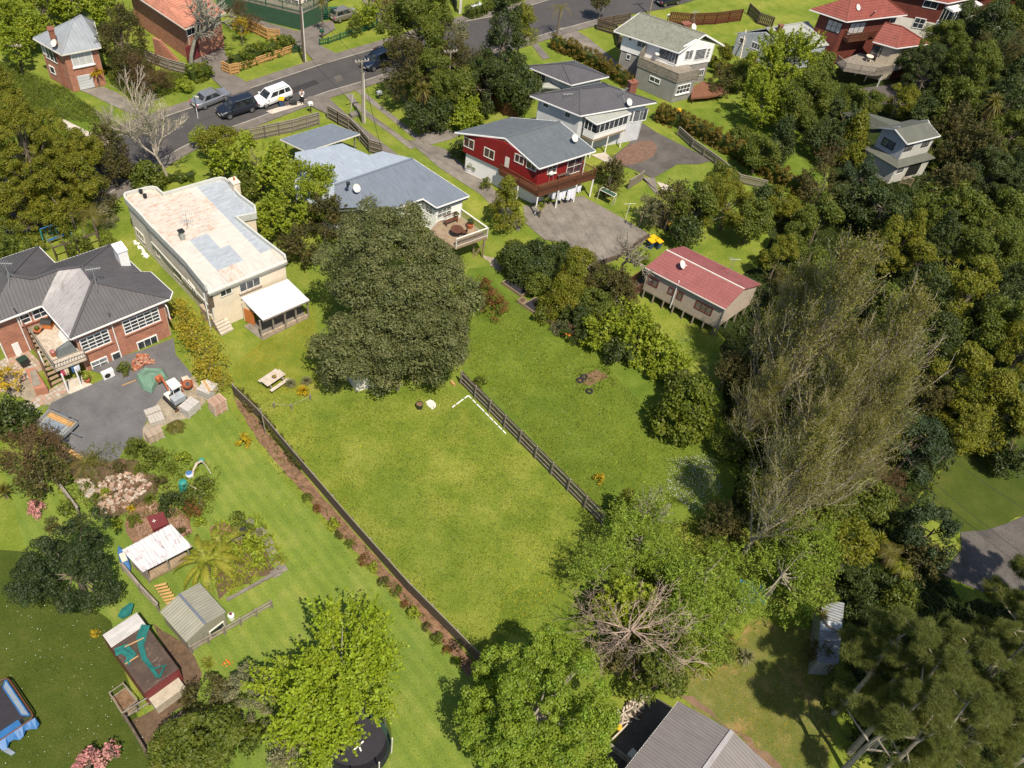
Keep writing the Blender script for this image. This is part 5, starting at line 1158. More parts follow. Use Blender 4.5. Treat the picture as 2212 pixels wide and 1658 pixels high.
def segmesh(name,segs,mat,n=4):
    """tapered sticks (p0, p1, r0, r1)"""
    S=np.array([[*a,*b,r,q]for a,b,r,q in segs]);p0,p1,r0,r1=S[:,:3],S[:,3:6],S[:,6:7],S[:,7:8]
    d=nrm(p1-p0);up=np.where(np.abs(d[:,2:3])>.9,np.array([[1.,0,0]]),np.array([[0,0,1.]]));x=nrm(np.cross(d,up));y=np.cross(d,x);Q=[]
    for k in range(n):
        a,b=2*math.pi*k/n,2*math.pi*(k+1)/n
        u,v=x*math.cos(a)+y*math.sin(a),x*math.cos(b)+y*math.sin(b);Q.append(np.stack([p0+u*r0,p0+v*r0,p1+v*r1,p1+u*r1],1))
    return fastmesh(name,np.concatenate(Q,0).reshape(-1,3),4,mat)
def grow(rg,p,d,L,r,lev,maxlev,spread,up,kids,segs,tips,lf=0.72,wob=0.12):
    n=3 if lev<2 else 2;q=p.copy();dd=d.copy()
    for i in range(n):
        dd=unit(dd+rg.normal(size=3)*wob+V(0,0,up*.5));e=q+dd*L/n;ra,rb=r*(1-.3*i/n),r*(1-.3*(i+1)/n);segs.append((q,e,ra,rb))
        if lev<maxlev and lev>0 and i<n-1:
            s=unit(dd+unit(rg.normal(size=3))*spread*1.2+V(0,0,up));grow(rg,e,s,L*lf*.8,rb*.55,lev+1,maxlev,spread,up,kids,segs,tips,lf,wob)
        q=e
    if lev>=maxlev:tips.append(q);return
    k=kids if lev else kids+2
    for i in range(k):
        s=unit(dd+unit(np.cross(dd,rg.normal(size=3)))*spread*rg.uniform(.7,1.2)+V(0,0,up));grow(rg,q,s,L*lf*rg.uniform(.8,1.15),r*.62,lev+1,maxlev,spread,up,kids,segs,tips,lf,wob)
PRE=dict(  # leaf, shape, clump radius, leaf size, leaf aspect, trunk
 pohu=('pohu','round',.85,.13,.55,'bark'),lime=('lime','open',.62,.12,.7,'pale_bark'),lime2=('lime2','round',.62,.12,.75,'pale_bark'),
 mid=('mid','round',.6,.12,.6,'bark'),dark=('dark','round',.65,.12,.6,'bark'),darkpoh=('darkpoh','round',.55,.10,.6,'bark'),gold=('gold','round',.55,.11,.5,'bark'),goldcone=('gold','cone',.55,.11,.5,'bark'),darkcone=('dark','cone',.55,.12,.5,'bark'),
 olive=('olive','open',.6,.11,.5,'bark'),fresh=('fresh','open',.6,.13,.7,'bark'),feather=('feather','open',.7,.10,.35,'pale_bark'),yellow=('yellow','open',.35,.10,.5,'bark'),
 bluegreen=('bluegreen','round',.5,.12,.5,'bark'),grey=('grey','open',.5,.10,.5,'bark'),brownish=('brownish','open',.5,.09,.35,'bark'),rust=('rust','open',.4,.10,.4,'bark'),cone=('fresh','cone',.5,.12,.6,'bark'),
 midcone=('hedge','cone',.55,.12,.7,'bark'),column=('dark','column',.6,.12,.5,'bark'),pink=('pink','open',.35,.10,.7,'bark'),bamboo=('bamboo','open',.42,.13,.3,'bark'),
 shrub=('mid','shrub',.35,.09,.6,None),shrubdark=('dark','shrub',.35,.09,.6,None),shrubfresh=('fresh','shrub',.35,.10,.7,None),shrubgold=('hedge','shrub',.3,.08,.6,None),shrubyellow=('yellow','shrub',.2,.07,.6,None),shrubolive=('olive','shrub',.33,.09,.5,None),shrubrust=('rust','shrub',.3,.09,.4,None),shrubgrey=('grey','shrub',.35,.08,.5,None),shrubblue=('bluegreen','shrub',.35,.09,.5,None),shrubpink=('pink','shrub',.3,.08,.6,None))
CR={};CNT={};SHOOT=dict(lime=1.7,feather=1.3,fresh=.9,bamboo=1.2,yellow=1.0,grey=1.0,brownish=1.3,olive=.9)
def getcrown(pre,R,aspect):
    leaf,shape,rc,ls,asp,tr=PRE[pre]
    cls=0 if R<.9 else 1 if R<1.7 else 2 if R<2.9 else 3 if R<4.6 else 4
    Rn=(.6,1.25,2.2,3.6,6.0)[cls];k=CNT.get((pre,cls),0);CNT[(pre,cls)]=k+1;key=(pre,cls,k%2,1.5 if aspect>1.22 else 1.0)
    if key not in CR:
        rcc=min(rc,Rn*.42);nc=int((18,42,95,240,460)[cls]*(0.8 if shape=='open' else 1));ls=ls*(1,1,.85,.78,.76)[cls];nl=int(min(max((rcc/ls)**2*3.6,18),(60,80,110,135,170)[cls]))
        if cls==4:nl=int(nl*1.0)
        if cls<=1:ls=ls*.8
        CR[key]=crown(shape,Rn,Rn,Rn*(1.5 if aspect>1.22 else 1.0),nc,rcc,nl,ls,'leaf_'+leaf,100+len(CR)*7,asp,shoot=SHOOT.get(pre,0),boughs=(0,0,12,26,64)[cls])
    return CR[key],Rn,(1.5 if aspect>1.22 else 1.0)
def tree(pre,cx,cy,rpx,zc,label,aspect=1.0,sx=1.0,sy=1.0,name='tree',cat='tree',rz=None,group=None,lean=(0,0)):
    """tree from its crown centre in the survey, crown radius there and height of that centre"""
    c=G(cx,cy,zc);R=rpx/K(cx,cy,zc);(me,C),Rn,an=getcrown(pre,R,aspect);tr=PRE[pre][5];hz=R*aspect
    zc=max(zc,hz*(.98 if tr is None else .8))
    c=G(cx,cy,zc);seed=int(abs(cx*7+cy*13));rg=np.random.default_rng(seed);rz=rg.uniform(0,6.28)if rz is None else rz
    t=thing(name,label,cat,(c[0],c[1],0),0,group);s=R/Rn
    o=obj('crown' if tr else 'foliage',me,t,(0,0,zc),(0,0,rz),(s*sx,s*sy,s*aspect/an))
    if tr:
        M=np.array([[math.cos(rz),-math.sin(rz)],[math.sin(rz),math.cos(rz)]]);r0=max(.036*R+.04,.05);segs=[]
        P1=V(0,0,max(zc-hz*.55,.3));segs.append((V(-lean[0],-lean[1],0),P1,r0*1.25,r0*.9));P2=V(0,0,zc+hz*.2);segs.append((P1,P2,r0*.9,r0*.45))
        for k in rg.choice(len(C),min(len(C),9 if R<2.5 else 20),replace=False):
            q=C[k]*V(s*sx,s*sy,s*aspect/an);q=V(*(M@q[:2]),q[2]+zc);f=rg.uniform(.0,.8);b=P1+(P2-P1)*f;m=(b+q)/2+V(0,0,-.1*R);segs+=[(b,m,r0*.4,r0*.25),(m,q,r0*.25,r0*.08)]
        obj('trunk',segmesh('trunk',segs,tr,6),t)
    return t
def stick_leaves(tips,rg,ls,per,spreadr,mat,asp=.6):
    T_=np.array(tips);idx=np.repeat(np.arange(len(T_)),per);c=T_[idx]+rg.normal(size=(len(idx),3))*spreadr;return fastmesh('leaves',leafquads(c,nrm(rg.normal(size=c.shape)+V(0,0,.5)),ls*rg.uniform(.6,1.3,len(c)),asp,rg),4,mat)
def bare(bx,by,h,label,mat='twig',seed=1,spread=.55,up=.1,kids=3,lev=5,r0=.2,trunk=.3,leaf=None,per=3,ls=.07,name='bare_tree',lf=.72,loc=None,wob=.12,width=1.0,proto=None,lsp=.22):
    if proto and proto in PROTO:
        g=G(bx,by);t=thing(name,label,'tree',(g[0],g[1],0));ms,h0=PROTO[proto];f=h/h0
        for nm,m_ in ms:obj(nm,m_,t,(0,0,0),(0,0,seed*1.3),(f*width,f*width,f))
        return t
    g=G(bx,by);rg=np.random.default_rng(seed);t=thing(name,label,'tree',(g[0],g[1],0));segs,tips=[],[]
    L0=h*trunk;rest=1.0;grow(rg,V(0,0,0),unit(V(0,0,1)+rg.normal(size=3)*.04),L0,r0,0,lev,spread,up,kids,segs,tips,lf,wob)
    top=max(s[1][2]for s in segs);f=h/top;fx=V(f*width,f*width,f);segs=[(a*fx,b*fx,max(r,.014),max(q,.010))for a,b,r,q in segs];tips=[x*fx for x in tips]
    k=[i for i,s in enumerate(segs)if s[2]>r0*.3];big=[segs[i]for i in k];small=[s for s in segs if s[2]<=r0*.3]
    ms=[('trunk',segmesh('trunk',big,mat,6))]
    if small:ms.append(('branches',segmesh('branches',small,mat,3)))
    if leaf:ms.append(('leaves',stick_leaves(tips,rg,ls,per,lsp,'leaf_'+leaf)))
    for nm,m_ in ms:obj(nm,m_,t)
    if proto:PROTO[proto]=(ms,h)
    return t
PROTO={}
def poplar(bx,by,h,label,k,width=1.0):
    g=G(bx,by);t=thing('poplar',label,'tree',(g[0],g[1],0));key='poplar%d'%(k%3);H0=14.0
    if key not in PROTO:
        rg=np.random.default_rng(500+k);big,small,tips=[],[],[]
        def br(p,d,L,r,lev):
            n=4 if lev<2 else 2;q=p
            for i in range(n):
                d=unit(d+rg.normal(size=3)*.10+V(0,0,.10));e=q+d*L/n;ra,rb=r*(1-.75*i/n),r*(1-.75*(i+1)/n);(big if ra>.045 else small).append((q,e,max(ra,.012),max(rb,.009)))
                if lev<2 and i>0 or(lev==0):
                    for _ in range(2 if lev==0 else 1):s_=unit(d+nrm(rg.normal(size=(1,3)))[0]*.55+V(0,0,.15));br(e,s_,L*(.42 if lev==0 else .5)*rg.uniform(.6,1.2),rb*.5,lev+1)
                if lev>=1:tips.append(e)
                q=e
        top=V(rg.normal()*.5,rg.normal()*.5,H0);nseg=8;P_=[V(0,0,0)]+[top*(i/nseg)+V(rg.normal()*.15,rg.normal()*.15,0)for i in range(1,nseg+1)]
        for i in range(nseg):big.append((P_[i],P_[i+1],.22*(1-i/nseg)+.03,.22*(1-(i+1)/nseg)+.02))
        fk=unit(V(.25,.1,1));
        for m in range(46):
            f=.10+.86*m/46;i=min(int(f*nseg),nseg-1);b=P_[i]+(P_[i+1]-P_[i])*(f*nseg-i);a=m*2.4+rg.uniform(-.4,.4);sp=.62-.25*f;br(b,unit(V(math.cos(a)*sp,math.sin(a)*sp,1)),H0*(.40*(1-f)**.7+.06)*rg.uniform(.75,1.1),.085*(1-f)+.02,0)
        PROTO[key]=([('trunk',segmesh('trunk',big,'twig',5)),('branches',segmesh('branches',small,'twig',3)),('leaves',stick_leaves(tips,rg,.06,6,.18,'leaf_poplar'))],H0)
    ms,h0=PROTO[key];f=h/h0
    for nm,m_ in ms:obj(nm,m_,t,(0,0,0),(0,0,k*1.3),(f*width,f*width,f))
    return t
def starburst(bx,by,h,R,label,mat='pink_twig',seed=3,nl=22):
    g=G(bx,by);rg=np.random.default_rng(seed);t=thing('bare_tree',label,'tree',(g[0],g[1],0));big=[(V(0,0,0),V(.1,.1,h*.55),.2,.15)];small=[]
    def limb(p,d,L,r,lev):
        n=6 if lev==0 else 3;q=p
        for i in range(n):
            d2=unit(d+rg.normal(size=3)*.13+V(0,0,.03));e=q+d2*L/n;ra,rb=r*(1-i/n*.7),r*(1-(i+1)/n*.7);(big if lev==0 and i<3 else small).append((q,e,max(ra,.012),max(rb,.009)))
            if lev<2 and(lev or i>0):
                for s_ in range(2 if lev==0 else 2):limb(e,unit(d2+rg.normal(size=3)*.55),L*(.36 if lev==0 else .45)*rg.uniform(.6,1.2),rb*.55,lev+1)
            d=d2;q=e
    for k in range(nl):
        a=6.283*k/nl+rg.uniform(-.2,.2);e=rg.uniform(0,1.2)**1.5;z0=h*rg.uniform(.38,.6);limb(V(.1,.1,z0),V(math.cos(a)*math.cos(e),math.sin(a)*math.cos(e),math.sin(e)),R*(1.05-.25*e)*rg.uniform(.7,1.1),.05,0)
    obj('trunk',segmesh('trunk',big,'pink_twig',6),t);obj('branches',segmesh('branches',small,mat,3),t)
def rosette(n,L,w,mat,seed,droop=.5,lo=-.3,hi=1.4,strap=2):
    rg=np.random.default_rng(seed);Q=[]
    for k in range(n):
        a=rg.uniform(0,6.283);e=rg.uniform(lo,hi);l=L*rg.uniform(.75,1.1);d=V(math.cos(a)*math.cos(e),math.sin(a)*math.cos(e),math.sin(e));s=unit(np.cross(d,V(0,0,1)))*w;p0=d*L*.06;p1=d*l*.55;p2=d*l-V(0,0,droop*l*.35)
        Q+=[p0-s*.6,p0+s*.6,p1+s,p1-s,p1-s,p1+s,p2+s*.15,p2-s*.15]
    return fastmesh('fronds',np.array(Q),4,mat)
RO={}
def spiky(px,label,h=0.0,L=.9,n=60,leaf='flax',heads=1,name='cabbage_tree',cat='tree',z=0,w=.035,droop=.5,spreadh=.5,trunkm='bark',lo=-.3,at=None,skirt=False):
    g=G(*px)if at is None else at;seed=int(abs(px[0]*3+px[1]));rg=np.random.default_rng(seed);t=thing(name,label,cat,(g[0],g[1],z))
    for k in range(heads):
        key=(round(L,1),n,leaf,w,droop,lo,k%2)
        if key not in RO:RO[key]=rosette(n,L,w,'leaf_'+leaf,seed+k,droop,lo)
        a=6.283*k/heads+rg.uniform(0,1);q=V(math.cos(a),math.sin(a),0)*(spreadh if heads>1 else 0);q[2]=h*rg.uniform(.8,1.0)if heads>1 else h
        obj('leaf_head',RO[key],t,tuple(q),(0,0,rg.uniform(0,6)),(1,1,1))
        if h>.15:obj('trunk',segmesh('trunk',[(V(0,0,0),V(q[0]*.2,q[1]*.2,h*.5),.12 if heads==1 else .09,.09),(V(q[0]*.2,q[1]*.2,h*.5),q,.09,.07)],trunkm,6),t)
    if skirt:obj('dead_fronds',rosette(40,L*.9,.05,'leaf_brownish',5,1.5,-1.4,-.6),t,(0,0,h))
    return t
def frond(L,seed,arch=.5,leaflets=26,ll=.45,lw=.03,mat='leaf_palm',wide=False):
    rg=np.random.default_rng(seed);Q=[];P_=[]
    for i in range(leaflets+1):
        f=i/leaflets;P_.append(V(L*f*(1-.15*f),0,L*(arch*f-(arch+.35)*f*f)))
    for i in range(1,leaflets):
        f=i/leaflets;l=ll*math.sin(math.pi*min(f*.9+.12,1))**.6;d=unit(P_[i+1]-P_[i-1])
        for s in(-1,1):
            tip=P_[i]+d*l*.45+V(0,s*l,-.25*l);ww=d*(lw if not wide else L/leaflets*.48);Q+=[P_[i]-ww,P_[i]+ww,tip+ww*.5,tip-ww*.5]
    for i in range(leaflets):a,b=P_[i],P_[i+1];s=V(0,.02,0);Q+=[a-s,a+s,b+s,b-s]
    return fastmesh('frond',np.array(Q),4,mat)
def palm(px,h,label,L=2.2,n=14,leaf='leaf_palm',arch=.5,name='palm_tree',ll=.45,lw=.015,wide=False,r=.13,up=0.0,trunkm='bark',leaflets=20):
    g=G(*px);t=thing(name,label,'palm' if not wide else 'banana plant',(g[0],g[1],0));key=('f',round(L,1),leaf,arch,wide,ll)
    if key not in RO:RO[key]=[frond(L,k,arch,leaflets,ll,lw,leaf,wide)for k in range(2)]
    rg=np.random.default_rng(int(px[0]))
    for k in range(n):
        o=obj('frond',RO[key][k%2],t,(0,0,h));o.rotation_euler=(rg.uniform(-.2,.2),-up*rg.uniform(.2,1)-rg.uniform(-.35,.35),6.283*k/n+rg.uniform(-.2,.2));s=rg.uniform(.8,1.1);o.scale=(s,s,s)
    obj('trunk',segmesh('trunk',[(V(0,0,0),V(.05,0,h*.5),r*1.2,r),(V(.05,0,h*.5),V(0,0,h),r,r)],trunkm,7),t);return t
def hedge(pts,label,w=1.2,h=1.7,leaf='hedge',name='hedge',dens=55,ls=.10,clump=.3,base=0.0,bare_low=False,wav=.12):
    P_=[G(*p)for p in pts];o=P_[0];t=thing(name,label,'hedge',(o[0],o[1],0));rg=np.random.default_rng(int(o[0]*31)%9999);C=[]
    for a,b in zip(P_[:-1],P_[1:]):
        L=np.linalg.norm((b-a)[:2]);u=unit(b-a);n_=V(-u[1],u[0],0);m=int(L*(w+2*h)*3.4)
        x=rg.uniform(0,L,m);s=rg.uniform(0,w+2*h,m);y=np.where(s<h,-w/2,np.where(s<h+w,s-h-w/2,w/2));z=np.where(s<h,s,np.where(s<h+w,h,w+2*h-s))+base
        bulge=1+wav*np.sin(x*1.7+o[0])+rg.normal(size=m)*.05
        C.append((a-o)[None]+u[None]*x[:,None]+n_[None]*(y*bulge)[:,None]+np.stack([0*z,0*z,z*(1+wav*.6*np.sin(x*2.3+1)*(z>h*.5))-clump*.4],1))
    C=np.concatenate(C);idx=np.repeat(np.arange(len(C)),dens);d=nrm(rg.normal(size=(len(idx),3))+V(0,0,.3));p=C[idx]+d*clump*rg.uniform(.3,1.05,len(idx))[:,None];p[:,2]=np.maximum(p[:,2],.04)
    obj('foliage',fastmesh('foliage',leafquads(p,nrm(d+rg.normal(size=d.shape)*.5+V(0,0,.2)),ls*rg.uniform(.5,1.2,len(p)),.6,rg),4,'leaf_'+leaf),t)
    mb=MB()
    for a,b in zip(P_[:-1],P_[1:]):mb.bar(a-o+V(0,0,h*.4+base),b-o+V(0,0,h*.4+base),w*.55,h*.75)
    mb.build('twiggy_core',MAT['leaf_dark'],t);return t
def scatter(name,polys,n,kind,mat,size,h=0.06,seed=3,z=0.0,excl=()):
    """loose cover nobody could count: short blades, petals"""
    rg=np.random.default_rng(seed);Q=[]
    for poly in polys:
        P_=np.array([G(*p)[:2]for p in poly]);lo,hi=P_.min(0),P_.max(0);m=int(n*2.5);x=rg.uniform(lo,hi,(m,2));ins=np.zeros(m,bool)
        for i in range(len(P_)):
            a,b=P_[i],P_[i-1];c=((a[1]>x[:,1])!=(b[1]>x[:,1]))&(x[:,0]<(b[0]-a[0])*(x[:,1]-a[1])/(b[1]-a[1]+1e-9)+a[0]);ins^=c
        x=x[ins][:n];f=rg.uniform(0,1,len(x));f=np.sin(x[:,0]*.9+2)*np.sin(x[:,1]*.8)*.5+.5;keep=rg.uniform(0,1,len(x))<(.35+.65*f);x=x[keep];c=np.stack([x[:,0],x[:,1],np.full(len(x),z)],1);N_=len(c)
        if kind=='petal':Q.append(leafquads(c+V(0,0,h),nrm(rg.normal(size=(N_,3))*.4+V(0,0,1)),size*rg.uniform(.6,1.2,N_),1.0,rg))
        else:
            a=rg.uniform(0,6.283,N_);t_=np.stack([np.cos(a),np.sin(a),0*a],1)*size;tip=c+np.stack([rg.normal(size=N_)*h*.7,rg.normal(size=N_)*h*.7,h*rg.uniform(.5,1.2,N_)],1)
            Q.append(np.stack([c-t_,c+t_,tip+t_*.3,tip-t_*.3],1).reshape(-1,3))
    o=obj(name,fastmesh(name,np.concatenate(Q),4,mat));o['kind']='stuff';return o

# ---------------------------------------------------------------- the planting itself
tree('pohu',855,600,152,6.4,'huge spreading dark grey-green tree standing in the middle between the houses',0.85,1.0,1.05,rz=.3)
tree('pohu',778,755,98,3.4,'low front bough mass of the huge dark tree, reaching over the white playhouse',.8,1.0,1.0)
tree('pohu',868,700,132,4.6,'middle bough mass of the huge dark tree, between its top and its front boughs',.85)
tree('pohu',830,505,75,7.6,'highest bough of the huge dark tree, overlapping the blue-grey roof',.9)
tree('pohu',975,640,62,5.0,'right hand bough of the huge dark tree beside the rust-brown junipers',.9)
tree('pohu',860,800,62,2.4,'lowest front bough of the huge dark tree above the grass',.8)
tree('pohu',940,735,92,3.8,'dark rounded tree on the lawn side, behind the long paling fence end',.85)
bare(872,800,3.0,'grey twiggy half-dead bush at the lawn edge below the huge dark tree','pale_bark',5,.7,-.05,3,4,.07,.2,'pohu',2,.08,'bare_shrub')
tree('lime',735,1465,138,4.0,'bright yellow-lime broad tree over the round trampoline',.75)
tree('lime',668,1590,72,2.6,'lower lime tree canopy at the bottom edge left of the trampoline',.8)
tree('lime2',1165,1530,168,4.6,'dense fresh green tree at the bottom, right of the long mown lawn',.85)
starburst(1330,1425,7.5,4.0,'leafless pinkish tree spreading like a star above the green trees')
for a in((1385,1165,75,4.2,'feathery yellow-green tree at the far corner of the middle lawn'),(1300,1235,62,3.0,'loose light green tree shading the middle lawn corner'),(1530,1235,88,4.2,'broad feathery light green tree below the poplars'),(1500,1345,75,3.6,'feathery green tree right of the leafless pink tree'),(1440,1190,60,3.6,'pale green tree between two feathery ones'),(1590,1300,55,3.6,'small feathery tree beside the blue tarpaulin'),(1690,1240,85,4.0,'olive-green tree at the foot of the right poplars'),(1350,1290,70,2.6,'low green tree under the leafless pink branches')):tree('feather' if a[0]!=1350 else 'fresh',*a,aspect=.9)
bare(1392,1180,6.5,'slim bare-limbed tree poking out of the feathery foliage','pale_bark',31,.5,.15,3,4,.09,.35,'feather',3,.09)
tree('mid',1440,1440,75,3.6,'dark leafy tree overhanging the end of the brown roofed house',.8);tree('olive',1350,1420,50,2.6,'small olive tree left of the dark tree at the brown roof',.8)
tree('midcone',1492,868,76,4.0,'glossy broad conical tree at the right edge of the far lawn',1.15)
tree('goldcone',1352,1085,34,2.2,'slender dark conical tree by the lower fence corner',1.4)
# poplars
for i,(x,y,h_,lab)in enumerate(((1608,1195,14.5,'front poplar with the pale forked trunk beside the feathery trees'),(1664,905,18.5,'tallest poplar, its top reaching up to the cabbage trees'),(1620,860,14.0,'left poplar at the gable end of the stilt cottage'),(1800,965,16.5,'rightmost tall poplar against the dark bush'),(1790,1065,14.0,'lower right poplar above the blue-green round tree'),(1690,1040,14.5,'middle poplar of the lower row'),(1735,1140,12.5,'brownish poplar at the lower right end of the row'),(1585,985,10.5,'small twiggy poplar beside the conical tree'),(1655,1120,13.0,'poplar close behind the forked front one'))):
    poplar(x,y,h_,lab,i,.88)
tree('mid',1640,1060,60,2.4,'green undergrowth tree between the poplar trunks',.9);tree('dark',1700,960,60,3.0,'dark bush among the poplar trunks',.9);tree('olive',1560,1120,50,1.8,'olive shrub tree by the white-flowered grass',.9)
# along the garden boundary, middle right
for a in(('goldcone',1235,590,36,3.2,'tall golden-green cypress nearest the concrete patio',1.5),('goldcone',1205,640,36,2.2,'shorter golden cypress in front of the tall one',1.2),('gold',1240,650,34,1.8,'rounded golden bush by the cypresses'),('dark',1150,560,44,1.8,'dark shrub with red berries beside the patio edge'),('dark',1195,555,34,1.8,'dark green shrub against the patio corner'),('mid',1110,555,30,1.5,'green shrub below the raised deck'),('olive',1320,640,46,2.0,'grey-olive shrub at the cottage deck corner'),('olive',1290,612,36,1.7,'pale olive shrub behind the garden beds'),('mid',1285,665,38,1.6,'leafy green shrub in the middle of the shrub row'),('shrubdark',1250,690,36,1.0,'dark low shrub above the planter boxes'),('fresh',1305,712,40,1.5,'bright lime shrub beside the far lawn'),('fresh',1378,735,44,1.8,'bright lime rounded shrub, middle of three in the row'),('fresh',1372,690,30,1.7,'small lime shrub on the cottage side of the row'),('fresh',1425,762,34,1.5,'yellow-green shrub next to the conical tree'),('dark',1340,760,30,1.2,'dark shrub in the shade of the lime shrubs')):tree(a[0],a[1],a[2],a[3]*1.2,*a[4:6],*(a[6:]or(1.0,)),name='shrub' if a[3]<40 else 'tree',cat='shrub' if a[3]<40 else 'tree')
tree('goldcone',1095,432,44,3.4,'golden cypress growing at the corner of the red house drive',1.25);tree('shrubgold',1388,552,20,.9,'clipped round golden bush under the bare fruit tree',1.0,name='shrub',cat='shrub')
bare(1342,590,6.5,'pale leafless fruit tree forking beside the golden bush','pale_bark',61,.6,.1,3,4,.16,.26,None)
for a in(('mid',1500,455,55,3.2,'dark yellow-green tree behind the red cottage, left one'),('gold',1575,440,62,3.4,'large dome shaped olive-gold tree behind the red cottage'),('mid',1625,475,48,3.0,'dark green tree above the right end of the red cottage'),('dark',1480,500,34,2.0,'dark tree over the rusty compost shelter'),('olive',1320,385,38,1.6,'bronze-green shrub between red house and curved drive'),('dark',1655,430,34,2.0,'dark shrub at the end of the gold hedge'),('gold',1700,440,40,2.2,'yellowish tree at the lower end of the long hedge'),('bluegreen',1480,395,0.1,.1,''),):
    if a[3]>1:tree(*a[:6])
tree('grey',1390,455,36,2.0,'white flowering shrub at the concrete patio corner',.9)
for a in(('fresh',1700,150,78,4.6,'large light yellow-green tree in front of the pale cottage'),('mid',1735,225,66,4.0,'green tree below the large yellow-green one'),('fresh',1660,215,55,3.6,'light green tree shading the little white shed'),('mid',1760,150,45,3.4,'leafy tree by the wall of the red tiled house'),('goldcone',1845,295,46,3.6,'gold-green conifer left of the weatherboard house',1.2),('dark',1780,305,42,2.2,'dark shrub left of the gold-green conifer'),('brownish',1790,330,30,1.6,'brownish bush in front of the conifer'),('bluegreen',1860,375,40,2.0,'bluish bush at the foot of the weatherboard house'),('mid',1600,300,30,1.2,'round leafy bush on the sloping lawn'),('shrubolive',1560,170,36,1.2,'twiggy bush by the terracotta deck'),('mid',1590,165,32,1.8,'reddish-green tree below the pale cottage'),('gold',1560,130,30,1.5,'golden bush by the white house corner')):tree(*a[:6],*(a[6:]or()))
# roadside clump
for a in(('mid',905,60,58,6.0,'dark tall tree at the road bend, leftmost of the roadside clump'),('olive',880,145,52,4.5,'olive tree overhanging the parked dark car'),('mid',935,185,50,3.2,'mid green tree behind the fan palm'),('grey',968,80,32,4.6,'pale cream flowering tree beside the service pole'),('mid',985,200,42,2.4,'green tree between the palm and the cypress'),('fresh',1012,245,30,1.5,'bright leafy shrub at the end of the roadside clump'),('dark',925,250,36,1.8,'dark shrub at the foot of the fan palm'),('olive',1010,150,45,3.2,'brownish-olive tree left of the tall cypress'),('bluegreen',985,145,30,2.4,'dull bluish shrub beneath the service pole'),('darkcone',1090,90,58,6.0,'tallest dark cypress towering over the road',1.7),('dark',1060,185,46,3.2,'dark cypress bough mass nearest the footpath',1.2),('dark',1120,190,40,3.0,'dark bushy cypress beside the white porch',1.2),('gold',1125,60,30,5.5,'sunlit yellow-green edge tree right of the tall cypress',1.4)):tree(a[0],a[1],a[2],a[3]*1.28,*a[4:6],*(a[6:]or()))
spiky((911,283),'tall fan palm with shaggy brown skirt beside the double track drive',5.2,1.25,120,'palm',name='palm_tree',w=.045,droop=.9,lo=-1.0,skirt=True)
palm(T(0,2,345,310),4.0,'slim feather palm at the top beside the driveway mouth',2.3,9,arch=.7,ll=.4)
bare(*T(0,2,705,180),4.2,'thin leaning street tree with yellow-green leaves by the road','bark',71,.7,.1,3,4,.09,.25,'olive',5,.12)
tree('fresh',790,32,28,1.6,'round green bush right of the gold hatchback',name='shrub',cat='shrub');tree('shrub',768,55,20,.7,'low shrub behind the green picket fence',name='shrub',cat='shrub');tree('brownish',835,12,30,.8,'red-brown shrubs on the bank at the top',name='shrub',cat='shrub')
spiky(T(0,1,555,300),'tall cabbage tree with hanging leaves by the yellow lidded bin',4.2,1.0,90,'palm',droop=1.2)
# left side
for a in(('goldcone',55,320,118,7.5,'massive golden-green conifer filling the left edge',1.3),('goldcone',20,240,80,8.0,'upper point of the golden conifers in the left corner',1.3),('gold',120,320,70,5.0,'rounded shoulder of the golden conifers'),('gold',130,395,80,3.6,'rounded golden-green conifer bough above the swing set'),('gold',30,430,80,3.0,'low golden conifer at the left edge'),('gold',175,330,45,3.0,'small golden conifer by the pale footpath'),('shrub',25,535,55,1.6,'lush green shrub beside the left lawn with swing'),('olive',235,300,36,2.6,'grey-green tree over the road end'),('olive',245,370,42,2.0,'dull olive shrub behind the flat roofed house'),('mid',320,385,36,1.0,'leafy shrub row behind the curved parapet'),('olive',210,420,40,2.2,'olive palm-like shrub near the flat roofed house'),('shrub',170,525,28,1.0,'flowering shrub behind the swing set'),('olive',262,85,58,3.6,'big grey-green tree between the two brick houses'),('olive',280,150,38,2.4,'lower grey-green tree hiding the brick wall'),('brownish',320,170,45,1.8,'straw coloured scrub under the bare tree'),('brownish',525,45,34,1.6,'brown leafless-looking bush by the green base house')):tree(*a[:6],*(a[6:]or()))
for k,(x,y,r_,lab)in enumerate(((15,30,55,'bright leafy tree in the top left corner'),(95,15,50,'light green tree above the pale hipped roof'),(170,10,50,'bright tree at the top edge behind the pale roof'),(235,20,36,'leafy tree left of the orange tiled roof'),(30,95,40,'green bushy tree left of the square brick house'),(80,60,36,'small bright tree touching the pale roof'))):tree('fresh',x,y,r_,2.8,lab)
bare(413,140,9.0,'large bare lichen-covered tree in front of the orange tiled house','lichen_bark',81,.7,.05,3,4,.26,.30,None,width=1.05)
bare(364,392,10.5,'tall pale bare tree with upswept twigs beside the road','twig',82,.5,.16,3,5,.16,.30,'feather',1,.05,width=1.2)
bare(247,310,4.5,'slender white-limbed bare tree at the road end','pale_bark',83,.5,.2,3,3,.09,.3,None)
tree('yellow',520,60,17,2.2,'slim yellow leaved tree by the orange fence',1.8,name='shrub',cat='tree')
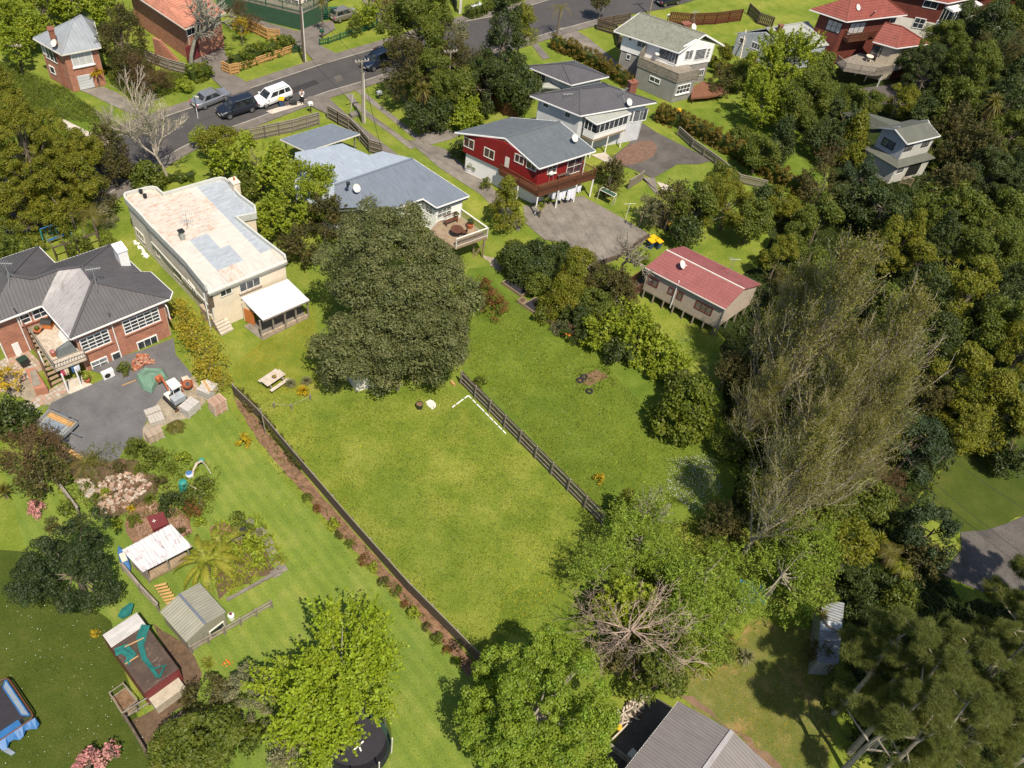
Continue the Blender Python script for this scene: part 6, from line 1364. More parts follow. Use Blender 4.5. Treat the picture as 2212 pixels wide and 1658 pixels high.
for a in(('gold',465,300,44,3.2,'golden-green tree nearest the parked dark car'),('fresh',480,345,34,2.4,'bright green tree next to the grey wavy fence'),('fresh',560,350,62,3.4,'light green umbrella-shaped tree against the pale blue roof'),('fresh',655,420,66,3.6,'broad light green tree touching the blue-grey roof'),('fresh',600,465,45,2.8,'light green tree close beside the cream house'),('olive',700,470,52,3.0,'olive-grey tree wedged behind the huge dark tree'),('olive',650,530,42,2.0,'dark olive tree with dead twigs by the cream house'),('mid',525,400,34,1.8,'green tree behind the cream parapet'),('fresh',430,295,20,1.4,'small bright shrub by the street sign')):tree(*a[:6])
for k,(x,y,r_,z_)in enumerate(((400,685,30,1.4),(420,715,36,1.5),(440,750,38,1.4),(455,790,38,1.2),(478,820,28,.9),(385,660,18,1.2))):tree('bamboo',x,y,r_,z_,['golden bamboo clump nearest the brick house wall','golden bamboo clump behind the porch steps','widest golden bamboo clump in the middle of the row','golden bamboo clump above the pallet stacks','low golden bamboo at the end by the fence','thin green-gold bamboo by the side path'][k],name='bamboo',cat='bamboo',group='golden bamboo along the brick house yard')
palm(T(1,0,640,390),2.6,'tall feather palm by the white flowers behind the swing',2.2,10,arch=.6);palm(T(0,0,590,1600),5.0,'feather palm rising in front of the golden conifer',2.6,11,arch=.7)
palm(T(1,0,835,470),2.8,'palm with drooping fronds at the corner of the side lawn',1.8,12,arch=.5);tree('shrubgrey',225,465,26,.9,'white flowering shrub beside the palms',name='shrub',cat='shrub');tree('shrubgold',232,515,22,.8,'golden strappy shrub at the palm foot',name='shrub',cat='shrub')
tree('darkpoh',155,1225,104,3.6,'dense round dark green tree left of the rusty shelter',.8)
tree('dark',25,905,48,1.8,'dark green shrub beside the wire trailer');tree('brownish',60,985,66,2.2,'brown feathery shrub below the trailer',.9);tree('olive',85,1030,45,1.8,'greenish lower side of the brown scrub by the boundary fence');tree('yellow',10,820,40,1.2,'yellow-green feathery shrub at the left edge',.7);
tree('shrubpink',78,1095,22,.5,'pink hydrangea-like shrub by the dark round tree',name='shrub',cat='shrub');spiky((15,1075),'dark spiky yucca at the left edge in shade',.9,.8,70,'palm',name='yucca',cat='plant')
for a in(('shrub',292,965,26,.8,'leafy shrub in front of the stacked blocks'),('shrub',330,985,24,.7,'pink-flowered shrub by the yard corner'),('shrubdark',372,1080,34,1.0,'dense green bush behind the red-brown kennel'),('shrub',412,1060,26,.8,'bush beside the green compost bin'),('shrubrust',415,1095,22,.5,'rose bush with coral flowers near the grey stool'),('shrub',440,1045,22,.6,'leafy tangle at the driftwood arch'),('shrubyellow',525,948,20,.5,'round yellow bush alone on the mown lawn'),('shrubyellow',1293,1030,15,.6,'yellow fruited little tree alone on the far lawn'),('shrub',510,1120,20,.6,'small shrub at the vegetable bed edge'),('shrubfresh',545,1175,26,.6,'lush leafy plants in the vegetable bed'),('shrubfresh',500,1185,24,.6,'bright ground plants right of the banana'),('shrubfresh',430,1125,14,.5,'tiny bright shrub near the roses'),('shrubgrey',520,1500,72,1.9,'grey-green shrub covered in tiny white flowers'),('shrubolive',440,1500,55,1.2,'olive shrub beside the bare dirt yard'),('mid',460,1590,85,2.2,'broad green leafy bush at the bottom edge'),('mid',385,1625,70,1.8,'leafy bush in the bottom left by the dirt yard'),('grey',625,1620,45,1.5,'cream flowered bush under the lime tree'),('shrubyellow',205,1365,12,.4,'sprig of yellow-green weed at the coop corner'),('shrubrust',1070,650,36,.7,'rust-brown spreading juniper on the lawn'),('shrubrust',1045,615,24,.6,'smaller rust-brown juniper patch above the bigger one'),('shrub',1170,680,20,.4,'leafy vegetables in the middle planter box'),('shrubgrey',1205,705,16,.3,'pale herb clump beyond the planter boxes'),('shrub',1040,820,16,.4,'weedy clump behind the end fence post'),('pink',190,1655,40,1.2,'pale pink blossom tree at the bottom edge'),('pink',240,1618,20,1.4,'deep pink flowering sprig beside the blossom tree'),('shrub',268,795,16,.5,'leafy climber against the brick wall'),('shrub',440,1640,20,.5,'ragged shrub corner at the bottom left'),('shrubdark',990,318,24,1.2,'clipped dark shrub at the left corner of the red house'),('shrub',1028,350,20,1.2,'tall green shrub against the red wall'),('shrub',1050,395,14,.5,'yellow-flowered low shrub by the drive')):tree(*a[:6],name='shrub' if a[3]<50 else 'tree',cat='shrub' if a[3]<50 else 'tree')
# spiky and tropical plants
spiky((655,850),'yellow-green spiky yucca right of the picnic table',.35,.65,90,'yellow',name='yucca',cat='plant',w=.04);spiky((628,833),'grey-green spiky yucca between table and the yellow one',.3,.6,80,'grey',name='yucca',cat='plant',w=.04);spiky((662,828),'bluish spiky yucca at the back of the group',.3,.6,80,'grey',name='yucca',cat='plant',w=.035)
palm((380,925),.3,'low date palm beside the stacked blocks',.9,18,arch=.7,ll=.22);palm((190,1015),.9,'young feather palm at the end of the asphalt yard',1.9,11,arch=.6,ll=.35)
spiky((325,1082),'dark green spiky yucca beside the firewood heap',.3,.6,80,'mid',name='yucca',cat='plant');spiky((283,1100),'small striped spiky plant below the rock heap',.1,.4,40,'yellow',name='yucca',cat='plant')
palm((450,1235),1.3,'large banana plant with long ribbed leaves over the green shed',3.2,14,'leaf_banana',.75,'banana_plant',.24,.05,True,.16,0,'bark',30);palm((480,1200),.9,'smaller banana plant behind the large one',2.4,9,'leaf_banana',.9,'banana_plant',.24,.05,True,.12,0,'bark',26)
spiky((605,1210),'arching green flax clump at the vegetable bed corner',.05,.75,80,'flax',name='flax_bush',cat='plant',droop=1.2);spiky((450,1432),'yellow-green strappy lily clump by the dirt yard',.05,.6,60,'flax',name='flax_bush',cat='plant')
spiky((1515,1440),'big pale spiky yucca in front of the brown roof end',.5,1.1,110,'flax',name='yucca',cat='plant',w=.045);spiky((1608,1425),'pale spiky yucca between the flowering bush and brown roof',.5,.8,70,'grey',name='yucca',cat='plant');spiky((1572,1375),'small spiky plant beside the potted ferns',.3,.6,60,'palm',name='yucca',cat='plant')
for k,(x,y,h_)in enumerate(((1165,470,1.4),(1175,445,1.2),(1318,705,.4))):spiky((x,y),['young cabbage tree at the lower end of the patio','taller cabbage tree at the patio corner','spiky plant among the shrub row'][k],h_,.6,60,'flax')
spiky((1030,545),'spiky green flax under the raised deck',.05,.7,50,'flax',name='flax_bush',cat='plant')
spiky(T(0,0,850,735),'bright yellow-green cabbage tree by the pale garage door',1.7,.95,90,'yellow',w=.05)
spiky((1790,450),'cabbage tree on the dark edge of the upper lawn',2.2,.8,60,'flax',3);spiky((1550,240),'spiky leaved plant near the terrace garage',.1,.6,50,'flax',name='flax_bush',cat='plant')
spiky(T(3,0,1760,800),'strappy plant near the orange flowers',.05,.45,50,'flax',name='flax_bush',cat='plant')
palm((1495,180),1.6,'small palm in front of the grey masonry wall',1.1,10,arch=.5,ll=.3);palm((1600,175),1.2,'yellowish palm above the terracotta deck',1.2,10,arch=.4,ll=.3)
# right hand bush, one by one; dark leaf colours also stand in for edge dimming
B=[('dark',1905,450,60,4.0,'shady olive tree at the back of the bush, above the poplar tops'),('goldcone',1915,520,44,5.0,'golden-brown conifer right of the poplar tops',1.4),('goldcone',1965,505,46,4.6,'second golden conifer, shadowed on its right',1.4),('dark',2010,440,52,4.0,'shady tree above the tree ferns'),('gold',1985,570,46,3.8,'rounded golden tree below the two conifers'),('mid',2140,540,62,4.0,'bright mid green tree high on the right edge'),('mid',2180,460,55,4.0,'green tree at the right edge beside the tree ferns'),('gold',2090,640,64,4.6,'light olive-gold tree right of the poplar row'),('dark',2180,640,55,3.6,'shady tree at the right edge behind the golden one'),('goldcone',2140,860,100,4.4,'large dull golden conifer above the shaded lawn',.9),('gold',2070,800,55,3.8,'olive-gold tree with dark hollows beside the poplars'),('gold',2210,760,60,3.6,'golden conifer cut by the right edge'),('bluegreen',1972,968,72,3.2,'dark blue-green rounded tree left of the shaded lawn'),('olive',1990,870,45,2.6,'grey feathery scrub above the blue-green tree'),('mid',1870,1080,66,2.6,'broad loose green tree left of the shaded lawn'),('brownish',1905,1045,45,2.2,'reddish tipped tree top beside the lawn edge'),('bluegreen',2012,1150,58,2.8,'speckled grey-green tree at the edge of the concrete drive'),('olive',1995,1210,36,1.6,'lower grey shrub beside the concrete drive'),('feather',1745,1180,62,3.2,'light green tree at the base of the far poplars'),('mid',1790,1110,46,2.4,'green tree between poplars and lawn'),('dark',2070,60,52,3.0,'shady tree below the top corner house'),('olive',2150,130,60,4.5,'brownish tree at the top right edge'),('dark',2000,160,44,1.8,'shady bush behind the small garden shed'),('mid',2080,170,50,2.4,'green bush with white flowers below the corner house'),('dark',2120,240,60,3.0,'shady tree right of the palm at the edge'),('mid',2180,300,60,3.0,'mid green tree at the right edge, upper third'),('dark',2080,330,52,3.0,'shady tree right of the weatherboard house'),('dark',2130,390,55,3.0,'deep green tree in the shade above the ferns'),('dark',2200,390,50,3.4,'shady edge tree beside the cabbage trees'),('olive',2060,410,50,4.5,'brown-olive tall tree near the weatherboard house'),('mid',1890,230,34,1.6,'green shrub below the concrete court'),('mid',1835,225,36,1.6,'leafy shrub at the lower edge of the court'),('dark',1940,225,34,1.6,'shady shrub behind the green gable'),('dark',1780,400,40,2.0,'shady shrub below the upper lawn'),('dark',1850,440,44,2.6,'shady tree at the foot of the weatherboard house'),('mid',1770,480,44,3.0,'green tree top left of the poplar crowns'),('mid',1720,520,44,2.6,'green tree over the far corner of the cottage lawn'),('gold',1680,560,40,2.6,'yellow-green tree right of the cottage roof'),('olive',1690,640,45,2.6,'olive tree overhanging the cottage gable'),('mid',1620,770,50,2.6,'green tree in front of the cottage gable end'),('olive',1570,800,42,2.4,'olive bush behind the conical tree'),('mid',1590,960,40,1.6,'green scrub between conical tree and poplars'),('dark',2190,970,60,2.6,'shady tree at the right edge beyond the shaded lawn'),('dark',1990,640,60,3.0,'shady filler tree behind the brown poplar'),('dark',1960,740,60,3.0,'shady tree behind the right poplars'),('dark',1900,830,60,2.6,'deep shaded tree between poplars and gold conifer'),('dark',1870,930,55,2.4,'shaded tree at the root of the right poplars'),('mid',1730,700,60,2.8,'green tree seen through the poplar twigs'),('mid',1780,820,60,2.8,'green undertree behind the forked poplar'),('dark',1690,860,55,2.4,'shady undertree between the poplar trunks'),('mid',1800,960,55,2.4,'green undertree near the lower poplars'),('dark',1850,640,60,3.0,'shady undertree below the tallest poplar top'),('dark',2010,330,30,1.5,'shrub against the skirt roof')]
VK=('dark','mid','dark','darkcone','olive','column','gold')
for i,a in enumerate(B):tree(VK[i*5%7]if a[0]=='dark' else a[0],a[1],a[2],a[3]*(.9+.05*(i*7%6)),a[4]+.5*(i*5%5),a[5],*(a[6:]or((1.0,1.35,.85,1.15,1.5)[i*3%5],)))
for k,(x,y)in enumerate(((1985,580),(2030,600),(2010,640),(2150,300),(2190,330))):spiky((x,y),['cabbage tree head cluster, left of the group in the bush','cabbage tree in the middle of the bush group','cabbage tree lowest of the bush group','pale cabbage tree near the upper right edge','cabbage tree at the right edge under the palm'][k],3.4,.95,60,'flax',4,spreadh=.8)
for k,(x,y)in enumerate(((2070,520),(2130,520))):palm((x,y),3.4,['tree fern with wide flat fronds, left of the pair','tree fern with wide flat fronds, right of the pair'][k],2.3,12,'leaf_mid',.4,'tree_fern',.42,.06)
spiky((2085,330),'tall shaggy fan palm in the upper right corner',7.0,1.7,130,'palm',name='palm_tree',w=.06,droop=.9,lo=-1.0,skirt=True)
palm((1905,1215),1.6,'bright fronded palm above the dark shed clearing',1.5,12,arch=.6,ll=.35);palm((1935,1240),1.2,'yellow fronded young palm by the concrete drive',1.3,10,'leaf_banana',.7,ll=.3);spiky((1880,1190),'green spiky head beside the fronded palm',1.2,.9,70,'flax',2)
# pines, lower right
PN={}
def pine(bx,by,h,label,lean=(1.5,2.5),seed=1,spread=2.6,n=16,z0=.35):
    g=G(bx,by);rg=np.random.default_rng(seed);t=thing('pine_tree',label,'tree',(g[0],g[1],0));segs=[];top=V(lean[0],lean[1],h);tr=[V(0,0,0)]
    for k in range(1,6):f=k/5;tr.append(top*f+V(rg.normal()*.15,rg.normal()*.15,0))
    for k in range(5):segs.append((tr[k],tr[k+1],.22*(1-k/6),.22*(1-(k+1)/6)))
    for v_ in range(2):
        if v_ not in PN:PN[v_]=crown('round',1.0,.8,.55,22,.36,170,.15,'leaf_pine',900+v_,.07,-.9,needle=True,squash=.7)[0]
    for k in range(n):
        f=z0+(1-z0)*(k/(n-1));i=min(int(f*5),4);b=tr[i]+(tr[i+1]-tr[i])*(f*5-i);a=k*2.4+rg.uniform(-.4,.4);r=spread*(1.15-f)*rg.uniform(.6,1.2)+.3;q=b+V(math.cos(a)*r,math.sin(a)*r,r*rg.uniform(.15,.6));segs+=[(b,(b+q)/2+V(0,0,-.1),.07,.05),((b+q)/2+V(0,0,-.1),q,.05,.02)]
        s=rg.uniform(.75,1.2);obj('needle_clump',PN[k%2],t,tuple(q),(rg.uniform(-.3,.3),rg.uniform(-.3,.3),a),(s,s,s))
    obj('trunk',segmesh('trunk',segs,'pale_bark',6),t)
for k,(x,y,h_,lab)in enumerate(((1925,1560,11.0,'pine with the long bare leaning trunk near the bottom right'),(2010,1560,11.5,'pine leaning right of the bare trunked one'),(1880,1530,8.5,'wispy pine at the left of the pine stand'),(2080,1500,10.5,'tall pine in the middle of the stand'),(2130,1420,10.0,'pine at the edge of the concrete drive'),(2080,1620,10.0,'pine standing low at the bottom right corner'),(1880,1620,8.0,'pine at the bottom edge right of the dry lawn'),(1990,1650,9.0,'pine at the bottom edge above dead branches'),(2190,1650,10.0,'corner pine at the bottom right'),(2190,1330,8.5,'dark pine beside the drive at the right edge'),(2230,1470,10.0,'far right pine half out of the picture'),(1835,1625,13.0,'tall pine whose shade falls over the dry lawn'),(1800,1540,12.0,'tall pine just right of the iron shed foot'),(1850,1720,14.0,'tallest pine rooted below the bottom edge'),(1790,1690,13.0,'tall pine rooted at the bottom edge of the dry lawn'))):pine(x,y,h_,lab,(.5+.3*math.sin(k),.8),300+k,3.2,11,.38)
for a in(('shrub',1830,1500,46,1.2,'sunlit bush at the foot of the pines'),('olive',1770,1410,30,1.4,'small bush at the low end of the iron shed'),('shrub',1950,1300,50,1.2,'ivy-like bush below the drive'),('shrubdark',1870,1320,48,1.2,'dark ground bush right of the iron shed'),('shrub',1980,1480,60,1.3,'leafy undergrowth between the pine trunks'),('shrub',2090,1560,60,1.3,'leafy undergrowth at the right of the pines'),('shrubdark',1900,1440,55,1.2,'shaded undergrowth left of the pine trunks'),('shrubdark',1860,1260,40,1.2,'dark bush above the iron shed'),('shrub',1560,1400,34,1.2,'speckled shrub below the feathery tree')):tree(*a[:6])
bare(1990,1600,4.5,'tangle of dead pale branches under the pines','pale_bark',95,.9,-.05,3,4,.09,.12,None,name='dead_branches',width=1.6)
# hedges
hedge([(500,148),(560,128),(634,103)],'long clipped bright green hedge along the upper footpath',1.6,1.7,'hedge');hedge([(412,176),(455,163)],'short clipped bright green hedge block by the garage drive',1.6,1.6,'hedge');tree('shrubfresh',398,180,20,.9,'round green bush left of the short hedge',name='shrub',cat='shrub')
hedge([(1190,100),(1240,120),(1300,152),(1360,190)],'gold-tipped hedge climbing beside the grey hipped roofs',1.3,1.7,'hedge_gold');hedge([(1415,255),(1470,275),(1540,310),(1610,350),(1680,395),(1750,430)],'long rusty gold hedge between the drive and the upper lawn',1.4,1.9,'hedge_gold')
hedge([(1660,110),(1600,150),(1550,160)],'low ragged hedge in front of the pale cottage',1.0,1.0,'hedge_gold');hedge([(270,372),(330,395),(420,385)],'weedy green hedge behind the curved parapet',1.0,.8,'mid')
hedge([(512,848),(560,900),(610,965),(650,1015)],'climbing roses along the upper end of the left fence',.5,.8,'olive','rose_row',30,.08,.25)
rng=random.Random(4)
for k in range(15):
    f=k/14;a=(668+(985-668)*f,1075+(1425-1075)*f);kind=['shrub','shrubrust','shrubfresh','shrubolive'][k%4]
    tree(kind,a[0]+rng.uniform(-6,6),a[1]+rng.uniform(-4,8),9+rng.uniform(0,8),.25,'low %s plant in the bark mulch strip, number %d down the fence'%(['green','coppery','lime','olive'][k%4],k+1)if False else '%s plant in the bark mulch strip %s'%(['leafy green','coppery rose','lime green','olive'][k%4],['nearest the roses','just below the first one','in the upper third of the strip','above the bright clump','beside a pale stone edge','a little below the fence middle','at the middle of the fence','just past the middle','opposite the vegetable bed','beside long mown stripes','in the lower third of the strip','above the red mulch gap','below the red mulch gap','close to the end of the strip','last before the bottom tree'][k]),name='bedding_plant',cat='plant',group='plants in the mulch strip along the fence')

for a in(('fresh',1455,790,34,1.6,'yellow-green shrub just left of the conical tree'),('mid',1400,715,30,1.5,'leafy shrub behind the middle lime shrub'),('mid',1330,690,34,1.5,'green shrub on the cottage side of the shrub row'),('dark',1265,720,24,.9,'dark shrub under the upper end of the shrub row'),('mid',1160,610,30,1.2,'green shrub above the upper planter box'),('dark',1120,590,28,1.0,'dark shrub left of the upper planter box'),('dark',1180,590,30,1.6,'dark shrub between patio and golden cypress'),('gold',1262,560,26,2.8,'golden shoulder of the tall cypress group'),('mid',1470,830,34,2.0,'glossy lower bough shrub of the conical tree'),('fresh',1420,800,24,1.0,'low lime shrub at the lawn edge by the conical tree')):tree(*a[:6],name='shrub',cat='shrub')
B2=[('mid',1560,395,40,2.4,'green tree between the gold hedge and the dome shaped tree'),('dark',1455,430,34,2.2,'shady tree above the rusty compost shelter'),('mid',1640,330,40,1.6,'leafy shrub on the upper lawn slope'),('dark',1690,300,44,2.6,'shady tree below the large yellow-green tree'),('mid',1780,220,48,3.2,'green tree left of the concrete court'),('dark',1820,260,40,2.4,'shady shrub between court and weatherboard house'),('dark',1960,120,34,2.0,'shady bush beside the garage of the red tiled house'),('dark',2030,110,48,3.6,'shady tree between the two upper right houses'),('mid',2190,40,60,5.5,'tall olive tree in the top right corner'),('dark',2140,60,44,4.0,'shady tree at the corner of the top right house'),('dark',2200,160,60,4.0,'shady tall tree at the top right edge'),('mid',2060,230,48,2.8,'green bush below the small metal shed'),('dark',2000,240,44,2.2,'shady bush above the green gabled roof'),('dark',2170,230,50,3.6,'shady tree just below the top right corner trees'),('olive',2120,320,48,3.6,'olive tree under the tall fan palm'),('dark',2060,280,44,2.6,'shady shrub mass right of the gable roof'),('mid',2100,460,54,3.2,'green tree between the tree ferns and the cabbage trees'),('dark',2040,500,44,3.0,'shady tree left of the tree ferns'),('dark',2200,550,44,3.0,'shady tree in the right edge shade, middle height'),('mid',2150,700,54,4.0,'green-gold tree above the large golden conifer'),('dark',2030,720,50,3.4,'shady tree with light tips right of the poplars'),('gold',2080,930,50,2.6,'golden lower bough by the shaded lawn corner'),('gold',2175,900,60,3.4,'dull golden conifer bough nearest the right edge'),('mid',1820,1040,44,2.4,'green tree under the right hand poplars'),('mid',1760,1270,46,2.2,'leafy tree left of the dark clearing'),('dark',1850,1180,44,2.0,'shady tree above the palm clearing'),('mid',1690,790,50,2.6,'green undertree at the middle of the poplar row'),('olive',1640,860,44,2.4,'olive undertree near the conical tree'),('dark',1750,590,54,3.0,'shady undertree behind the tallest poplar'),('olive',1830,740,55,3.0,'olive undertree between left and right poplars'),('mid',1930,660,50,3.4,'green tree peeping between the right poplars')]
for i,a in enumerate(B2):tree(VK[(i*3+1)%7]if a[0]=='dark' else a[0],a[1],a[2],a[3],a[4]+.6*(i*3%4),a[5],(1.0,1.4,.9,1.2)[i%4])
for k,(x,y,r_)in enumerate(((200,990,14),(255,1005,16),(225,1060,12),(290,1120,16),(205,1075,14),(345,1040,18),(395,985,16),(370,1010,14),(140,1090,20),(170,1120,18),(250,1130,14),(300,1010,14),(430,1090,14),(390,1150,16),(560,1215,18),(540,1140,14),(180,1050,14),(110,1130,18),(420,1010,10),(450,1070,10))):tree(['shrub','shrubolive','shrubfresh','shrubgold'][k%4],x,y,r_,.3,['green weeds at the yard end','olive clump beside the asphalt end','bright weeds in the field stones','golden tuft below the firewood','green tuft left of the firewood','olive plant under the pink flowers','bright leaves right of the stacked blocks','golden tuft behind the yucca','green weeds along the boundary boards','olive weeds above the round dark tree','bright weeds below the field stones','golden plant in the rubble','green tuft near the rose bush','olive plant beside the kennel mulch','bright leaves at the front of the vegetable bed','golden herb at the back of the vegetable bed','green tuft on the stony strip','olive plant at the left garden path','bright little plant beside the teal bin','golden little plant below the driftwood'][k],name='garden_plant',cat='plant')
hedge([(1010,40),(1100,5),(1180,-30)],'dark green hedge along the top verge',1.2,1.4,'mid')
# loose cover
scatter('bed_foliage',[[(515,865),(545,900),(660,1055),(760,1155),(850,1250),(1020,1440),(1000,1440),(905,1340),(740,1165),(590,1000),(530,910)]],2600,'blade','leaf_mid',.035,.28,21);scatter('bed_foliage_coppery',[[(515,865),(545,900),(660,1055),(760,1155),(850,1250),(1020,1440),(1000,1440),(905,1340),(740,1165),(590,1000),(530,910)]],1100,'blade','leaf_rust',.035,.22,22);scatter('garden_tangle',[[(200,960),(300,950),(480,1010),(460,1110),(360,1120),(230,1120),(120,1060)]],5000,'blade','leaf_mid',.04,.2,23);scatter('bed_tangle',[[(470,1130),(560,1110),(620,1210),(500,1290),(420,1240)]],2500,'blade','leaf_fresh',.05,.3,24)
scatter('patch_weeds',[[(1240,790),(1320,790),(1330,840),(1250,850)]],260,'blade','leaf_mid',.06,.22,26)
lawnA=[(500,830),(690,870),(960,830),(1300,1130),(1190,1300),(1040,1430),(760,1120)];lawnB=[(1010,620),(1120,640),(1280,760),(1470,960),(1540,1030),(1480,1090),(1320,1130),(1010,790)];lawnC=[(400,890),(500,880),(740,1180),(990,1460),(1060,1650),(850,1650),(640,1300)];lawnD=[(0,1200),(60,1210),(240,1340),(330,1640),(0,1650)]
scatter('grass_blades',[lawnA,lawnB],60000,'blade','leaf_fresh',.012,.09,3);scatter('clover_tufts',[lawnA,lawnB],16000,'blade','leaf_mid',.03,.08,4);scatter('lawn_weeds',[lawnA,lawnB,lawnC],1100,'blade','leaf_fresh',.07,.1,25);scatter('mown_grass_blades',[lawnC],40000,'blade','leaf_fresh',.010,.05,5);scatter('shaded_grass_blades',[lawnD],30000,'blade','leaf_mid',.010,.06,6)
scatter('dry_grass_blades',[[(1480,1450),(1640,1330),(1790,1380),(1800,1650),(1650,1650)],[(500,790),(600,710),(680,650),(690,850),(520,850)]],16000,'blade','leaf_yellow',.010,.07,7)
scatter('buttercups',[[(1075,1290),(1190,1240),(1240,1320),(1180,1390),(1060,1370)],[(1100,1150),(1250,1150),(1200,1300),(1080,1300)]],420,'petal','yellow_flower',.024,.08,8)
scatter('daisies',[[(1440,990),(1540,980),(1560,1060),(1500,1110),(1440,1060)]],2300,'petal','white_flower',.024,.09,9);scatter('scattered_daisies',[lawnB,[(1390,700),(1500,720),(1450,800),(1390,730)]],260,'petal','white_flower',.022,.08,10);scatter('lawn_daisies',[lawnD],240,'petal','white_flower',.022,.07,11)
scatter('white_lilies',[[T(1,0,820,330),T(1,0,840,200),T(1,0,950,200),T(1,0,920,330)]],60,'petal','white_flower',.12,.7,12);scatter('orange_lilies',[[T(3,0,1850,860),T(3,0,1900,760),T(3,0,2000,760),T(3,0,1900,850)],[T(1,2,400,1330),T(1,2,450,1290),T(1,2,510,1310),T(1,2,440,1350)]],30,'petal','orange_flower',.08,.35,13)
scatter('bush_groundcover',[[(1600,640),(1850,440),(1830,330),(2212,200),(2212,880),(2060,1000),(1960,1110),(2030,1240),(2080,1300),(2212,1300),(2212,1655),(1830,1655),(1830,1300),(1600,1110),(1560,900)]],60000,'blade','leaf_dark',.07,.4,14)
scatter('wild_growth',[[(0,130),(140,190),(290,300),(200,270),(60,240),(0,260)],[(220,140),(400,160),(400,190),(300,230),(240,180)],[(1560,1110),(1700,1230),(1600,1300),(1350,1400),(1250,1330),(1330,1150)]],14000,'blade','leaf_mid',.03,.3,15)
scatter('mulch_chips',[[(515,880),(560,915),(760,1155),(1020,1445),(985,1440),(740,1180),(540,930)],[T(2,0,1090,1190),T(2,0,1500,1120),T(2,0,1640,1330),T(2,0,1250,1480)]],3000,'petal','pale_stone',.026,.03,16)

# ================================================================ FENCES
fence('paling_fence','weathered paling fence with tall posts dividing the two lawns',[(996,828),(1300,1133)],1.55,'fence_brown',.16,w=.13,rails=1,pw=1.85,railmat='grey_wood',postmat='grey_wood',cap=False,railside=1)
fence('paling_fence','long low dark paling fence between the mulch bed and the middle lawn',[(505,852),(560,905),(640,1000),(760,1140),(880,1275),(1040,1436)],1.25,'dark_wood',.17,w=.15,pw=2.6,railmat='grey_wood',cap=True,railside=-1,capw=.06)
fence('paling_fence','pale grey wavy paling fence along the footpath by the parked cars',[T(0,1,-60,1200),T(0,1,60,1175),T(0,1,180,1150),T(0,1,300,1125),T(0,1,420,1090),T(0,1,520,1060)],1.5,'grey_wood',.2,pw=2.2,railmat='grey_wood',railside=1)
fence('paling_fence','grey-brown paling fence beside the carport and left driveway',[T(0,1,600,1010),T(0,1,690,1060),T(0,1,780,1110),T(0,1,870,1200),T(0,1,955,1300),T(0,1,1060,1330)],1.6,'fence_brown',.22,pw=2.2,railmat='grey_wood')
fence('timber_fence','new orange timber fence behind the long green hedge',[T(0,1,-90,260),T(0,1,10,300),T(0,1,90,345),T(0,1,190,350)],1.5,'new_wood',.25,w=.24,pw=2.2)
fence('timber_fence','short orange board fence with gate post at the drive mouth',[T(0,0,1905,610),T(0,0,1970,640),T(0,0,2040,625)],1.3,'new_wood',.15,pw=1.5)
fence('timber_fence','orange boards showing under the clipped green hedge',[(500,158),(560,138),(634,112)],.9,'new_wood',.2,pw=2)
fence('picket_fence','bright green picket fence on the verge by the gold hatchback',[T(0,1,525,385),T(0,1,600,370),T(0,1,800,300),T(0,1,1010,230)],.85,'green_rail',.22,w=.09,pw=2.4,cap=False)
fence('picket_fence','faded green pickets beside the tall dark service pole',[T(0,1,300,450),T(0,1,385,440)],1.0,'green_paint',.22,w=.09,pw=1.5,cap=False)
fence('paling_fence','dark brown paling fence beside the roadside clump and grey house',[T(0,1,1940,880),T(0,1,2100,980),T(0,2,10,1010)],1.6,'stain_brown',.2,pw=2.2)
fence('board_fence','dark board fence in front of the white house',[T(0,2,690,250),T(0,2,850,300),T(0,2,870,400),T(0,2,950,430)],1.5,'dark_wood',.2)
fence('board_fence','dark board fence behind the white house roof',[T(0,2,690,240),T(0,2,960,195)],1.4,'dark_wood',.2)
fence('plank_fence','reddish brown plank fence of wide boards behind the top lawn',[T(0,2,1300,200),T(0,2,1480,215),T(0,2,1700,205),T(0,2,1910,175)],1.7,'brown_red',.24,w=.2,pw=2.2,railmat='stain_brown')
fence('plank_fence','dark plank fence running down past the blue-grey cottage',[T(0,2,1975,120),T(0,2,2060,200),T(0,2,2180,240)],1.6,'dark_wood',.24)
fence('paling_fence','grey fence below the rusty gold hedge above the upper lawn',[T(0,2,1380,1150),T(0,2,1500,1260),T(0,2,1700,1400),T(0,2,1900,1560),T(0,2,2120,1610)],1.1,'grey_wood',.2)
fence('low_fence','low brown board fence at the lower end of the concrete patio',[T(1,2,620,760),T(1,2,740,700),T(1,2,860,660),T(1,2,1000,560),T(1,2,1120,480)],.6,'dark_wood',.3,w=.28)
fence('rail_fence','old grey boundary boards beside the round dark tree',[T(2,0,480,900),T(2,0,690,1180)],.9,'grey_wood',.3,w=.28)
fence('board_fence','grey boards along the left side of the rusty shelter',[T(3,0,1050,0),T(3,0,1200,180),T(3,0,1350,340)],1.0,'grey_wood',.3,w=.29)
fence('board_fence','old dark board fence in the shade between the two brick houses',[T(0,0,1260,530),T(0,0,1450,600),T(0,0,1600,640)],1.4,'grey_wood',.22)
fence('board_fence','dark garden fence behind the blue and green swing set',[T(1,0,180,400),T(1,0,400,350),T(1,0,620,265)],1.3,'dark_wood',.25)
fence('board_fence','pale concrete-like fence piece beside the curved ramp',[T(1,2,1080,-20),T(1,2,960,60)],1.2,'grey_wood',.25)
t=thing('rail_fence','two long grey wooden rails on short posts beside the green shed','fence',tuple(G(*T(3,0,1620,690))));o=G(*T(3,0,1620,690));e=G(*T(3,1,118,310))-o
for z_ in(.45,.85):MB().bar((0,0,z_),(e[0],e[1],z_),.09,.13).build('rail',MAT['grey_wood'],t)
for k in range(6):MB().box((-.06,-.06,0),(.06,.06,1.0)).build('post',MAT['grey_wood'],t,(e[0]*k/5,e[1]*k/5,0))
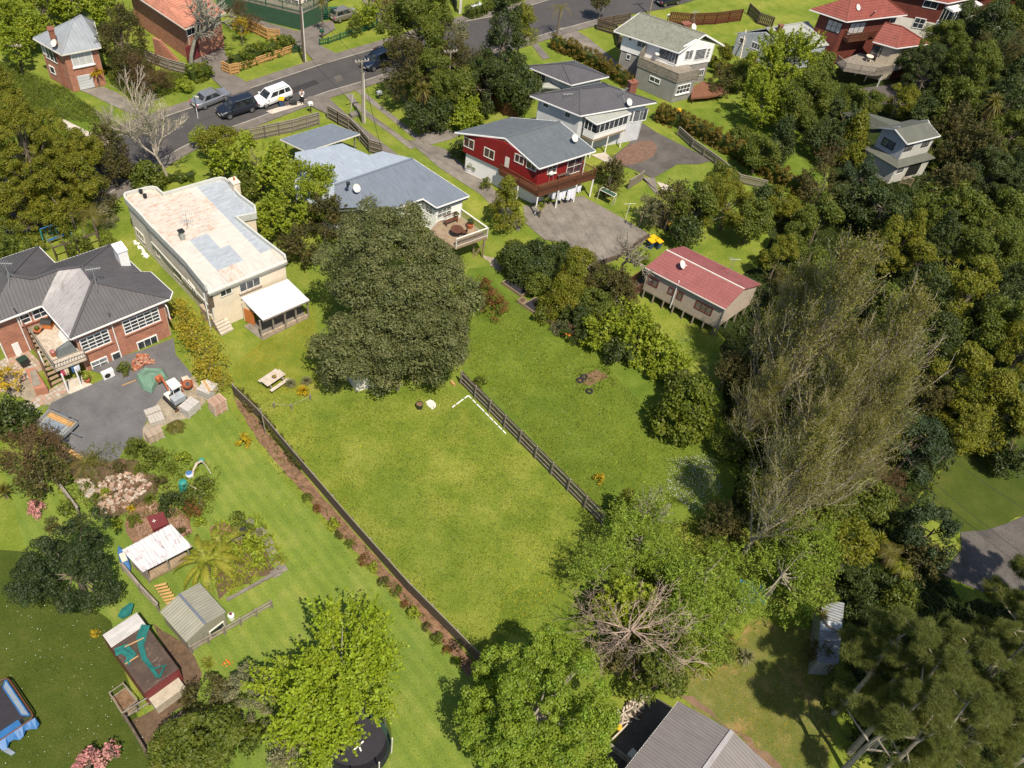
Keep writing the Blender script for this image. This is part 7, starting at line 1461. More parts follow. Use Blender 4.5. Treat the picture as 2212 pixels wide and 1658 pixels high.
t=thing('trellis','dark wooden pergola beams beside the swing lawn','pergola',tuple(G(*T(1,0,490,670))));o=G(*T(1,0,490,670))
e=G(*T(1,0,860,540))-o;MB().bar((0,0,1.5),(e[0],e[1],1.5),.1,.14).build('beam',MAT['dark_wood'],t)
for k in range(5):p=e*k/4;MB().box((p[0]-.05,p[1]-.05,0),(p[0]+.05,p[1]+.05,1.5)).build('post',MAT['dark_wood'],t);MB().bar((p[0],p[1],1.6),(p[0]-.7,p[1]+.8,1.6),.07,.1).build('rafter',MAT['dark_wood'],t)

# ================================================================ SHEDS
def sq(px4,z):return[pt(p,z)for p in px4]
h=Bld('open_shelter','open shelter with white corrugated roof streaked with red rust','shelter',tuple(G(330,1200)[:2]))
w4=[pt(T(2,0,1040,1482),2.2),pt(T(3,0,1200,12),2.0),pt(T(2,0,1642,1450),2.0),pt(T(2,0,1460,1258),2.2)];L_=lambda a,b,f:V(*a)+(V(*b)-V(*a))*f
for k in range(5):h.roof([L_(w4[1],w4[2],k/5),L_(w4[1],w4[2],(k+1)/5-.004),L_(w4[0],w4[3],(k+1)/5-.004),L_(w4[0],w4[3],k/5)],'roof_rustwhite','tri',.26,.05,.03,'roof_sheet')
pi=inset([p[:2]for p in w4],.25)
for i in range(4):a,b=V(*pi[i]),V(*pi[(i+1)%4]);[h.add(MB().box((p[0]-.05,p[1]-.05,0),(p[0]+.05,p[1]+.05,2.0),.8),'post','grey_wood')for p in(a,(a+b)/2)]
h.wall(pi[0],pi[1],.1,1.3,'grey_wood',.2,inward=pi[2]);h.wall(pi[3],pi[0],.1,1.9,'grey_wood',.2,inward=pi[1]);h.deck(pi,.45,'deck_wood',.2)
s0_,s1_=G(*T(3,0,1345,120),.9),G(*T(3,0,1440,265),.1);q_=V(.62,.3,0)
for k in range(7):p=s0_+(s1_-s0_)*k/6;h.bar(p-q_*.5,p+q_*.6,.14,'new_wood','stair_tread',.04)
def gable_shed(name,label,cat,a,b,d_,hE,hR,roofm,wallm,mode='tri',front=True):
    """a, b, d_: eave corners in the survey (a-b along the front gable? no: a-b is the low eave, b-d_ the gable end)"""
    h=Bld(name,label,cat,tuple(G(*b,hE)[:2]));A,B,D=V(*pt(a,hE)),V(*pt(b,hE)),V(*pt(d_,hE));C=A+D-B;r1,r2=(B+D)/2+V(0,0,hR-hE),(A+C)/2+V(0,0,hR-hE)
    h.roof([A,B,r1,r2],roofm,mode,.2,.02,.03);h.roof([D,C,r2,r1],roofm,mode,.2,.02,.03);h.ridge(r1,r2,'steel',.16);pl=inset([tuple(p[:2])for p in(A,B,D,C)],.08);cen=np.mean(np.array(pl),0)
    h.wall(pl[0],pl[1],0,hE,wallm,.2,.01,inward=cen);g=h.wall(pl[1],pl[2],0,[(0,hE),(.5,hR),(1,hE)],wallm,.2,.01,inward=cen);h.wall(pl[2],pl[3],0,hE,wallm,.2,.01,inward=cen);h.wall(pl[3],pl[0],0,[(0,hE),(.5,hR),(1,hE)],wallm,.2,.01,inward=cen)
    return h,g
h,g_=gable_shed('garden_shed','olive green metal garden shed with silver ridge under the banana leaves','shed',T(3,0,1345,345),T(3,0,1568,603),T(3,0,1903,347),1.75,2.15,'roof_olive','roof_olive')
h.win(g_,T(3,0,1765,470),T(3,0,1890,540),1,1,frame='offwhite',size=(1.1,1.35),fw=.06,name='door_frame')
h,g_=gable_shed('garden_shed','small grey-brown metal shed beside the red house court','shed',T(0,3,1500,690),T(0,3,1440,690),T(0,3,1300,650),1.9,2.3,'roof_green','block_grey')
h=Bld('chicken_coop','long timber coop with corrugated roof end and torn green netting','coop',tuple(G(310,1430)[:2]));z=1.75
A,B,C_,D_=[V(*pt(T(3,0,x,y),z))for x,y in((862,540),(1213,1033),(1505,825),(1205,318))];D_=A+C_-B;E1=A+(B-A)*.22;E2=D_+(C_-D_)*.22
h.roof([A,E1,E2,D_][::-1],'roof_corr','tri',.11,.025,.03,'roof_sheet')
n=34
for k in range(n):
    f0=(k+.08)/n;f1=(k+.86)/n;P_=lambda f,s:(E1+(B-E1)*f)*(1-s)+(E2+(C_-E2)*f)*s
    mb=MB();q=[P_(f0,0),P_(f1,0),P_(f1,1),P_(f0,1)];slab(mb,q if pnormal(q)[2]>0 else q[::-1],.03,V(0,0,1));h.add(mb,'roof_plank','roof_oldtimber')
h.wall(A[:2],B[:2],0,z-.04,'stain_brown',.2,inward=C_[:2]);h.wall(D_[:2],C_[:2],0,z-.04,'stain_brown',.2,inward=A[:2]);h.wall(B[:2],C_[:2],0,z-.04,'maroon',.25,inward=A[:2]);h.wall(A[:2],D_[:2],0,z-.04,'stain_brown',.2,inward=B[:2])
u_=unit(C_-B);w_=unit(B-A);b0=B+w_*.05;mb=MB().hexa([b0+u_*a+w_*c+V(0,0,e-z)for e in(.0,.9)for a,c in((.1,0),(.1,.8),(2.1,.8),(2.1,0))]);h.add(mb,'nest_box','stucco')
def drape(pts,z,label,w,seed=1):
    o=G(*pts[0],z);t=thing('green_netting',label,'netting',tuple(o),0,'torn green netting on the coop');rg=np.random.default_rng(seed);P_=[G(*p,z)-o for p in pts];mb=MB();rows=[]
    for i in range(len(P_)):
        d=unit(P_[min(i+1,len(P_)-1)]-P_[max(i-1,0)]);n_=V(-d[1],d[0],0);rows.append([P_[i]+n_*w[i]*(j/5-.5)+V(0,0,.05+.07*rg.random())for j in range(6)])
    for i in range(len(rows)-1):
        for j in range(5):mb.poly([rows[i][j],rows[i][j+1],rows[i+1][j+1],rows[i+1][j]])
    mb.build('net',MAT['netting'],t)
drape([T(3,0,1230,460),T(3,0,1190,560),T(3,0,1190,640),T(3,0,1215,740),T(3,0,1270,810),T(3,0,1330,900)],z,'long strip of torn green netting lying across the coop roof',[.55,.6,.35,.3,.25,.2],2)
drape([T(3,0,970,690),T(3,0,1050,660),T(3,0,1110,720),T(3,0,1070,790)],z,'short green netting patch at the left edge of the coop',[.5,.7,.6,.3],3);drape([T(3,0,1340,910),T(3,0,1390,800),T(3,0,1290,830)],z,'thin knotted end of green netting at the coop corner',[.15,.2,.15],4)
drape([T(3,0,1010,400),T(3,0,1060,350),T(3,0,1110,280)],.5,'crumpled green netting behind the coop by the dark tree',[.4,.8,.3],5)
for k,(a,b)in enumerate((((1050,640),(1210,565)),((1055,785),(1165,715)))):p,q=G(*T(3,0,*a),z+.08),G(*T(3,0,*b),z+.08);t=thing('batten',['upper loose pale batten on the coop roof','lower loose pale batten on the coop roof'][k],'timber',tuple(p));MB().bar((0,0,0),tuple(q-p),.07,.04).build('board',MAT['new_wood'],t)
# wire run at the coop
t=thing('wire_run','low wire framed run with leaf litter beside the coop','pen',tuple(G(*T(3,0,1060,1240))));o=G(*T(3,0,1060,1240));P_=[G(*T(3,0,x,y))-o for x,y in((945,1070),(1060,990),(1175,1130),(1050,1240))]
MB().poly([p+V(0,0,.02)for p in P_]).build('leaf_litter',MAT['mulch'],t)
for i in range(4):
    a,b=P_[i],P_[(i+1)%4]
    for z_ in(.1,.8):MB().bar(a+V(0,0,z_),b+V(0,0,z_),.05).build('rail',MAT['grey_wood'],t)
    MB().bar(a,a+V(0,0,.9),.06).build('post',MAT['grey_wood'],t)
t=thing('gate','grey timber gate rails between coop and leaf litter run','gate',tuple(o));P_=[G(*T(3,0,x,y))-o for x,y in((1060,1250),(1270,1120))]
for z_ in(.3,1.0):MB().bar(P_[0]+V(0,0,z_),P_[1]+V(0,0,z_),.08).build('rail',MAT['grey_wood'],t)
for f in(0,.5,1):p=P_[0]+(P_[1]-P_[0])*f;MB().bar(p,p+V(0,0,1.1),.08).build('post',MAT['grey_wood'],t)
fence('wire_fence','dark wire fence along the left of the bare dirt yard',[T(3,0,1070,1260),T(3,0,1250,1560)],.9,'dark_wood',.5,w=.05)
# kennel
h=Bld('kennel','dark red-brown wooden kennel with small pale star mark','kennel',tuple(G(340,1130)[:2]));A,B,C_,D_=[V(*pt(T(2,0,x,y),.95))for x,y in((1250,1197),(1392,1150),(1437,1255),(1300,1310))]
h.roof([D_,C_,B,A],'maroon','lap',.25,.008,.05,'lid');pi=inset([tuple(p[:2])for p in(A,B,C_,D_)],.06);h.box_walls(pi,0,.92,'maroon');
mb=MB();c=(A*.55+D_*.45)*.7+(B*.5+C_*.5)*.3+V(0,0,.03)
for k in range(4):a=k*1.57+.6;mb.bar(c,c+V(math.cos(a)*.13,math.sin(a)*.13,0),.05,.01)
h.add(mb,'star_mark','offwhite')
# long iron shed right
h=Bld('iron_shed','long narrow shed with grey corrugated iron roof at lower right','shed',tuple(G(1795,1370)[:2]));A,B,C_,D_=[V(*pt(p,2.0))for p in((1776,1297),(1765,1430),(1811,1434),(1824,1302))]
for k in range(6):h.roof([L_(A,B,k/6),L_(A,B,(k+1)/6-.006),L_(D_,C_,(k+1)/6-.006),L_(D_,C_,k/6)],'roof_shed' if k!=2 else 'roof_galv','tri',.22,.045,.03,'roof_sheet')
h.box_walls(inset([tuple(p[:2])for p in(A,B,C_,D_)],.08),0,1.95,'dull_metal')
t=thing('fallen_palm','slender curved dead palm lying across the iron shed roof','dead plant',tuple(G(*T(3,3,650,520),2.2)));o=G(*T(3,3,650,520),2.2);MB().tube([G(*T(3,3,x,y),2.2)-o for x,y in((650,525),(580,500),(520,460),(485,410),(478,370))],[.09,.08,.08,.07,.06]).build('trunk',MAT['bark'],t);obj('leaf_head',rosette(36,.6,.03,'leaf_palm',3),t,tuple(G(*T(3,3,478,370),2.3)-o))
h,g_=gable_shed('garden_shed','little white shed in the shade of the yellow-green trees','shed',T(0,2,2150,870),T(0,2,2070,900),T(0,2,2140,930),1.7,2.2,'roof_green','offwhite')
h.panel(g_,T(0,2,2080,960),T(0,2,2110,1020),'black','door')
h,g_=gable_shed('playhouse','white iron roofed playhouse hidden beneath the huge dark tree','playhouse',(733,765),(768,815),(850,790),1.9,2.3,'roof_white','offwhite')
h=Bld('compost_shelter','rusty iron lean-to beside the wheelie bins behind the cottage','shelter',tuple(G(1440,470)[:2]));A,B,C_,D_=[V(*pt(T(1,2,x,y),1.8))for x,y in((1190,240),(1290,290),(1340,240),(1240,195))];h.roof([A,B,C_,D_],'roof_oldtimber','tri',.15,.02,.03);pi=inset([tuple(p[:2])for p in(A,B,C_,D_)],.1);h.box_walls(pi,0,1.7,'dark_wood')
h=Bld('utility_box','green utility cabinet with grey lid on the top verge','utility cabinet',tuple(G(*T(0,1,1850,90))[:2]));A,B,C_,D_=[V(*pt(T(0,1,x,y),1.2))for x,y in((1815,45),(1830,55),(1910,35),(1890,10))];h.roof([A,B,C_,D_],'light_grey_board','lap',.5,.005,.06,'lid');h.box_walls(inset([tuple(p[:2])for p in(A,B,C_,D_)],.05),0,1.15,'green_paint')
t=thing('concrete_box','low concrete pit cover beside the tall service pole','utility cover',tuple(G(*T(0,1,825,985))));MB().box((-.55,-.35,0),(.55,.35,.35),.8,(0,0)).build('block',MAT['concrete'],t)
# timber terrace with red decking
h=Bld('terracotta_deck','rust coloured timber deck on posts behind the grey masonry house','deck',tuple(G(1560,190)[:2]));q=[G(*T(0,2,x,y),.9)for x,y in((1510,740),(1495,830),(1640,820),(1800,790),(1740,730),(1600,690))];h.deck([tuple(a[:2])for a in q],.9,'rust_deck',.18);h.posts([T(0,2,1500,880),T(0,2,1640,860)],.8,'stain_brown')

# ================================================================ POLES AND WIRES
def pole(px,h_,label,arms=1,mat='bark',r=.13,rz=.3,twin=False,lamp=False):
    g=G(*px);t=thing('utility_pole',label,'utility pole',tuple(g),rz)
    MB().tube([(0,0,0),(0,0,h_)],[r,r*.75],8).build('pole',MAT[mat],t)
    if twin:MB().tube([(r*1.6,0,0),(r*1.3,0,h_*.8)],r*.5,6).build('conduit',MAT['offwhite'],t)
    for k in range(arms):
        z_=h_-.15-k*.5;MB().box((-.8,-.05,z_-.06),(.8,.05,z_+.06)).build('crossarm',MAT['grey_wood'],t)
        for x in(-.7,-.35,.35,.7):MB().lathe([(.03,0),(.055,.06),(.05,.14),(.02,.18)],7,(x,0,z_+.06)).build('insulator',MAT['offwhite'],t)
    return V(g[0],g[1],h_)
p1=pole((783.8,265.7),7.6,'tall pale utility pole beside the double track drive, nearest the camera',1,'pale_bark',.15,.6,True);p2=pole((656.5,133),8.4,'dark timber utility pole at the end of the long hedge',1,'dark_wood',.14,.5,True)
p3=pole((967,215),6.2,'thin utility pole standing in the roadside trees',1,'pale_bark',.11,.5);p4=pole(T(0,1,1720,115),6,'pale utility pole at the top verge by the cabinet',1,'offwhite',.13,.5,True);p5=pole(T(0,2,1135,125),6,'pale utility pole at the edge of the top lawn',1,'pale_bark',.12,.5)
p6=pole(T(0,0,200,640),3.6,'short dark pole with tilted arm left of the square brick house',1,'bin_black',.09,.2)
def wire(a,b,label,sag=.5,r=.022):
    a,b=V(*a),V(*b);t=thing('power_line',label,'power line',tuple(a));pts=[tuple((b-a)*k/10-V(0,0,sag*4*(k/10)*(1-k/10)))for k in range(11)];MB().tube(pts,r,4).build('cable',MAT['black'],t)
wire(p1,p2,'power line crossing the road between the two tall poles');wire(p1,p3,'power line from the pale pole into the roadside trees');wire(p1-V(0,0,.4),pt(T(0,1,1850,1280),4.6),'thin cable running from the pale pole down to the red house');wire(p1-V(0,0,.5),pt(T(0,1,1060,1290),4.2),'thin cable from the pale pole to the blue-grey house');wire(p2,p4,'power line along the top of the road')
e0=pt((1920,880),6);wire(e0,pt((2300,1150),6),'cable over the shaded lawn, highest of the set',.6,.02);wire(pt((1900,930),5.5),pt((2300,1260),5.5),'cable over the shaded lawn and drive, second of the set',.6,.02);wire(pt((1990,1040),4),pt((2300,1290),4),'cable across the dark concrete drive',.4,.018)
# ================================================================ BINS, MAILBOXES, SMALL STREET THINGS
def bin_(px,label,body,lid,rz=.6,z=0,h_=1.0,grp=None):
    g=G(*px,z);t=thing('wheelie_bin',label,'wheelie bin',tuple(g),rz,grp)
    P_=[(-.2,-.24,.06),(.2,-.24,.06),(.2,.24,.06),(-.2,.24,.06),(-.27,-.32,h_-.08),(.27,-.32,h_-.08),(.27,.32,h_-.08),(-.27,.32,h_-.08)];MB().hexa([V(*p)for p in P_]).build('body',MAT[body],t)
    MB().box((-.3,-.38,h_-.078),(.3,.34,h_)).box((-.26,.3,h_-.1),(.26,.4,h_-.03)).build('lid',MAT[lid],t)
    for x in(-.25,.21):MB().tube([(x,.3,.1),(x+.04,.3,.1)],.1,10).build('wheel',MAT['rubber'],t)
bin_(T(0,1,205,905),'blue wheelie bin with orange lid on the kerbside pad','bin_blue','yellow_lid',.2);t=thing('recycling_crate','black open crate beside the kerbside bin','crate',tuple(G(*T(0,1,303,895))),.5);MB().box((-.36,-.25,0),(.36,.25,.45)).build('body',MAT['bin_black'],t);MB().box((-.39,-.28,.45),(.39,.28,.5)).build('rim',MAT['bin_black'],t)
bin_(T(0,1,498,175),'dark wheelie bin with yellow lid on the small verge by the green stairs','bin_black','yellow_lid',.4)
for k,(x,y)in enumerate(((1140,560),(1162,532),(1205,560))):bin_(T(1,2,x,y),['yellow lidded bin at the front left of three near the cottage','yellow lidded bin at the back of the three near the cottage','yellow lidded bin at the right of three near the cottage'][k],'bin_blue','yellow_lid',.75)
bin_(T(0,2,1375,990),'yellow lidded bin in the grass beside the masonry garage','bin_black','yellow_lid',.2,h_=.9);bin_(T(1,0,215,1570),'dark green lidded bin beside the white door','bin_black','bin_green',-.6,h_=.9)
bin_(T(1,2,1290,400),'bin with yellow lid inside the rusty compost shelter','bin_black','yellow_lid',.6,h_=.9)
def mailbox(px,label,mat,h_=1.0,s=.22):
    g=G(*px);t=thing('mailbox',label,'mailbox',tuple(g),.7);MB().box((-.05,-.05,0),(.05,.05,h_)).build('post',MAT['dark_wood'],t);MB().box((-s,-s*.7,h_),(s,s*.7,h_+s*1.1)).lathe([(s*.95,0),(s*.6,.1),(.02,.16)],4,(0,0,h_+s*1.1)).build('box',MAT[mat],t);MB().box((-s*.5,-s*.7-.02,h_+.1),(s*.5,-s*.7,h_+.14)).build('slot',MAT['black'],t)
mailbox(T(0,1,1035,845),'blue mailbox on a post in the grass by the track drive','blue_grey_board',.7,.28);mailbox(T(0,1,452,960),'white oval letterbox standing at the end of the grey fence','white_paint',1.0,.26);mailbox(T(0,1,548,330),'green mailbox at the gate of the picket fence','green_rail',.9,.25);mailbox(T(0,2,1290,185),'white mailbox at the end of the plank fence','white_paint',.8,.2)
t=thing('sign_post','street sign on a green and white post by the silver sedan','street sign',tuple(G(*T(0,0,1690,1010))));MB().tube([(0,0,0),(0,0,1.4)],.04,6).build('pole',MAT['white_paint'],t);MB().tube([(0,0,1.4),(0,0,2.8)],.045,6).build('upper_pole',MAT['green_rail'],t);MB().box((-.1,-.02,2.6),(.5,.02,2.78)).build('sign',MAT['offwhite'],t)
t=thing('wooden_stake','thin leaning white stake beside the pit cover','stake',tuple(G(*T(0,1,790,945))));MB().bar((0,0,0),(.35,.1,2.2),.05).build('stake',MAT['offwhite'],t)
for px,lab in((T(0,1,1010,415),'rusty roadside drain grate on the upper kerb'),):t=thing('drain_grate',lab,'drain',tuple(G(*px,.11)),.6);[MB().box((-.4,-.25+k*.1,0),(.4,-.2+k*.1,.02)).build('grate_bar',MAT['stain_brown'],t)for k in range(6)]

# ================================================================ CARS
def car(px,L,W,Hh,rz,label,mat,kind='sedan',seed=1,cat='car',grp='cars parked along the road'):
    g=G(*px);t=thing('parked_car',label,cat,(g[0],g[1],.03),rz,grp);hl=L/2;bz=Hh*.58
    prof={'sedan':([-.5,-.47,-.30,-.16,.10,.27,.46,.5],[.50,.56,.60,.96,1.0,.62,.52,.42],[.0,.0,.02,.80,.84,.05,0,0]),
            'suv':([-.5,-.485,-.44,-.34,.10,.24,.45,.5],[.48,.62,.90,1.0,.99,.64,.56,.42],[0,.05,.8,.86,.86,.05,0,0]),
            'hatch':([-.5,-.485,-.42,-.30,.08,.24,.45,.5],[.46,.60,.88,1.0,.99,.64,.54,.40],[0,.05,.8,.86,.86,.05,0,0])}[kind]
    xs,zs,_=prof;n=len(xs)
    # lower shell: rings across the width
    def ring(x,w,z0,z1,z2,w2):return[(x,-w*.92,z0),(x,-w,(z0+z1)/2),(x,-w*.97,z1),(x,-w2,z2),(x,w2,z2),(x,w*.97,z1),(x,w,(z0+z1)/2),(x,w*.92,z0)]
    st=[(-.5,.78,.26,.42,.52),(-.485,.92,.2,.52,.60),(-.38,.99,.19,.57,.63),(-.1,1.0,.18,.57,.63),(.2,1.0,.18,.57,.63),(.36,.98,.18,.54,.60),(.47,.88,.2,.46,.52),(.5,.74,.26,.38,.43)]
    mb=MB();R_=[ring(x*L,w*W/2,z0*Hh/1.0 if z0<.3 else z0,z1*Hh*1.0,z2*Hh,w*W/2*.86)for x,w,z0,z1,z2 in st]
    for r in R_:
        for p in r:mb.v.append(p)
    for i in range(len(R_)-1):
        for k in range(8):a,b=i*8+k,i*8+(k+1)%8;mb.f.append([a,a+8,b+8,b]);mb.uv.append([(0,0)]*4)
    mb.f.append(list(range(8)));mb.uv.append([(0,0)]*8);mb.f.append([56+k for k in range(8)][::-1]);mb.uv.append([(0,0)]*8)
    body=mb.build('body',MAT[mat],t,smooth=False);bm=body.modifiers.new('b','BEVEL');bm.width=.05;bm.segments=2;bm.limit_method='ANGLE'
    # cabin
    rear,front={'sedan':((-.36,-.22),(.27,.12)),'suv':((-.49,-.43),(.27,.10)),'hatch':((-.48,-.40),(.29,.08))}[kind]
    z0,z1=.60*Hh,1.0*Hh;w0,w1=W/2*.88,W/2*.68;rear=[x*L for x in rear];front=[x*L for x in front]
    cab=[V(rear[0],-w0,z0),V(front[0],-w0,z0),V(front[0],w0,z0),V(rear[0],w0,z0),V(rear[1],-w1,z1),V(front[1],-w1,z1),V(front[1],w1,z1),V(rear[1],w1,z1)]
    c=MB().hexa(cab).build('cabin',MAT[mat],t);bm=c.modifiers.new('b','BEVEL');bm.width=.05;bm.segments=2
    def quad(a,b,c_,d,s0,s1,t0,t1,name,m,off=.015):
        f=lambda u,v:(a*(1-u)+b*u)*(1-v)+(d*(1-u)+c_*u)*v
        q=[f(s0,t0),f(s1,t0),f(s1,t1),f(s0,t1)];nn=pnormal(q);cc=sum(cab)/8
        if nn@(q[0]-cc)<0:nn=-nn;q=q[::-1]
        m_=MB();slab(m_,[p+nn*off for p in q],.03,nn);return m_.build(name,MAT[m],t)
    quad(cab[1],cab[2],cab[6],cab[5],.06,.94,.06,.90,'windscreen','car_glass');quad(cab[3],cab[0],cab[4],cab[7],.08,.92,.25,.88,'rear_window','car_glass')
    for a,b,c_,d in((cab[0],cab[1],cab[5],cab[4]),(cab[2],cab[3],cab[7],cab[6])):
        m=(.50,.30)[0]
        segs=((.10,.47),(.50,.86))if kind!='suv' else((.05,.27),(.30,.56),(.59,.88))
        if(a is cab[2]):segs=[(1-y,1-x)for x,y in segs]
        for s0,s1 in segs:quad(a,b,c_,d,s0,s1,.14,.86,'side_window','car_glass')
    if kind=='suv':[MB().bar((rear[1]+.2,s*w1*.9,z1+.05),(front[1]-.1,s*w1*.9,z1+.05),.04).build('roof_rail',MAT['steel'],t)for s in(-1,1)]
    r=.33 if kind!='suv' else .36
    for x in(-.31*L,.31*L):
        for s in(-1,1):
            y=s*(W/2-.12);wo=MB().tube([(x,y-.1,r),(x,y+.1,r)],r,18).build('wheel',MAT['rubber'],t);MB().tube([(x,y+s*.095,r),(x,y+s*.125,r)],r*.62,10).build('rim',MAT['steel'],wo)
    for s in(-1,1):
        MB().box((hl*.93,s*W*.34-.2,Hh*.40),(hl+.005,s*W*.34+.2,Hh*.49)).build('headlight',MAT['glass_pale'],t);MB().box((-hl*1.0-.004,s*W*.36-.14,Hh*.44),(-hl*.95,s*W*.36+.14,Hh*.56)).build('tail_light',MAT['cloth_pink'],t);MB().box((front[0]-.25,s*W*.5-.02-(0 if s>0 else .1),Hh*.60),(front[0]-.1,s*W*.5+.12-(0 if s>0 else .0),Hh*.69)).build('wing_mirror',MAT[mat],t)
    MB().box((hl-.02,-.26,Hh*.22),(hl+.02,.26,Hh*.29)).build('number_plate',MAT['offwhite'],t);MB().box((-hl-.02,-.26,Hh*.34),(-hl+.02,.26,Hh*.42)).build('number_plate',MAT['offwhite'],t)
    return t
def paint(name,c,metal=.0):
    m,t,b,o=nodes(name);n1=noise(t,4,3,.5);r=ramp(t,n1.outputs[0],[(.3,np.array(c)*.92),(.7,np.array(c)*1.05)]);t.links.new(r.outputs[0],b.inputs['Base Color']);b.inputs['Roughness'].default_value=.28;b.inputs['Metallic'].default_value=metal;b.inputs['Coat Weight'].default_value=.7;b.inputs['Coat Roughness'].default_value=.06
paint('car_silver',(.36,.37,.39),.6);paint('car_black',(.010,.013,.022));paint('car_white',(.80,.80,.80));paint('car_gold',(.30,.27,.22),.5);paint('car_navy',(.008,.014,.032))
def heading(a,b,z=.3):v=G(*b,z)-G(*a,z);return math.atan2(v[1],v[0])
car((457,221),4.5,1.75,1.42,heading((425,232),(490,206)),'silver sedan on the far side of the road, facing right','car_silver','sedan')
car((513,243),4.4,1.85,1.66,heading((548,236),(478,258)),'black four wheel drive parked in front of the white wagon','car_black','suv')
car((589,219),4.6,1.8,1.58,heading((620,206),(556,230)),'white wagon parked at the kerb beside the standing man','car_white','suv')
car((815,141),4.4,1.85,1.7,heading((840,130),(792,150)),'dark navy off-roader half hidden by the roadside trees','car_navy','suv')
car((744,40),3.8,1.65,1.5,heading((727,46),(764,36)),'gold hatchback on the driveway behind the green pickets','car_gold','hatch')
car((1442,8),3.9,1.65,1.5,heading((1418,12),(1466,2)),'black hatchback at the top edge of the road','car_black','hatch')
car((707,-2),4.2,1.75,1.5,heading((690,4),(720,-8)),'white car nose behind the orange roof at the top edge','car_white','sedan')

# ================================================================ PERSON
def person(px,rz,label,hgt=1.78):
    g=G(*px);t=thing('person',label,'person',(g[0],g[1],.09),rz)
    J=[(0,0,.98),(0,0,1.18),(0,0,1.42),(0,.02,1.52),(0,.03,1.62),(0,.02,1.74),(-.19,0,1.43),(-.25,.03,1.16),(-.10,.24,1.06),(.19,0,1.43),(.25,.03,1.16),(.10,.24,1.06),(-.10,0,.92),(-.12,.02,.50),(-.13,-.02,.07),(-.13,.15,.04),(.10,0,.92),(.12,.02,.50),(.14,-.02,.07),(.15,.15,.04)]
    Ed=[(0,1),(1,2),(2,3),(3,4),(4,5),(2,6),(6,7),(7,8),(2,9),(9,10),(10,11),(0,12),(12,13),(13,14),(14,15),(0,16),(16,17),(17,18),(18,19)]
    Rd=[.15,.145,.15,.06,.09,.085,.075,.05,.038,.075,.05,.038,.10,.07,.05,.045,.10,.07,.05,.045]
    def skin(name,jo,ed,rd,mat,grow_=0):
        m=bpy.data.meshes.new(name);m.from_pydata([J[i]for i in jo],[(jo.index(a),jo.index(b))for a,b in ed],[]);o=obj(name,m,t);sk=o.modifiers.new('s','SKIN');
        for i,v in enumerate(m.skin_vertices[0].data):v.radius=(Rd[jo[i]]+grow_,)*2;v.use_root=(i==0)
        sb=o.modifiers.new('u','SUBSURF');sb.levels=2;sb.render_levels=2;m.materials.append(MAT[mat]);return o
    skin('body',list(range(20)),Ed,Rd,'skin')
    skin('shirt',[1,2,6,7,9,10,0],[(0,1),(1,2),(2,6),(6,7),(2,9),(9,10)],Rd,'shirt',.022);skin('trousers',[0,12,13,14,16,17,18],[(0,12),(12,13),(13,14),(0,16),(16,17),(17,18)],Rd,'trousers',.026)
    for s in(-1,1):
        MB().box((s*.135-.055,-.08,0),(s*.135+.055,.22,.09)).build('shoe',MAT['black'],t)
        for k in range(4):MB().tube([(s*(.10-.02*k),.26,1.06),(s*(.085-.02*k),.32-.01*k,1.05),(s*(.07-.02*k),.33-.01*k,1.02)],.011,5).build('finger',MAT['skin'],t)
        MB().tube([(s*.09,.24,1.08),(s*.06,.27,1.11)],.013,5).build('thumb',MAT['skin'],t);MB().lathe([(.012,0),(.012,.01)],6,(s*.035,.112,1.70)).build('eye',MAT['black'],t);MB().box((s*.095-.01,.01,1.66),(s*.095+.01,.04,1.71)).build('ear',MAT['skin'],t)
    MB().hexa([V(*p)for p in((-.015,.10,1.65),(.015,.10,1.65),(.015,.13,1.655),(-.015,.13,1.655),(-.008,.10,1.70),(.008,.10,1.70),(.008,.105,1.70),(-.008,.105,1.70))]).build('nose',MAT['skin'],t);MB().box((-.025,.10,1.615),(.025,.112,1.623)).build('mouth',MAT['cloth_pink'],t)
    return t
pr=person(T(0,1,380,885),math.pi+.4,'man in pale checked short-sleeved shirt and black trousers standing at the kerb')
g=G(*T(0,1,380,885));v=V(-math.sin(math.pi+.4),math.cos(math.pi+.4),0)*.30
t=thing('paper_sheets','white papers held in the hands of the standing man','papers',tuple(g+v+V(0,0,1.15)),math.pi+.4);MB().box((-.12,-.09,-.01),(.12,.11,.01)).build('sheet',MAT['paper'],t)
t=thing('neck_camera','dark camera hanging at the chest of the standing man','camera',tuple(g+v*.6+V(0,0,1.42)),math.pi+.4);MB().box((-.08,-.04,-.05),(.08,.04,.05)).build('body',MAT['black'],t);MB().tube([(0,.04,0),(0,.1,0)],.03,8).build('lens',MAT['black'],t)

# ================================================================ GARDEN THINGS
# picnic table
a,b=G(*T(2,1,50,75),.72),G(*T(2,1,205,-30),.72);c=(a+b)/2;rz=math.atan2(b[1]-a[1],b[0]-a[0])
t=thing('picnic_table','bleached wooden picnic table with attached benches on the left lawn','picnic table',(c[0],c[1]+.15,0),rz)
for k in range(5):MB().box((-.95,-.38+k*.155,.70),(.95,-.24+k*.155,.74)).build('top_plank',MAT['bleached'],t)
for s in(-1,1):
    for k in range(2):MB().box((-.95,s*.72-.14+k*.145,.42),(.95,s*.72-.005+k*.145,.46)).build('bench_plank',MAT['bleached'],t)
    for x in(-.65,.65):MB().bar((x,s*.25,.7),(x,s*.65,0),.08).build('leg',MAT['grey_wood'],t)
for x in(-.6,.6):MB().bar((x,-.8,.38),(x,.8,.38),.07).build('crossbar',MAT['grey_wood'],t)
tb=(c[0]+.05,c[1]+.2)
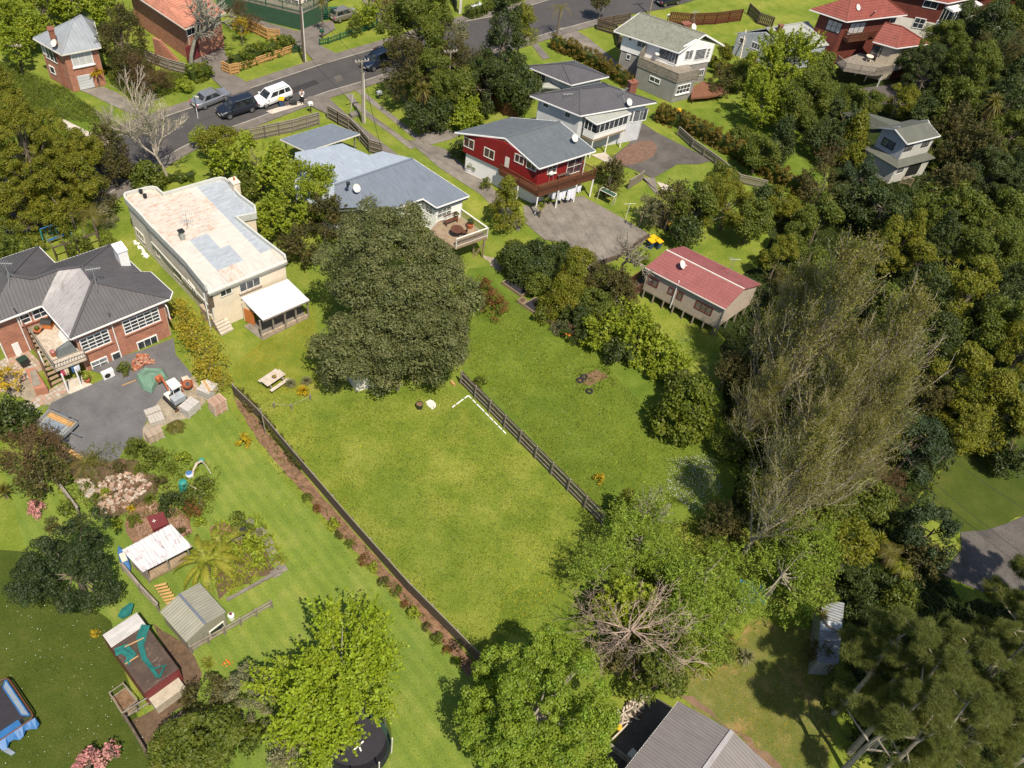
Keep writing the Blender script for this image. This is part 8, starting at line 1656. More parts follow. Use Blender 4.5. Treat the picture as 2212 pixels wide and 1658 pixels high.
t=thing('flower_bowl','shallow bowl with small yellow flowers on the picnic table','planter',(tb[0],tb[1],.745));MB().lathe([(.12,0),(.2,.1),(.17,.1)],12).build('bowl',MAT['dark_wood'],t);obj('flowers',crown('shrub',.15,.15,.1,10,.07,20,.03,'leaf_yellow',77)[0],t,(0,0,.15))
# low stakes along the lawn terrace
t=thing('stake_row','row of short weathered stakes with a wire at the upper lawn step','stakes',tuple(G(*T(2,1,140,270))));o=G(*T(2,1,140,270))
for x,y in((140,270),(290,280),(450,200)):p=G(*T(2,1,x,y))-o;MB().box((p[0]-.05,p[1]-.05,0),(p[0]+.05,p[1]+.05,.7)).build('stake',MAT['grey_wood'],t)
MB().tube([(0,0,.5),tuple(G(*T(2,1,290,280))-o+V(0,0,.5)),tuple(G(*T(2,1,450,200))-o+V(0,0,.5))],.01,4).build('wire',MAT['dull_metal'],t)
# white pipe corner on the grass
o=G(*T(2,1,1795,165));t=thing('white_pipes','broken white plastic pipes lying in an L on the middle lawn','pipes',tuple(o));rng=random.Random(8)
for A_,B_,n in(((1655,268),(1795,165),4),((1795,165),(2125,500),9)):
    A_,B_=G(*T(2,1,*A_))-o,G(*T(2,1,*B_))-o
    for k in range(n):p,q=A_+(B_-A_)*(k+.06)/n,A_+(B_-A_)*(k+rng.uniform(.7,.97))/n;MB().tube([p+V(0,0,.06),q+V(0,0,.06)],.055,6).build('pipe',MAT['white_paint'],t)
t=thing('tree_tub','black tub of soil standing at the lawn edge','tub',tuple(G(*T(2,1,1378,265))));MB().lathe([(.26,0),(.30,.5),(.27,.5),(.27,.42)],14).build('tub',MAT['bin_black'],t);MB().lathe([(.26,.43),(.01,.46)],14).build('soil',MAT['mulch'],t)
patch('lime_patch',[T(2,1,1430,215),T(2,1,1470,195),T(2,1,1515,225),T(2,1,1520,260),T(2,1,1490,282),T(2,1,1460,262)],'offwhite',.02,.05,.2,41)
t=thing('cut_log','short pale log at the end post of the lawn fence','log',tuple(G(*T(2,1,1665,55),.12)),-.8);MB().tube([(-.25,0,0),(.25,0,0)],.13,10).build('log',MAT['new_wood'],t)
t=thing('leaning_pole','slim pale pole leaning over the upper end of the left fence','pole',tuple(G(*T(2,1,70,505))));MB().tube([(0,0,0),(-.15,.1,3.1)],.04,6).build('pole',MAT['pale_bark'],t)
def tyre(px,label,r=.25,z=0):
    g=G(*px,z);t=thing('old_tyre',label,'tyre',tuple(g),0,'old tyres around the soil patch');mb=MB();n,m=18,8
    for i in range(n):
        for j in range(m):a,b=6.283*i/n,6.283*j/m;rr=r+.09*math.cos(b);mb.v.append((rr*math.cos(a),rr*math.sin(a),.1+.09*math.sin(b)))
    for i in range(n):
        for j in range(m):mb.f.append([i*m+j,((i+1)%n)*m+j,((i+1)%n)*m+(j+1)%m,i*m+(j+1)%m]);mb.uv.append([(0,0)]*4)
    mb.build('tread',MAT['rubber'],t,smooth=True)
for k,(x,y)in enumerate(((545,38),(580,8),(625,130))):tyre(T(2,2,x,y),['old tyre at the left of the soil patch','old tyre at the back of the soil patch','old tyre sunk in the grass below the soil patch','old tyre in weeds in the middle','old tyre at the right of the soil patch'][k])
# planter boxes by the shrub row
def planter(pts,label,fill='tramp_mat',h_=.35):
    o=G(*pts[0]);t=thing('planter_box',label,'planter box',tuple(o),0,'timber planter boxes along the shrub row');P_=[G(*p)-o for p in pts]
    for i in range(4):a,b=P_[i],P_[(i+1)%4];MB().bar(a+V(0,0,h_/2),b+V(0,0,h_/2),.06,h_).build('side_board',MAT['deck_wood'],t)
    MB().poly([p+V(0,0,h_*.8)for p in P_][::1 if pnormal(P_)[2]>0 else-1]).build('soil',MAT[fill],t)
planter([T(1,2,-120,870),T(1,2,45,985),T(1,2,135,925),T(1,2,-20,825)],'upper planter box of dark soil at the top of the row');planter([T(1,2,10,1025),T(1,2,55,1060),T(1,2,90,1025),T(1,2,50,1000)],'smallest planter box below the upper one','soil');planter([T(1,2,60,1060),T(1,2,150,1125),T(1,2,258,1080),T(1,2,170,1000)],'dark mulch planter box in the middle of the row');planter([T(1,2,170,1140),T(1,2,375,1255),T(1,2,465,1210),T(1,2,290,1090)],'long leafy planter box with pale end board','soil');planter([T(1,2,420,1250),T(1,2,495,1310),T(1,2,535,1275),T(1,2,470,1230)],'lowest small planter box by the orange flowers','mulch')
# swing set
g=G(*T(1,0,490,520));o=np.array(g);t=thing('swing_set','blue and green metal swing set on the small side lawn','swing set',tuple(g));F_=lambda x,y,z=0:G(*T(1,0,x,y),z)-o
fl,fr=F_(388,580),F_(638,488);tl,tr_=F_(340,400,1.9),F_(540,330,1.9);bl,br=tl*2-fl,tr_*2-fr;bl[2]=br[2]=0
MB().tube([tl,tr_],.05,8).build('top_bar',MAT['blue_plastic'],t)
for p,q,m in((tl,fl,'teal'),(tl,bl,'blue_plastic'),(tr_,fr,'teal'),(tr_,br,'blue_plastic')):MB().tube([p,q],.045,6).build('leg',MAT[m],t)
for f in(.25,.5,.75):
    p=tl+(tr_-tl)*f
    for s in(-.18,.18):d=unit(tr_-tl)*s;MB().tube([p+d,p+d-V(0,0,1.45)],.012,4).build('chain',MAT['blue_plastic'],t)
    MB().box((p[0]-.25,p[1]-.12,.42),(p[0]+.25,p[1]+.12,.47),.8).build('swing_seat',MAT['blue_plastic'],t)
# soccer-like frame
o=G(*T(1,2,700,150));t=thing('goal_frame','white tubular frame with sagging net beside the patio','goal frame',tuple(o));P_=[G(*T(1,2,x,y),z_)-o for x,y,z_ in((690,155,0),(815,205,0),(715,62,1.4),(840,125,1.4),(860,100,1.4),(740,40,1.4),(840,190,0))]
for i,j in((0,2),(1,3),(2,3),(2,5),(3,4),(5,4),(4,6)):MB().tube([P_[i],P_[j]],.03,6).build('tube',MAT['offwhite'],t)
MB().poly([P_[2],P_[3],P_[4]-V(0,0,.06),P_[5]-V(0,0,.06)]).build('net',MAT['green_paint'],t)
# round trampoline with net, and X mark
g=G(775,1610,.85);K0=1.95;t=thing('round_trampoline','round trampoline with black safety net and white cross mark at the bottom edge','trampoline',(g[0],g[1],0));mb=MB().lathe([(K0*.86,.84),(.01,.845)],36);mb.build('mat',MAT['tramp_mat'],t);MB().lathe([(K0,.80),(K0,.88),(K0*.87,.88),(K0*.87,.84)],36).build('pad',MAT['bin_green'],t)
for k in range(2):MB().bar((-.22,-.3 if k else .3,.86),(.22,.3 if k else-.3,.86),.09,.01).build('cross_mark',MAT['white_paint'],t)
for k in range(8):
    a=k*.785+.1;x,y=math.cos(a),math.sin(a);MB().tube([(x*K0*1.02,y*K0*1.02,0),(x*K0*1.03,y*K0*1.03,2.4)],.045,6).build('net_pole',MAT['offwhite'],t)
m,tt,bb,oo=nodes('mesh_net');bb.inputs['Base Color'].default_value=(.02,.022,.022,1);bb.inputs['Roughness'].default_value=.9;tr0=N(tt,'ShaderNodeBsdfTransparent');mx=N(tt,'ShaderNodeMixShader');ckn=noise(tt,55,2,.5);rr0=ramp(tt,ckn.outputs[0],[(.42,(.35,.35,.35)),(.6,(.8,.8,.8))]);tt.links.new(rr0.outputs[0],mx.inputs[0]);tt.links.new(tr0.outputs[0],mx.inputs[1]);tt.links.new(bb.outputs[0],mx.inputs[2]);tt.links.new(mx.outputs[0],oo.inputs[0])
mb=MB()
for k in range(32):
    a,b=6.283*k/32,6.283*(k+1)/32;s=.05*abs(math.sin(k*.785*.5));mb.poly([(math.cos(a)*K0,math.sin(a)*K0,.9),(math.cos(b)*K0,math.sin(b)*K0,.9),(math.cos(b)*K0,math.sin(b)*K0,2.3-s),(math.cos(a)*K0,math.sin(a)*K0,2.3-s)])
mb.build('safety_net',MAT['mesh_net'],t)
# rectangular trampoline, left edge
P_=[G(*T(3,0,x,y),.8)for x,y in((60,890),(290,1230),(-140,1520),(-380,1150))];c=sum(P_)/4;t=thing('rectangular_trampoline','large rectangular trampoline with torn blue pads and rusty frame at the left edge','trampoline',(c[0],c[1],0));Q_=[p-V(c[0],c[1],0)for p in P_]
def rr(P,f):return[p*V(f,f,1)for p in P]
mb=MB();q=rr(Q_,.80);mb.poly(q if pnormal(q)[2]>0 else q[::-1]);mb.build('mat',MAT['tramp_mat'],t)
cor=[]
for i in range(4):
    p,a,b=Q_[i],Q_[i-1],Q_[(i+1)%4];da,db=unit(a-p)*.35,unit(b-p)*.35
    for f in(0,.33,.66,1):cor.append((p+da)*(1-f)**2+p*2*f*(1-f)+(p+db)*f**2)
MB().tube(cor+[cor[0]],.05,8,False).build('frame',MAT['stain_brown'],t)
low=[p*V(1,1,.15)for p in cor];MB().tube(low+[low[0]],.03,6,False).build('base_frame',MAT['stain_brown'],t)
for i in range(0,16,2):MB().tube([cor[i],low[i]],.03,5).build('leg',MAT['stain_brown'],t)
mb=MB()
for i in range(4):
    a,b=Q_[i],Q_[(i+1)%4];n=26
    for k in range(1,n):p=a+(b-a)*k/n;q2=(rr([a],.8)[0]+(rr([b],.8)[0]-rr([a],.8)[0])*k/n);mb.tube([p,q2+V(0,0,0)],.012,3)
mb.build('springs',MAT['steel'],t)
mb=MB();a,b=Q_[0],Q_[1];ai,bi=rr([a],.68)[0],rr([b],.68)[0];am,bm_=rr([a],.9)[0],rr([b],.9)[0];mb.hexa([ai+V(0,0,.03),bi+V(0,0,.03),bm_+V(0,0,.03),am+V(0,0,.03),ai+V(0,0,.07),bi+V(0,0,.07),bm_+V(0,0,.07),am+V(0,0,.07)]);mb.build('pad',MAT['pad_grey'],t)
mb=MB()
for p,q2 in((ai,bi),(am,bm_),(ai,am),(bi,bm_)):mb.bar(p+V(0,0,.085),q2+V(0,0,.085),.07,.02)
mb.build('pad_trim',MAT['blue_plastic'],t)
mb=MB();a,b=Q_[1],Q_[2]
for k in range(9):
    f0,f1=k/12,(k+1)/12;s0,s1=.2+.18*math.sin(k*1.7),.2+.18*math.sin((k+1)*1.7);o0,o1=a+(b-a)*f0,a+(b-a)*f1;out=unit(Q_[1]-Q_[0]);mb.poly([o0+out*.05,o1+out*.05,o1+out*(.25+s1)-V(0,0,.25),o0+out*(.25+s0)-V(0,0,.25)]);
    if 2<k<8:mb.poly([o0-out*.45+V(0,0,.04),o1-out*.45+V(0,0,.04),o1+out*.05+V(0,0,.02),o0+out*.05+V(0,0,.02)])
mb.build('torn_pad',MAT['blue_plastic'],t)
t=thing('pad_scrap','blue-grey scrap of padding lying on the shaded grass','debris',tuple(G(*T(3,0,85,1515),.05)));MB().hexa([V(*p)for p in((-.35,-.1,-.03),(.2,-.25,-.03),(.35,-.05,-.03),(-.2,.15,-.03),(-.35,-.1,.05),(.2,-.25,.05),(.35,-.05,.05),(-.2,.15,.05))]).build('scrap',MAT['pad_grey'],t)

# ================================================================ BUILDING YARD
def pallet_stack(pts,label,h_,mat='block_pale',layers=5,cols=4,pal='bleached',grp='pallets of blocks in the yard'):
    """pts: top corners in the survey, front-left, front-right, back-right, back-left"""
    P_=[G(*p,h_)for p in pts];c=sum(P_)/4;u=unit(P_[1]-P_[0]);L=np.linalg.norm(P_[1]-P_[0]);W_=np.linalg.norm(P_[2]-P_[1]);rz=math.atan2(u[1],u[0]);t=thing('block_pallet',label,'pallet of blocks',(c[0],c[1],0),rz,grp);rg=random.Random(int(c[0]*9))
    base=thing('pallet',None,None);bpy.data.objects.remove(base)
    p=MB()
    for k in range(5):p.box((-L/2,-W_/2+k*W_/5+.01,.10),(L/2,-W_/2+(k+1)*W_/5-.05,.13))
    for k in range(3):p.box((-L/2+k*(L-.1)/2,-W_/2,0),(-L/2+k*(L-.1)/2+.1,W_/2,.10))
    p.build('pallet_base',MAT[pal],t);bh=(h_-.14)/layers;bw=L/cols;rows=max(int(W_/.22),2);bd=W_/rows
    for l in range(layers):
        off=.5*(l%2)
        for i in range(cols):
            for j in range(rows):
                if l<layers-1 and 0<i<cols-1 and 0<j<rows-1:continue
                me=boxmesh('block',mat,(bw-.012,bd-.012,bh-.01));x=-L/2+(i+.5)*bw;y=-W_/2+(j+.5)*bd
                obj('block',me,t,(x+rg.uniform(-.012,.012),y+rg.uniform(-.012,.012),.14+l*bh),(0,0,rg.uniform(-.03,.03)))
Z=lambda x,y:((x/(1809/240)+540)/1.5253,(y/(1809/240)+1180)/1.5253)
pallet_stack([Z(565,1355),Z(865,1100),Z(680,935),Z(370,1125)],'pallet of pale blocks beside the little digger',.95,'block_pale',6,4);pallet_stack([Z(1090,975),Z(1320,710),Z(1100,520),Z(780,590)],'pallet of grey blocks with planks on top by the bamboo',.9,'block_pale',6,4)
pallet_stack([T(2,0,1265,525),T(2,0,1395,460),T(2,0,1350,415),T(2,0,1222,465)],'nearest pallet of tan pavers beside the leafy shrub',.9,'stone',7,3);pallet_stack([T(2,0,1290,395),T(2,0,1415,355),T(2,0,1370,300),T(2,0,1245,340)],'pallet of loosely stacked pavers behind the nearest one',.6,'paver',4,5);pallet_stack([T(2,0,1245,320),T(2,0,1375,275),T(2,0,1345,240),T(2,0,1232,295)],'low stack of long pavers at the back of the pair',.4,'paver',3,5)
# stack of empty pallets
P_=[G(*Z(x,y),1.35)for x,y in((1240,1190),(1550,1010),(1350,860),(1080,1040))];c=sum(P_)/4;u=unit(P_[1]-P_[0]);rz=math.atan2(u[1],u[0]);L=np.linalg.norm(P_[1]-P_[0]);W_=np.linalg.norm(P_[2]-P_[1])
for k in range(10):
    t=thing('wooden_pallet',['bottom','second from bottom','third','fourth','fifth','sixth','seventh','eighth','second from top','topmost'][k]+' empty pallet in the tall stack at the fence end','pallet',(c[0]+.02*math.sin(k*3),c[1]+.02*math.cos(k*2),k*.135),rz+.02*math.sin(k*5),'empty wooden pallets stacked at the fence')
    for j in range(5):obj('deck_slat',boxmesh('deck_slat','pale_stone',(L,W_/7,.022)),t,(0,-W_/2+W_*(j+.5)/5,.105))
    for j in range(3):obj('bearer',boxmesh('bearer','bleached',(.09,W_,.09)),t,(-L/2+.05+j*(L-.1)/2,0,.01))
for k,(a,b)in enumerate((((970,540),(1150,820)),((1040,560),(1200,800)),((930,560),(1090,840)))):p,q=G(*Z(*a),.98),G(*Z(*b),.98);t=thing('plank',['tan plank in the middle on top of grey blocks','right plank on the grey blocks','left pale plank on the grey blocks'][k],'plank',tuple(p),0,'planks on the block pallet');MB().bar((0,0,0),tuple(q-p),.13,.03).build('board',MAT[['new_wood','bleached','bleached'][k]],t)
# concrete slab with mixer
t=thing('concrete_mixer','rusty orange concrete mixer tilted on its wheeled frame','concrete mixer',tuple(G(*Z(600,740))),.6);MB().lathe([(.10,.0),(.33,.12),(.40,.38),(.34,.55),(.22,.74),(.20,.76)],16).build('drum',MAT['terracotta'],t,(0,0,.45),(.7,0,0));MB().lathe([(.18,.77),(.02,.70)],16).build('drum_mouth',MAT['black'],t,(0,0,.45),(.7,0,0))
for x in(-.42,.42):MB().bar((x,.35,.1),(x,-.05,.95),.06).bar((x,-.45,.05),(x,-.05,.95),.06).build('frame',MAT['terracotta'],t);MB().tube([(x-.04,.35,.2),(x+.04,.35,.2)],.2,14).build('wheel',MAT['rubber'],t)
MB().box((-.42,-.05,.7),(-.28,.2,.95)).build('motor_cover',MAT['maroon'],t)
sheet('concrete_pad',[Z(430,480),Z(580,430),Z(870,780),Z(840,800),Z(780,700),Z(560,760)],'pale_concrete',.05)
# mini digger with flat white canopy
c=G(*Z(300,1080));rz=math.atan2(*(G(*Z(430,660),1.9)-G(*Z(200,790),1.9))[1::-1]);t=thing('mini_digger','small digger with flat off-white canopy and blue-grey engine cover','mini digger',(c[0],c[1]+.1,0),rz)
cp=[G(*Z(x,y),1.95)for x,y in((205,790),(440,665),(255,470),(35,575))];Mi=np.array([[math.cos(rz),math.sin(rz)],[-math.sin(rz),math.cos(rz)]]);loc_=lambda p:V(*(Mi@(V(p[0],p[1])-V(c[0],c[1]+.1))),p[2]);q=[loc_(p)for p in cp];mb=MB();slab(mb,q if pnormal(q)[2]>0 else q[::-1],.07,V(0,0,1));cn=mb.build('canopy',MAT['offwhite'],t);bv=cn.modifiers.new('b','BEVEL');bv.width=.05;bv.segments=2
m_=sum(q)/4
for p in q:s=m_+(p-m_)*.75;MB().tube([s-V(0,0,.05),V(s[0]*.9,s[1]*.9,.75)],.03,6).build('canopy_post',MAT['white_paint'],t)
MB().box((-.5,-.75,.45),(.5,-.05,.95)).build('engine_cover',MAT['blue_grey_board'],t);MB().box((-.35,-.05,.5),(.35,.35,.68)).box((-.3,-.05,.68),(.3,.05,1.15)).build('seat',MAT['black'],t);MB().box((-.5,-.1,.3),(.5,.9,.47)).build('platform',MAT['offwhite'],t)
for x in(-.55,.55):MB().tube([(x-.12,-.65,.2),(x+.12,-.65,.2)],.2,10).tube([(x-.12,.65,.2),(x+.12,.65,.2)],.2,10).box((x-.12,-.65,.02),(x+.12,.65,.38)).build('track',MAT['rubber'],t)
MB().bar((0,.9,.45),(0,1.5,1.3),.13).bar((0,1.5,1.3),(.1,2.2,1.0),.11).build('boom',MAT['terracotta'],t);MB().box((-.2,2.05,.55),(.3,2.45,.95)).build('bucket',MAT['terracotta'],t);MB().bar((-.75,-1.0,.12),(.75,-1.0,.12),.06,.25).build('blade',MAT['stain_brown'],t)
# tarpaulin
P_=[T(2,0,x,y)for x,y in((1160,5),(1230,-60),(1400,-50),(1440,20),(1380,60),(1340,75),(1300,150),(1215,115))];o=G(*P_[0]);t=thing('green_tarpaulin','pale green tarpaulin spread over building material in the yard','tarpaulin',tuple(o));rg=np.random.default_rng(3);Q_=[G(*p)-o for p in P_];cc=sum(Q_)/8;mb=MB();rings=[[cc+(p-cc)*f+V(0,0,(.55 if f<.6 else .4 if f<.9 else .06)+.06*rg.random())for p in Q_]for f in(.3,.62,.85,1.0)]
for k in range(8):
    for r_ in range(3):mb.poly([rings[r_][k],rings[r_+1][k],rings[r_+1][(k+1)%8],rings[r_][(k+1)%8]])
mb.poly(rings[0]);mb.build('sheet',MAT['green_tarp'],t)
for k,(x,y)in enumerate(((1295,105),(1190,22))):g=G(*T(2,0,x,y),.08);t=thing('loose_brick',['pink brick weighing down the front of the tarpaulin','pink brick at the left corner of the tarpaulin'][k],'brick',tuple(g),.4);MB().box((-.13,-.1,0),(.13,.1,.12)).build('brick',MAT['brick'],t)
# brick rubble heap at house wall, rocks, firewood
def heap(label,name,piece,poly,n,mats,dims,seed,hgt=.35,cat='heap'):
    P_=np.array([G(*p)[:2]for p in poly]);c=P_.mean(0);t=thing(name,label,cat,(c[0],c[1],0));rg=random.Random(seed);lo,hi=P_.min(0),P_.max(0);k=0;tries=0
    ms=[]
    for m in mats:
        for d in range(3):
            bm_=MB();a,b,cc=[v*rg.uniform(.75,1.2)/2 for v in dims];bm_.hexa([V(x*a*rg.uniform(.7,1),y*b*rg.uniform(.7,1),z_*cc*rg.uniform(.7,1))for z_ in(-1,1)for x,y in((-1,-1),(1,-1),(1,1),(-1,1))]);ms.append(bm_.mesh(piece,MAT[m]))
    while k<n and tries<n*20:
        tries+=1;x,y=rg.uniform(lo[0],hi[0]),rg.uniform(lo[1],hi[1]);ins=False
        for i in range(len(P_)):
            a,b=P_[i],P_[i-1]
            if(a[1]>y)!=(b[1]>y)and x<(b[0]-a[0])*(y-a[1])/(b[1]-a[1])+a[0]:ins=not ins
        if not ins:continue
        f=1-min(np.hypot(x-c[0],y-c[1])/(np.hypot(*(hi-lo))*.42),1);obj(piece,ms[rg.randrange(len(ms))],t,(x-c[0],y-c[1],.04+rg.random()*hgt*f),(rg.uniform(-.5,.5),rg.uniform(-.5,.5),rg.uniform(0,3.14)));k+=1
    return t
heap('heap of split firewood and log rounds in the left garden','firewood_heap','log_piece',[T(2,0,820,1050),T(2,0,850,920),T(2,0,950,850),T(2,0,1250,820),T(2,0,1290,940),T(2,0,1160,1060),T(2,0,1000,1150),T(2,0,900,1180)],298,['pale_stone','mulch','stone','stone','mulch','bleached'],(.34,.22,.16),5,.5,'firewood')
heap('flat field stones stacked beside the firewood heap','stone_heap','stone',[T(2,0,640,880),T(2,0,760,900),T(2,0,830,980),T(2,0,800,1070),T(2,0,700,980)],70,['stone','paver'],(.38,.3,.15),6,.3)
heap('heap of salvaged red bricks against the house wall','brick_heap','brick',[T(1,0,1110,1580),T(1,0,1180,1470),T(1,0,1260,1480),T(1,0,1330,1540),T(1,0,1240,1570),T(1,0,1150,1620)],150,['brick','terracotta','pale_stone'],(.26,.14,.1),7,.5)
heap('white edging stones laid along the cream house wall','stone_edging','stone',[T(1,0,1140,500),T(1,0,1180,520),T(1,0,1270,640),T(1,0,1240,640)],26,['white_paint','offwhite'],(.3,.22,.14),8,.1,'edging')
heap('grey and white stone chips beside the bare dirt yard','stone_heap','stone',[T(3,0,1380,1280),T(3,0,1550,1170),T(3,0,1600,1300),T(3,0,1480,1360)],120,['pale_stone','stone','bin_black'],(.18,.14,.08),9,.3)
heap('old timber offcuts stacked beside the brown roofed house','timber_heap','board',[T(3,2,860,1230),T(3,2,1080,1080),T(3,2,1110,1100),T(3,2,880,1310)],60,['grey_wood','bleached','dark_wood'],(1.1,.12,.06),10,.3,'timber')
heap('loose woody debris on the bark mulch','branch_heap','stick',[T(2,0,1220,1100),T(2,0,1380,1110),T(2,0,1400,1150),T(2,0,1260,1150)],30,['pale_stone','mulch'],(.5,.06,.05),11,.2,'debris')
# stone pavers by the house
t=thing('paving_strip','checkered strip of pale pavers between stairs and asphalt','paving',tuple(G(*T(2,0,480,160))));o=G(*T(2,0,480,160));u=unit(G(*T(2,0,600,150))-G(*T(2,0,440,240)));n_=V(-u[1],u[0],0);rg=random.Random(3)
for i in range(13):
    for j in range(6):p=u*(i*.33-2.2)+n_*(j*.17-.1-.0);obj('paver',boxmesh('paver',['paver','pale_stone','stone'][rg.randrange(3)],(.31,.155,.05)),t,(p[0],p[1],.0+rg.uniform(0,.006)),(0,0,math.atan2(u[1],u[0])))
o=G(*T(1,0,90,1600));t=thing('paving_area','pale paved court of small blocks at the brick house door','paving',tuple(o))
for i in range(14):
    for j in range(18):p=u*(i*.33-2.4)+n_*(j*.17-1.6);obj('paver',boxmesh('paver',['paver','pale_stone','stone'][rg.randrange(3)],(.31,.155,.05)),t,(p[0],p[1],rg.uniform(0,.006)),(0,0,math.atan2(u[1],u[0])))
# trailer
P_=[G(*T(2,0,x,y),.75)for x,y in((385,480),(545,530),(665,425),(410,300))];a,b=P_[0],P_[1];c0=G(*T(2,0,520,430),.5);d=unit(G(*T(2,0,665,400),.7)-G(*T(2,0,420,290),.7));rz=math.atan2(d[1],d[0]);t=thing('box_trailer','galvanised box trailer with mesh cage and timber load beside the dark shrub','trailer',(c0[0]-.35,c0[1]+.1,0),rz)
for y in(-.75,.71):MB().box((-1.3,y,.5),(1.3,y+.04,.85)).build('side_panel',MAT['dull_metal'],t)
for x in(-1.3,1.27):MB().box((x,-.74,.5),(x+.04,.74,.85)).build('end_panel',MAT['dull_metal'],t)
MB().box((-1.28,-.73,.46),(1.28,.73,.5)).build('tray',MAT['dull_metal'],t)
mb=MB()
for y in(-.73,.73):
    mb.tube([(-1.28,y,1.45),(1.28,y,1.45)],.02,4)
    for k in range(9):x=-1.28+k*.32;mb.tube([(x,y,.85),(x,y,1.45)],.012,4)
for x in(-1.28,1.28):mb.tube([(x,-.73,1.45),(x,.73,1.45)],.02,4)
mb.build('mesh_cage',MAT['steel'],t)
for s in(-1,1):MB().tube([(-.1,s*.88-.09,.3),(-.1,s*.88+.09,.3)],.3,14).build('wheel',MAT['rubber'],t);MB().box((-.5,s*.88-.14,.62),(.3,s*.88+.14,.67)).build('mudguard',MAT['steel'],t)
MB().bar((1.3,0,.42),(2.2,0,.42),.08).build('drawbar',MAT['steel'],t)
o=t.location;tl_=thing('timber_load','orange planks and pale sacks lying inside the box trailer','timber',(o.x,o.y,.51),rz)
for k in range(4):MB().box((-1.2,.3+k*.1,.0),(1.1,.39+k*.1,.06+.05*(k%2))).build('plank',MAT['new_wood'],tl_)
MB().box((-.9,-.6,0),(.6,.15,.16)).build('sack',MAT['pad_grey'],tl_)
a,b=G(*T(2,0,480,570),.1),G(*T(2,0,700,700),.1);t=thing('timber_beam','long orange-brown beam edging the asphalt yard','timber',tuple(a));MB().bar((0,0,0),tuple(b-a),.3,.2).build('beam',MAT['new_wood'],t)
a,b=G(*T(2,0,500,640),.1),G(*T(2,0,600,725),.1);t=thing('metal_ladder','short metal ladder lying beside the orange beam','ladder',tuple(a));v=b-a;n2=unit(V(-v[1],v[0],0))*.18
for s in(-1,1):MB().bar(tuple(n2*s),tuple(v+n2*s),.04).build('stile',MAT['steel'],t)
for k in range(6):p=v*(k+.5)/6;MB().bar(tuple(p-n2),tuple(p+n2),.03).build('rung',MAT['steel'],t)
a,b=G(*T(2,0,1040,78),.05),G(*T(2,0,1160,30),.05);t=thing('long_batten','pale batten lying on the asphalt beside the tarpaulin','timber',tuple(a));MB().bar((0,0,0),tuple(b-a),.06).build('batten',MAT['new_wood'],t)
# planter seat by stairs
o=G(*T(2,0,350,110));t=thing('brick_planter','raised brick box with grey timber seat beside the outdoor stairs','planter',tuple(o));P_=[G(*T(r,0,x,y),.8)-o for r,x,y in((1,215,1600),(1,290,1580),(2,400,90),(2,290,110))];mb=MB();mb.hexa([p*V(1,1,0)for p in P_]+P_);mb.build('brick_box',MAT['brick'],t);mb=MB();c=sum(P_)/4;q=[c+(p-c)*V(.6,.8,1)+V(0,0,.05)for p in P_];slab(mb,q if pnormal(q)[2]>0 else q[::-1],.04,V(0,0,1));mb.build('seat_board',MAT['grey_wood'],t)
# air conditioner / heat pump
o=G(*T(2,0,930,5));t=thing('heat_pump','white heat pump unit standing against the brick wall','heat pump',tuple(o),.85);MB().box((-.45,-.18,.05),(.45,.18,.75)).build('casing',MAT['white_paint'],t);MB().lathe([(.24,0),(.24,.01)],16).build('fan_grille',MAT['black'],t,(-.1,-.19,.4),(math.pi/2,0,0))
# things on the brick house balcony
g=G(*T(1,0,560,1440),2.5);t=thing('covered_furniture','barbecue under a grey cover on the brick house balcony','covered barbecue',tuple(g),.85);mb=MB();mb.hexa([V(*p)for p in((-.75,-.3,-.15),(.75,-.3,-.15),(.8,.35,-.15),(-.8,.35,-.15),(-.55,-.15,.55),(.6,-.2,.7),(.5,.2,.75),(-.5,.15,.5))]);o_=mb.build('cover',MAT['grey_cover'],t);bv=o_.modifiers.new('b','BEVEL');bv.width=.1;bv.segments=3
g=G(*T(1,0,415,1230),2.35);t=thing('toy_house','orange and black small cabinet with pale cross on its lid on the balcony','hutch',tuple(g),.1);MB().box((-.35,-.3,0),(.35,.3,.55)).build('box',MAT['orange'],t);MB().hexa([V(*p)for p in((-.42,-.36,.55),(.42,-.36,.55),(.42,.36,.55),(-.42,.36,.55),(-.42,-.1,.8),(.42,-.1,.8),(.42,.1,.8),(-.42,.1,.8))]).build('lid',MAT['bin_black'],t)
pot(T(1,0,325,1275),2.34,'green pot plant in a terracotta bowl on the balcony by the brick wall','leaf_mid',r=.3,h_=.25,ph=.4);pot(T(1,0,460,1480),2.34,'purple flowering pot at the balcony corner','leaf_pink',r=.2,h_=.25,ph=.45);pot(T(2,0,750,45),.06,'green agave in a terracotta pot by the porch slab','leaf_flax',r=.25,h_=.35,ph=.8)
g=G(*T(1,0,560,1350),2.34);t=thing('white_screen','white folded lounger leaning at the balcony wall','folded lounger',tuple(g),-.7);MB().hexa([V(*p)for p in((-.8,-.25,0),(.8,-.25,0),(.8,.1,0),(-.8,.1,0),(-.8,.05,.6),(.8,.05,.6),(.8,.12,.6),(-.8,.12,.6))]).build('panel',MAT['white_paint'],t)
for k,(x,m,lab)in enumerate(((530,'cloth_pink','pink cloth on the line under the balcony'),(560,'cream','beige cloth on the line under the balcony'),(620,'cloth_blue','blue cloth on the line under the balcony'),(655,'cloth_white','white cloth on the line under the balcony'))):cloth_item(T(1,0,x,1600-(x-530)*.3),1.9,lab,.35,.6,m,.85,grp='coloured washing under the brick house balcony')
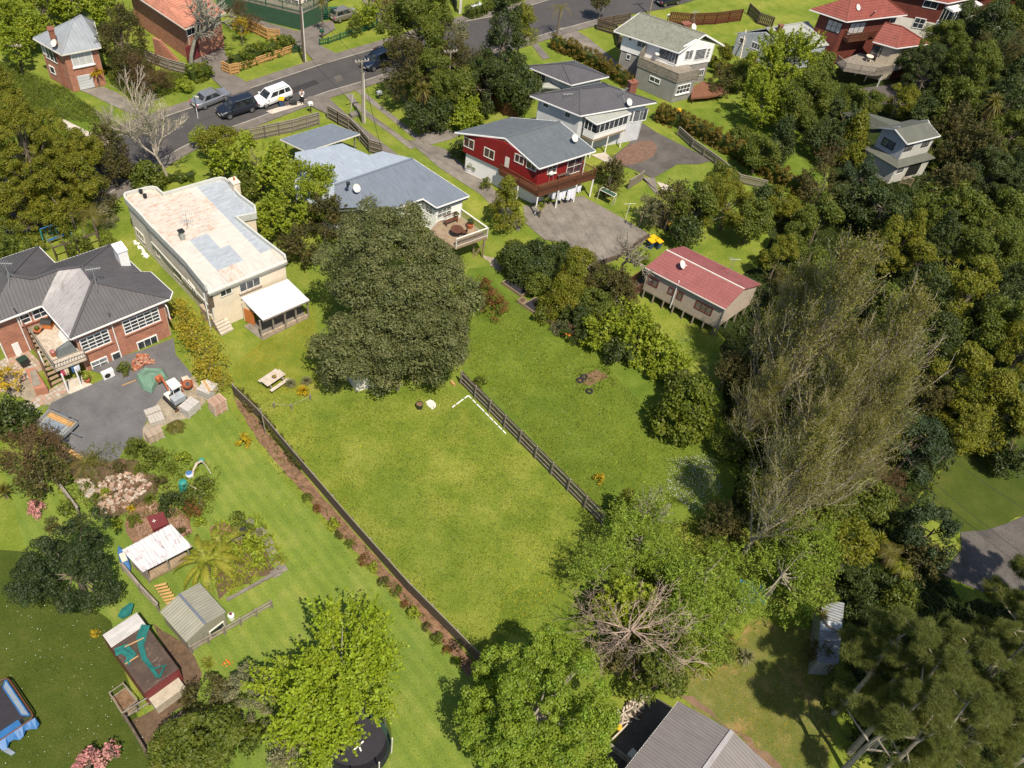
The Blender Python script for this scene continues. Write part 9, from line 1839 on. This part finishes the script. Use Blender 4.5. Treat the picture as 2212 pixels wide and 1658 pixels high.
# compost bin, arch, stool and garden odds
t=thing('compost_bin','tall teal plastic compost bin in the flower garden','compost bin',tuple(G(*T(2,0,1575,960))));MB().lathe([(.38,0),(.33,.6),(.27,.82),(.24,.9),(.05,.94)],16).build('bin',MAT['teal'],t);MB().lathe([(.28,0),(.28,.05),(.1,.12),(.02,.13)],16,(0,0,.86)).build('lid',MAT['teal'],t)
t=thing('round_tub','blue and white rounded tub under the driftwood arch','tub',tuple(G(*T(2,0,1620,850))));MB().lathe([(.22,0),(.28,.25),(.22,.42),(.05,.5)],14).build('tub',MAT['cloth_white'],t);MB().lathe([(.24,.40),(.12,.50),(.02,.52)],14).build('lid',MAT['cloth_blue'],t)
o=G(*T(2,0,1640,840));t=thing('driftwood_arch','curved driftwood limb arching over the flower garden','driftwood',tuple(o));MB().tube([G(*T(2,0,x,y),z_)-o for x,y,z_ in((1645,860,0),(1650,800,.5),(1680,740,.8),(1720,720,.6),(1745,745,.2))],[.05,.08,.1,.09,.05],7).build('limb',MAT['bleached'],t)
t=thing('dark_planter','black pot with teal rim at the top of the driftwood arch','planter',tuple(G(*T(2,0,1725,735))));MB().lathe([(.14,0),(.2,.3),(.17,.3)],10).build('pot',MAT['bin_black'],t);MB().lathe([(.2,.28),(.21,.34),(.16,.34)],10).build('rim',MAT['teal'],t)
for k,pts in enumerate((((1745,740),(1800,830)),((1590,925),(1690,965)),((1610,1005),(1690,985)))):p,q=G(*T(2,0,*pts[0]),.3),G(*T(2,0,*pts[1]),.3);t=thing('garden_stick',['pale bamboo stick on the right of the flower garden','bent pale stick beside the compost bin','short pale stick low in the flower garden'][k],'stick',tuple(p),0,'sticks in the flower garden');MB().tube([(0,0,0),tuple((q-p)/2+V(0,0,.12)),tuple(q-p)],.03,5).build('stick',MAT['bleached'],t)
t=thing('garden_stool','small grey folding stool beside the rose bush','stool',tuple(G(*T(2,0,1700,1110))),.5);MB().box((-.25,-.2,.38),(.25,.2,.42)).build('seat',MAT['dull_metal'],t);[MB().bar((x,y,.38),(x*1.2,-y,0),.03).build('leg',MAT['steel'],t)for x in(-.2,.2)for y in(-.18,.18)];MB().bar((-.25,.2,.4),(-.2,.35,.85),.03).bar((.25,.2,.4),(.2,.35,.85),.03).bar((-.2,.35,.85),(.2,.35,.85),.03).build('backrest',MAT['steel'],t)
t=thing('black_crate','black plastic crate at the corner of the vegetable bed','crate',tuple(G(*T(2,0,2100,1340))),.7);MB().box((-.3,-.3,0),(.3,.3,.4)).build('body',MAT['bin_black'],t);MB().box((-.33,-.33,.4),(.33,.33,.45)).build('lid',MAT['bin_black'],t)
o=G(*T(2,0,1840,1460));t=thing('bed_edging','long pale timber edging along the back of the vegetable bed','garden edging',tuple(o));b=G(*T(2,0,2160,1350))-o;MB().bar((0,0,.1),(b[0],b[1],.1),.08,.2).build('board',MAT['concrete'],t)
# boat-like blue thing beside shelter, white box on fence rail
t=thing('kayak','blue and cream kayak stored beside the rusty shelter','kayak',tuple(G(*T(2,0,1060,1560),.3)),-.85);MB().lathe([(.02,-1.2),(.22,-.7),(.3,0),(.22,.7),(.02,1.2)],12).build('hull',MAT['cloth_blue'],t,rot=(0,math.pi/2,0));MB().box((-.35,-.18,.2),(.35,.18,.32)).build('cockpit_rim',MAT['cream'],t)
t=thing('white_container','white and maroon plastic drum by the green shed corner','container',tuple(G(*T(3,0,1950,400))),.3);MB().lathe([(.2,0),(.22,.5),(.1,.6)],12).build('drum',MAT['white_paint'],t);MB().lathe([(.1,.6),(.1,.68)],10).build('cap',MAT['maroon'],t)
t=thing('clothesline','metal clothes line frame with posts behind the red cottage corner','clothesline',tuple(G(*T(1,2,935,310))));MB().tube([(0,0,0),(.1,.2,1.9)],.03,6).build('post',MAT['offwhite'],t);MB().tube([(-.5,0,1.8),(.7,.3,1.9)],.02,5).build('arm',MAT['offwhite'],t)
t=thing('blue_tarpaulin','crumpled bright blue tarpaulin under the feathery tree','tarpaulin',tuple(G(*T(3,2,1980,200),.1)));rg=np.random.default_rng(8);mb=MB();gr=[[V(-.9+i*.3+rg.normal()*.05,-.8+j*.28+rg.normal()*.05,.45*rg.random())for j in range(7)]for i in range(7)]
for i in range(6):
    for j in range(6):mb.poly([gr[i][j],gr[i+1][j],gr[i+1][j+1],gr[i][j+1]])
mb.build('sheet',MAT['blue_tarp'],t)
pot(T(3,2,1885,330),0,'pale bowl shaped pot between spiky plants near the blue tarpaulin','leaf_olive','cream',.35,.3,.3);t=thing('garden_statue','small white garden ornament beside the feathery tree','ornament',tuple(G(*T(3,2,1825,280))));MB().lathe([(.16,0),(.12,.25),(.17,.45),(.1,.6),(.13,.72),(.03,.85)],10).build('ornament',MAT['offwhite'],t)
t=thing('yellow_bucket','bright yellow bucket on the timber pile beside the brown roof','bucket',tuple(G(*T(3,2,862,1330),.2)));MB().lathe([(.14,0),(.19,.3),(.16,.3)],12).build('bucket',MAT['yellow_lid'],t);MB().tube([(-.18,0,.3),(0,0,.42),(.18,0,.3)],.012,4).build('handle',MAT['steel'],t)
fence('low_trellis','low wooden lattice panel beside the dark yard of the brown roofed house',[T(3,2,775,1490),T(3,2,940,1620)],.7,'grey_wood',.16,w=.06)
t=thing('white_box','small white box in the shade of the brown roofed house','box',tuple(G(*T(3,2,975,1560))));MB().box((-.25,-.25,0),(.25,.25,.4),.9,(0,0)).build('box',MAT['white_paint'],t);MB().box((-.27,-.27,.4),(.27,.27,.44),.9,(0,0)).build('lid',MAT['offwhite'],t)
# long timber rails by the brown house
for k,(p,q)in enumerate((((850,1240),(1110,1060)),((810,1420),(940,1290)))):a,b=G(*T(3,2,*p),.3),G(*T(3,2,*q),.3);t=thing('long_rail',['long grey pole on top of the timber offcuts','short grey pole below the yellow bucket'][k],'timber',tuple(a));MB().bar((0,0,0),tuple(b-a),.1).build('pole',MAT['bleached'],t)
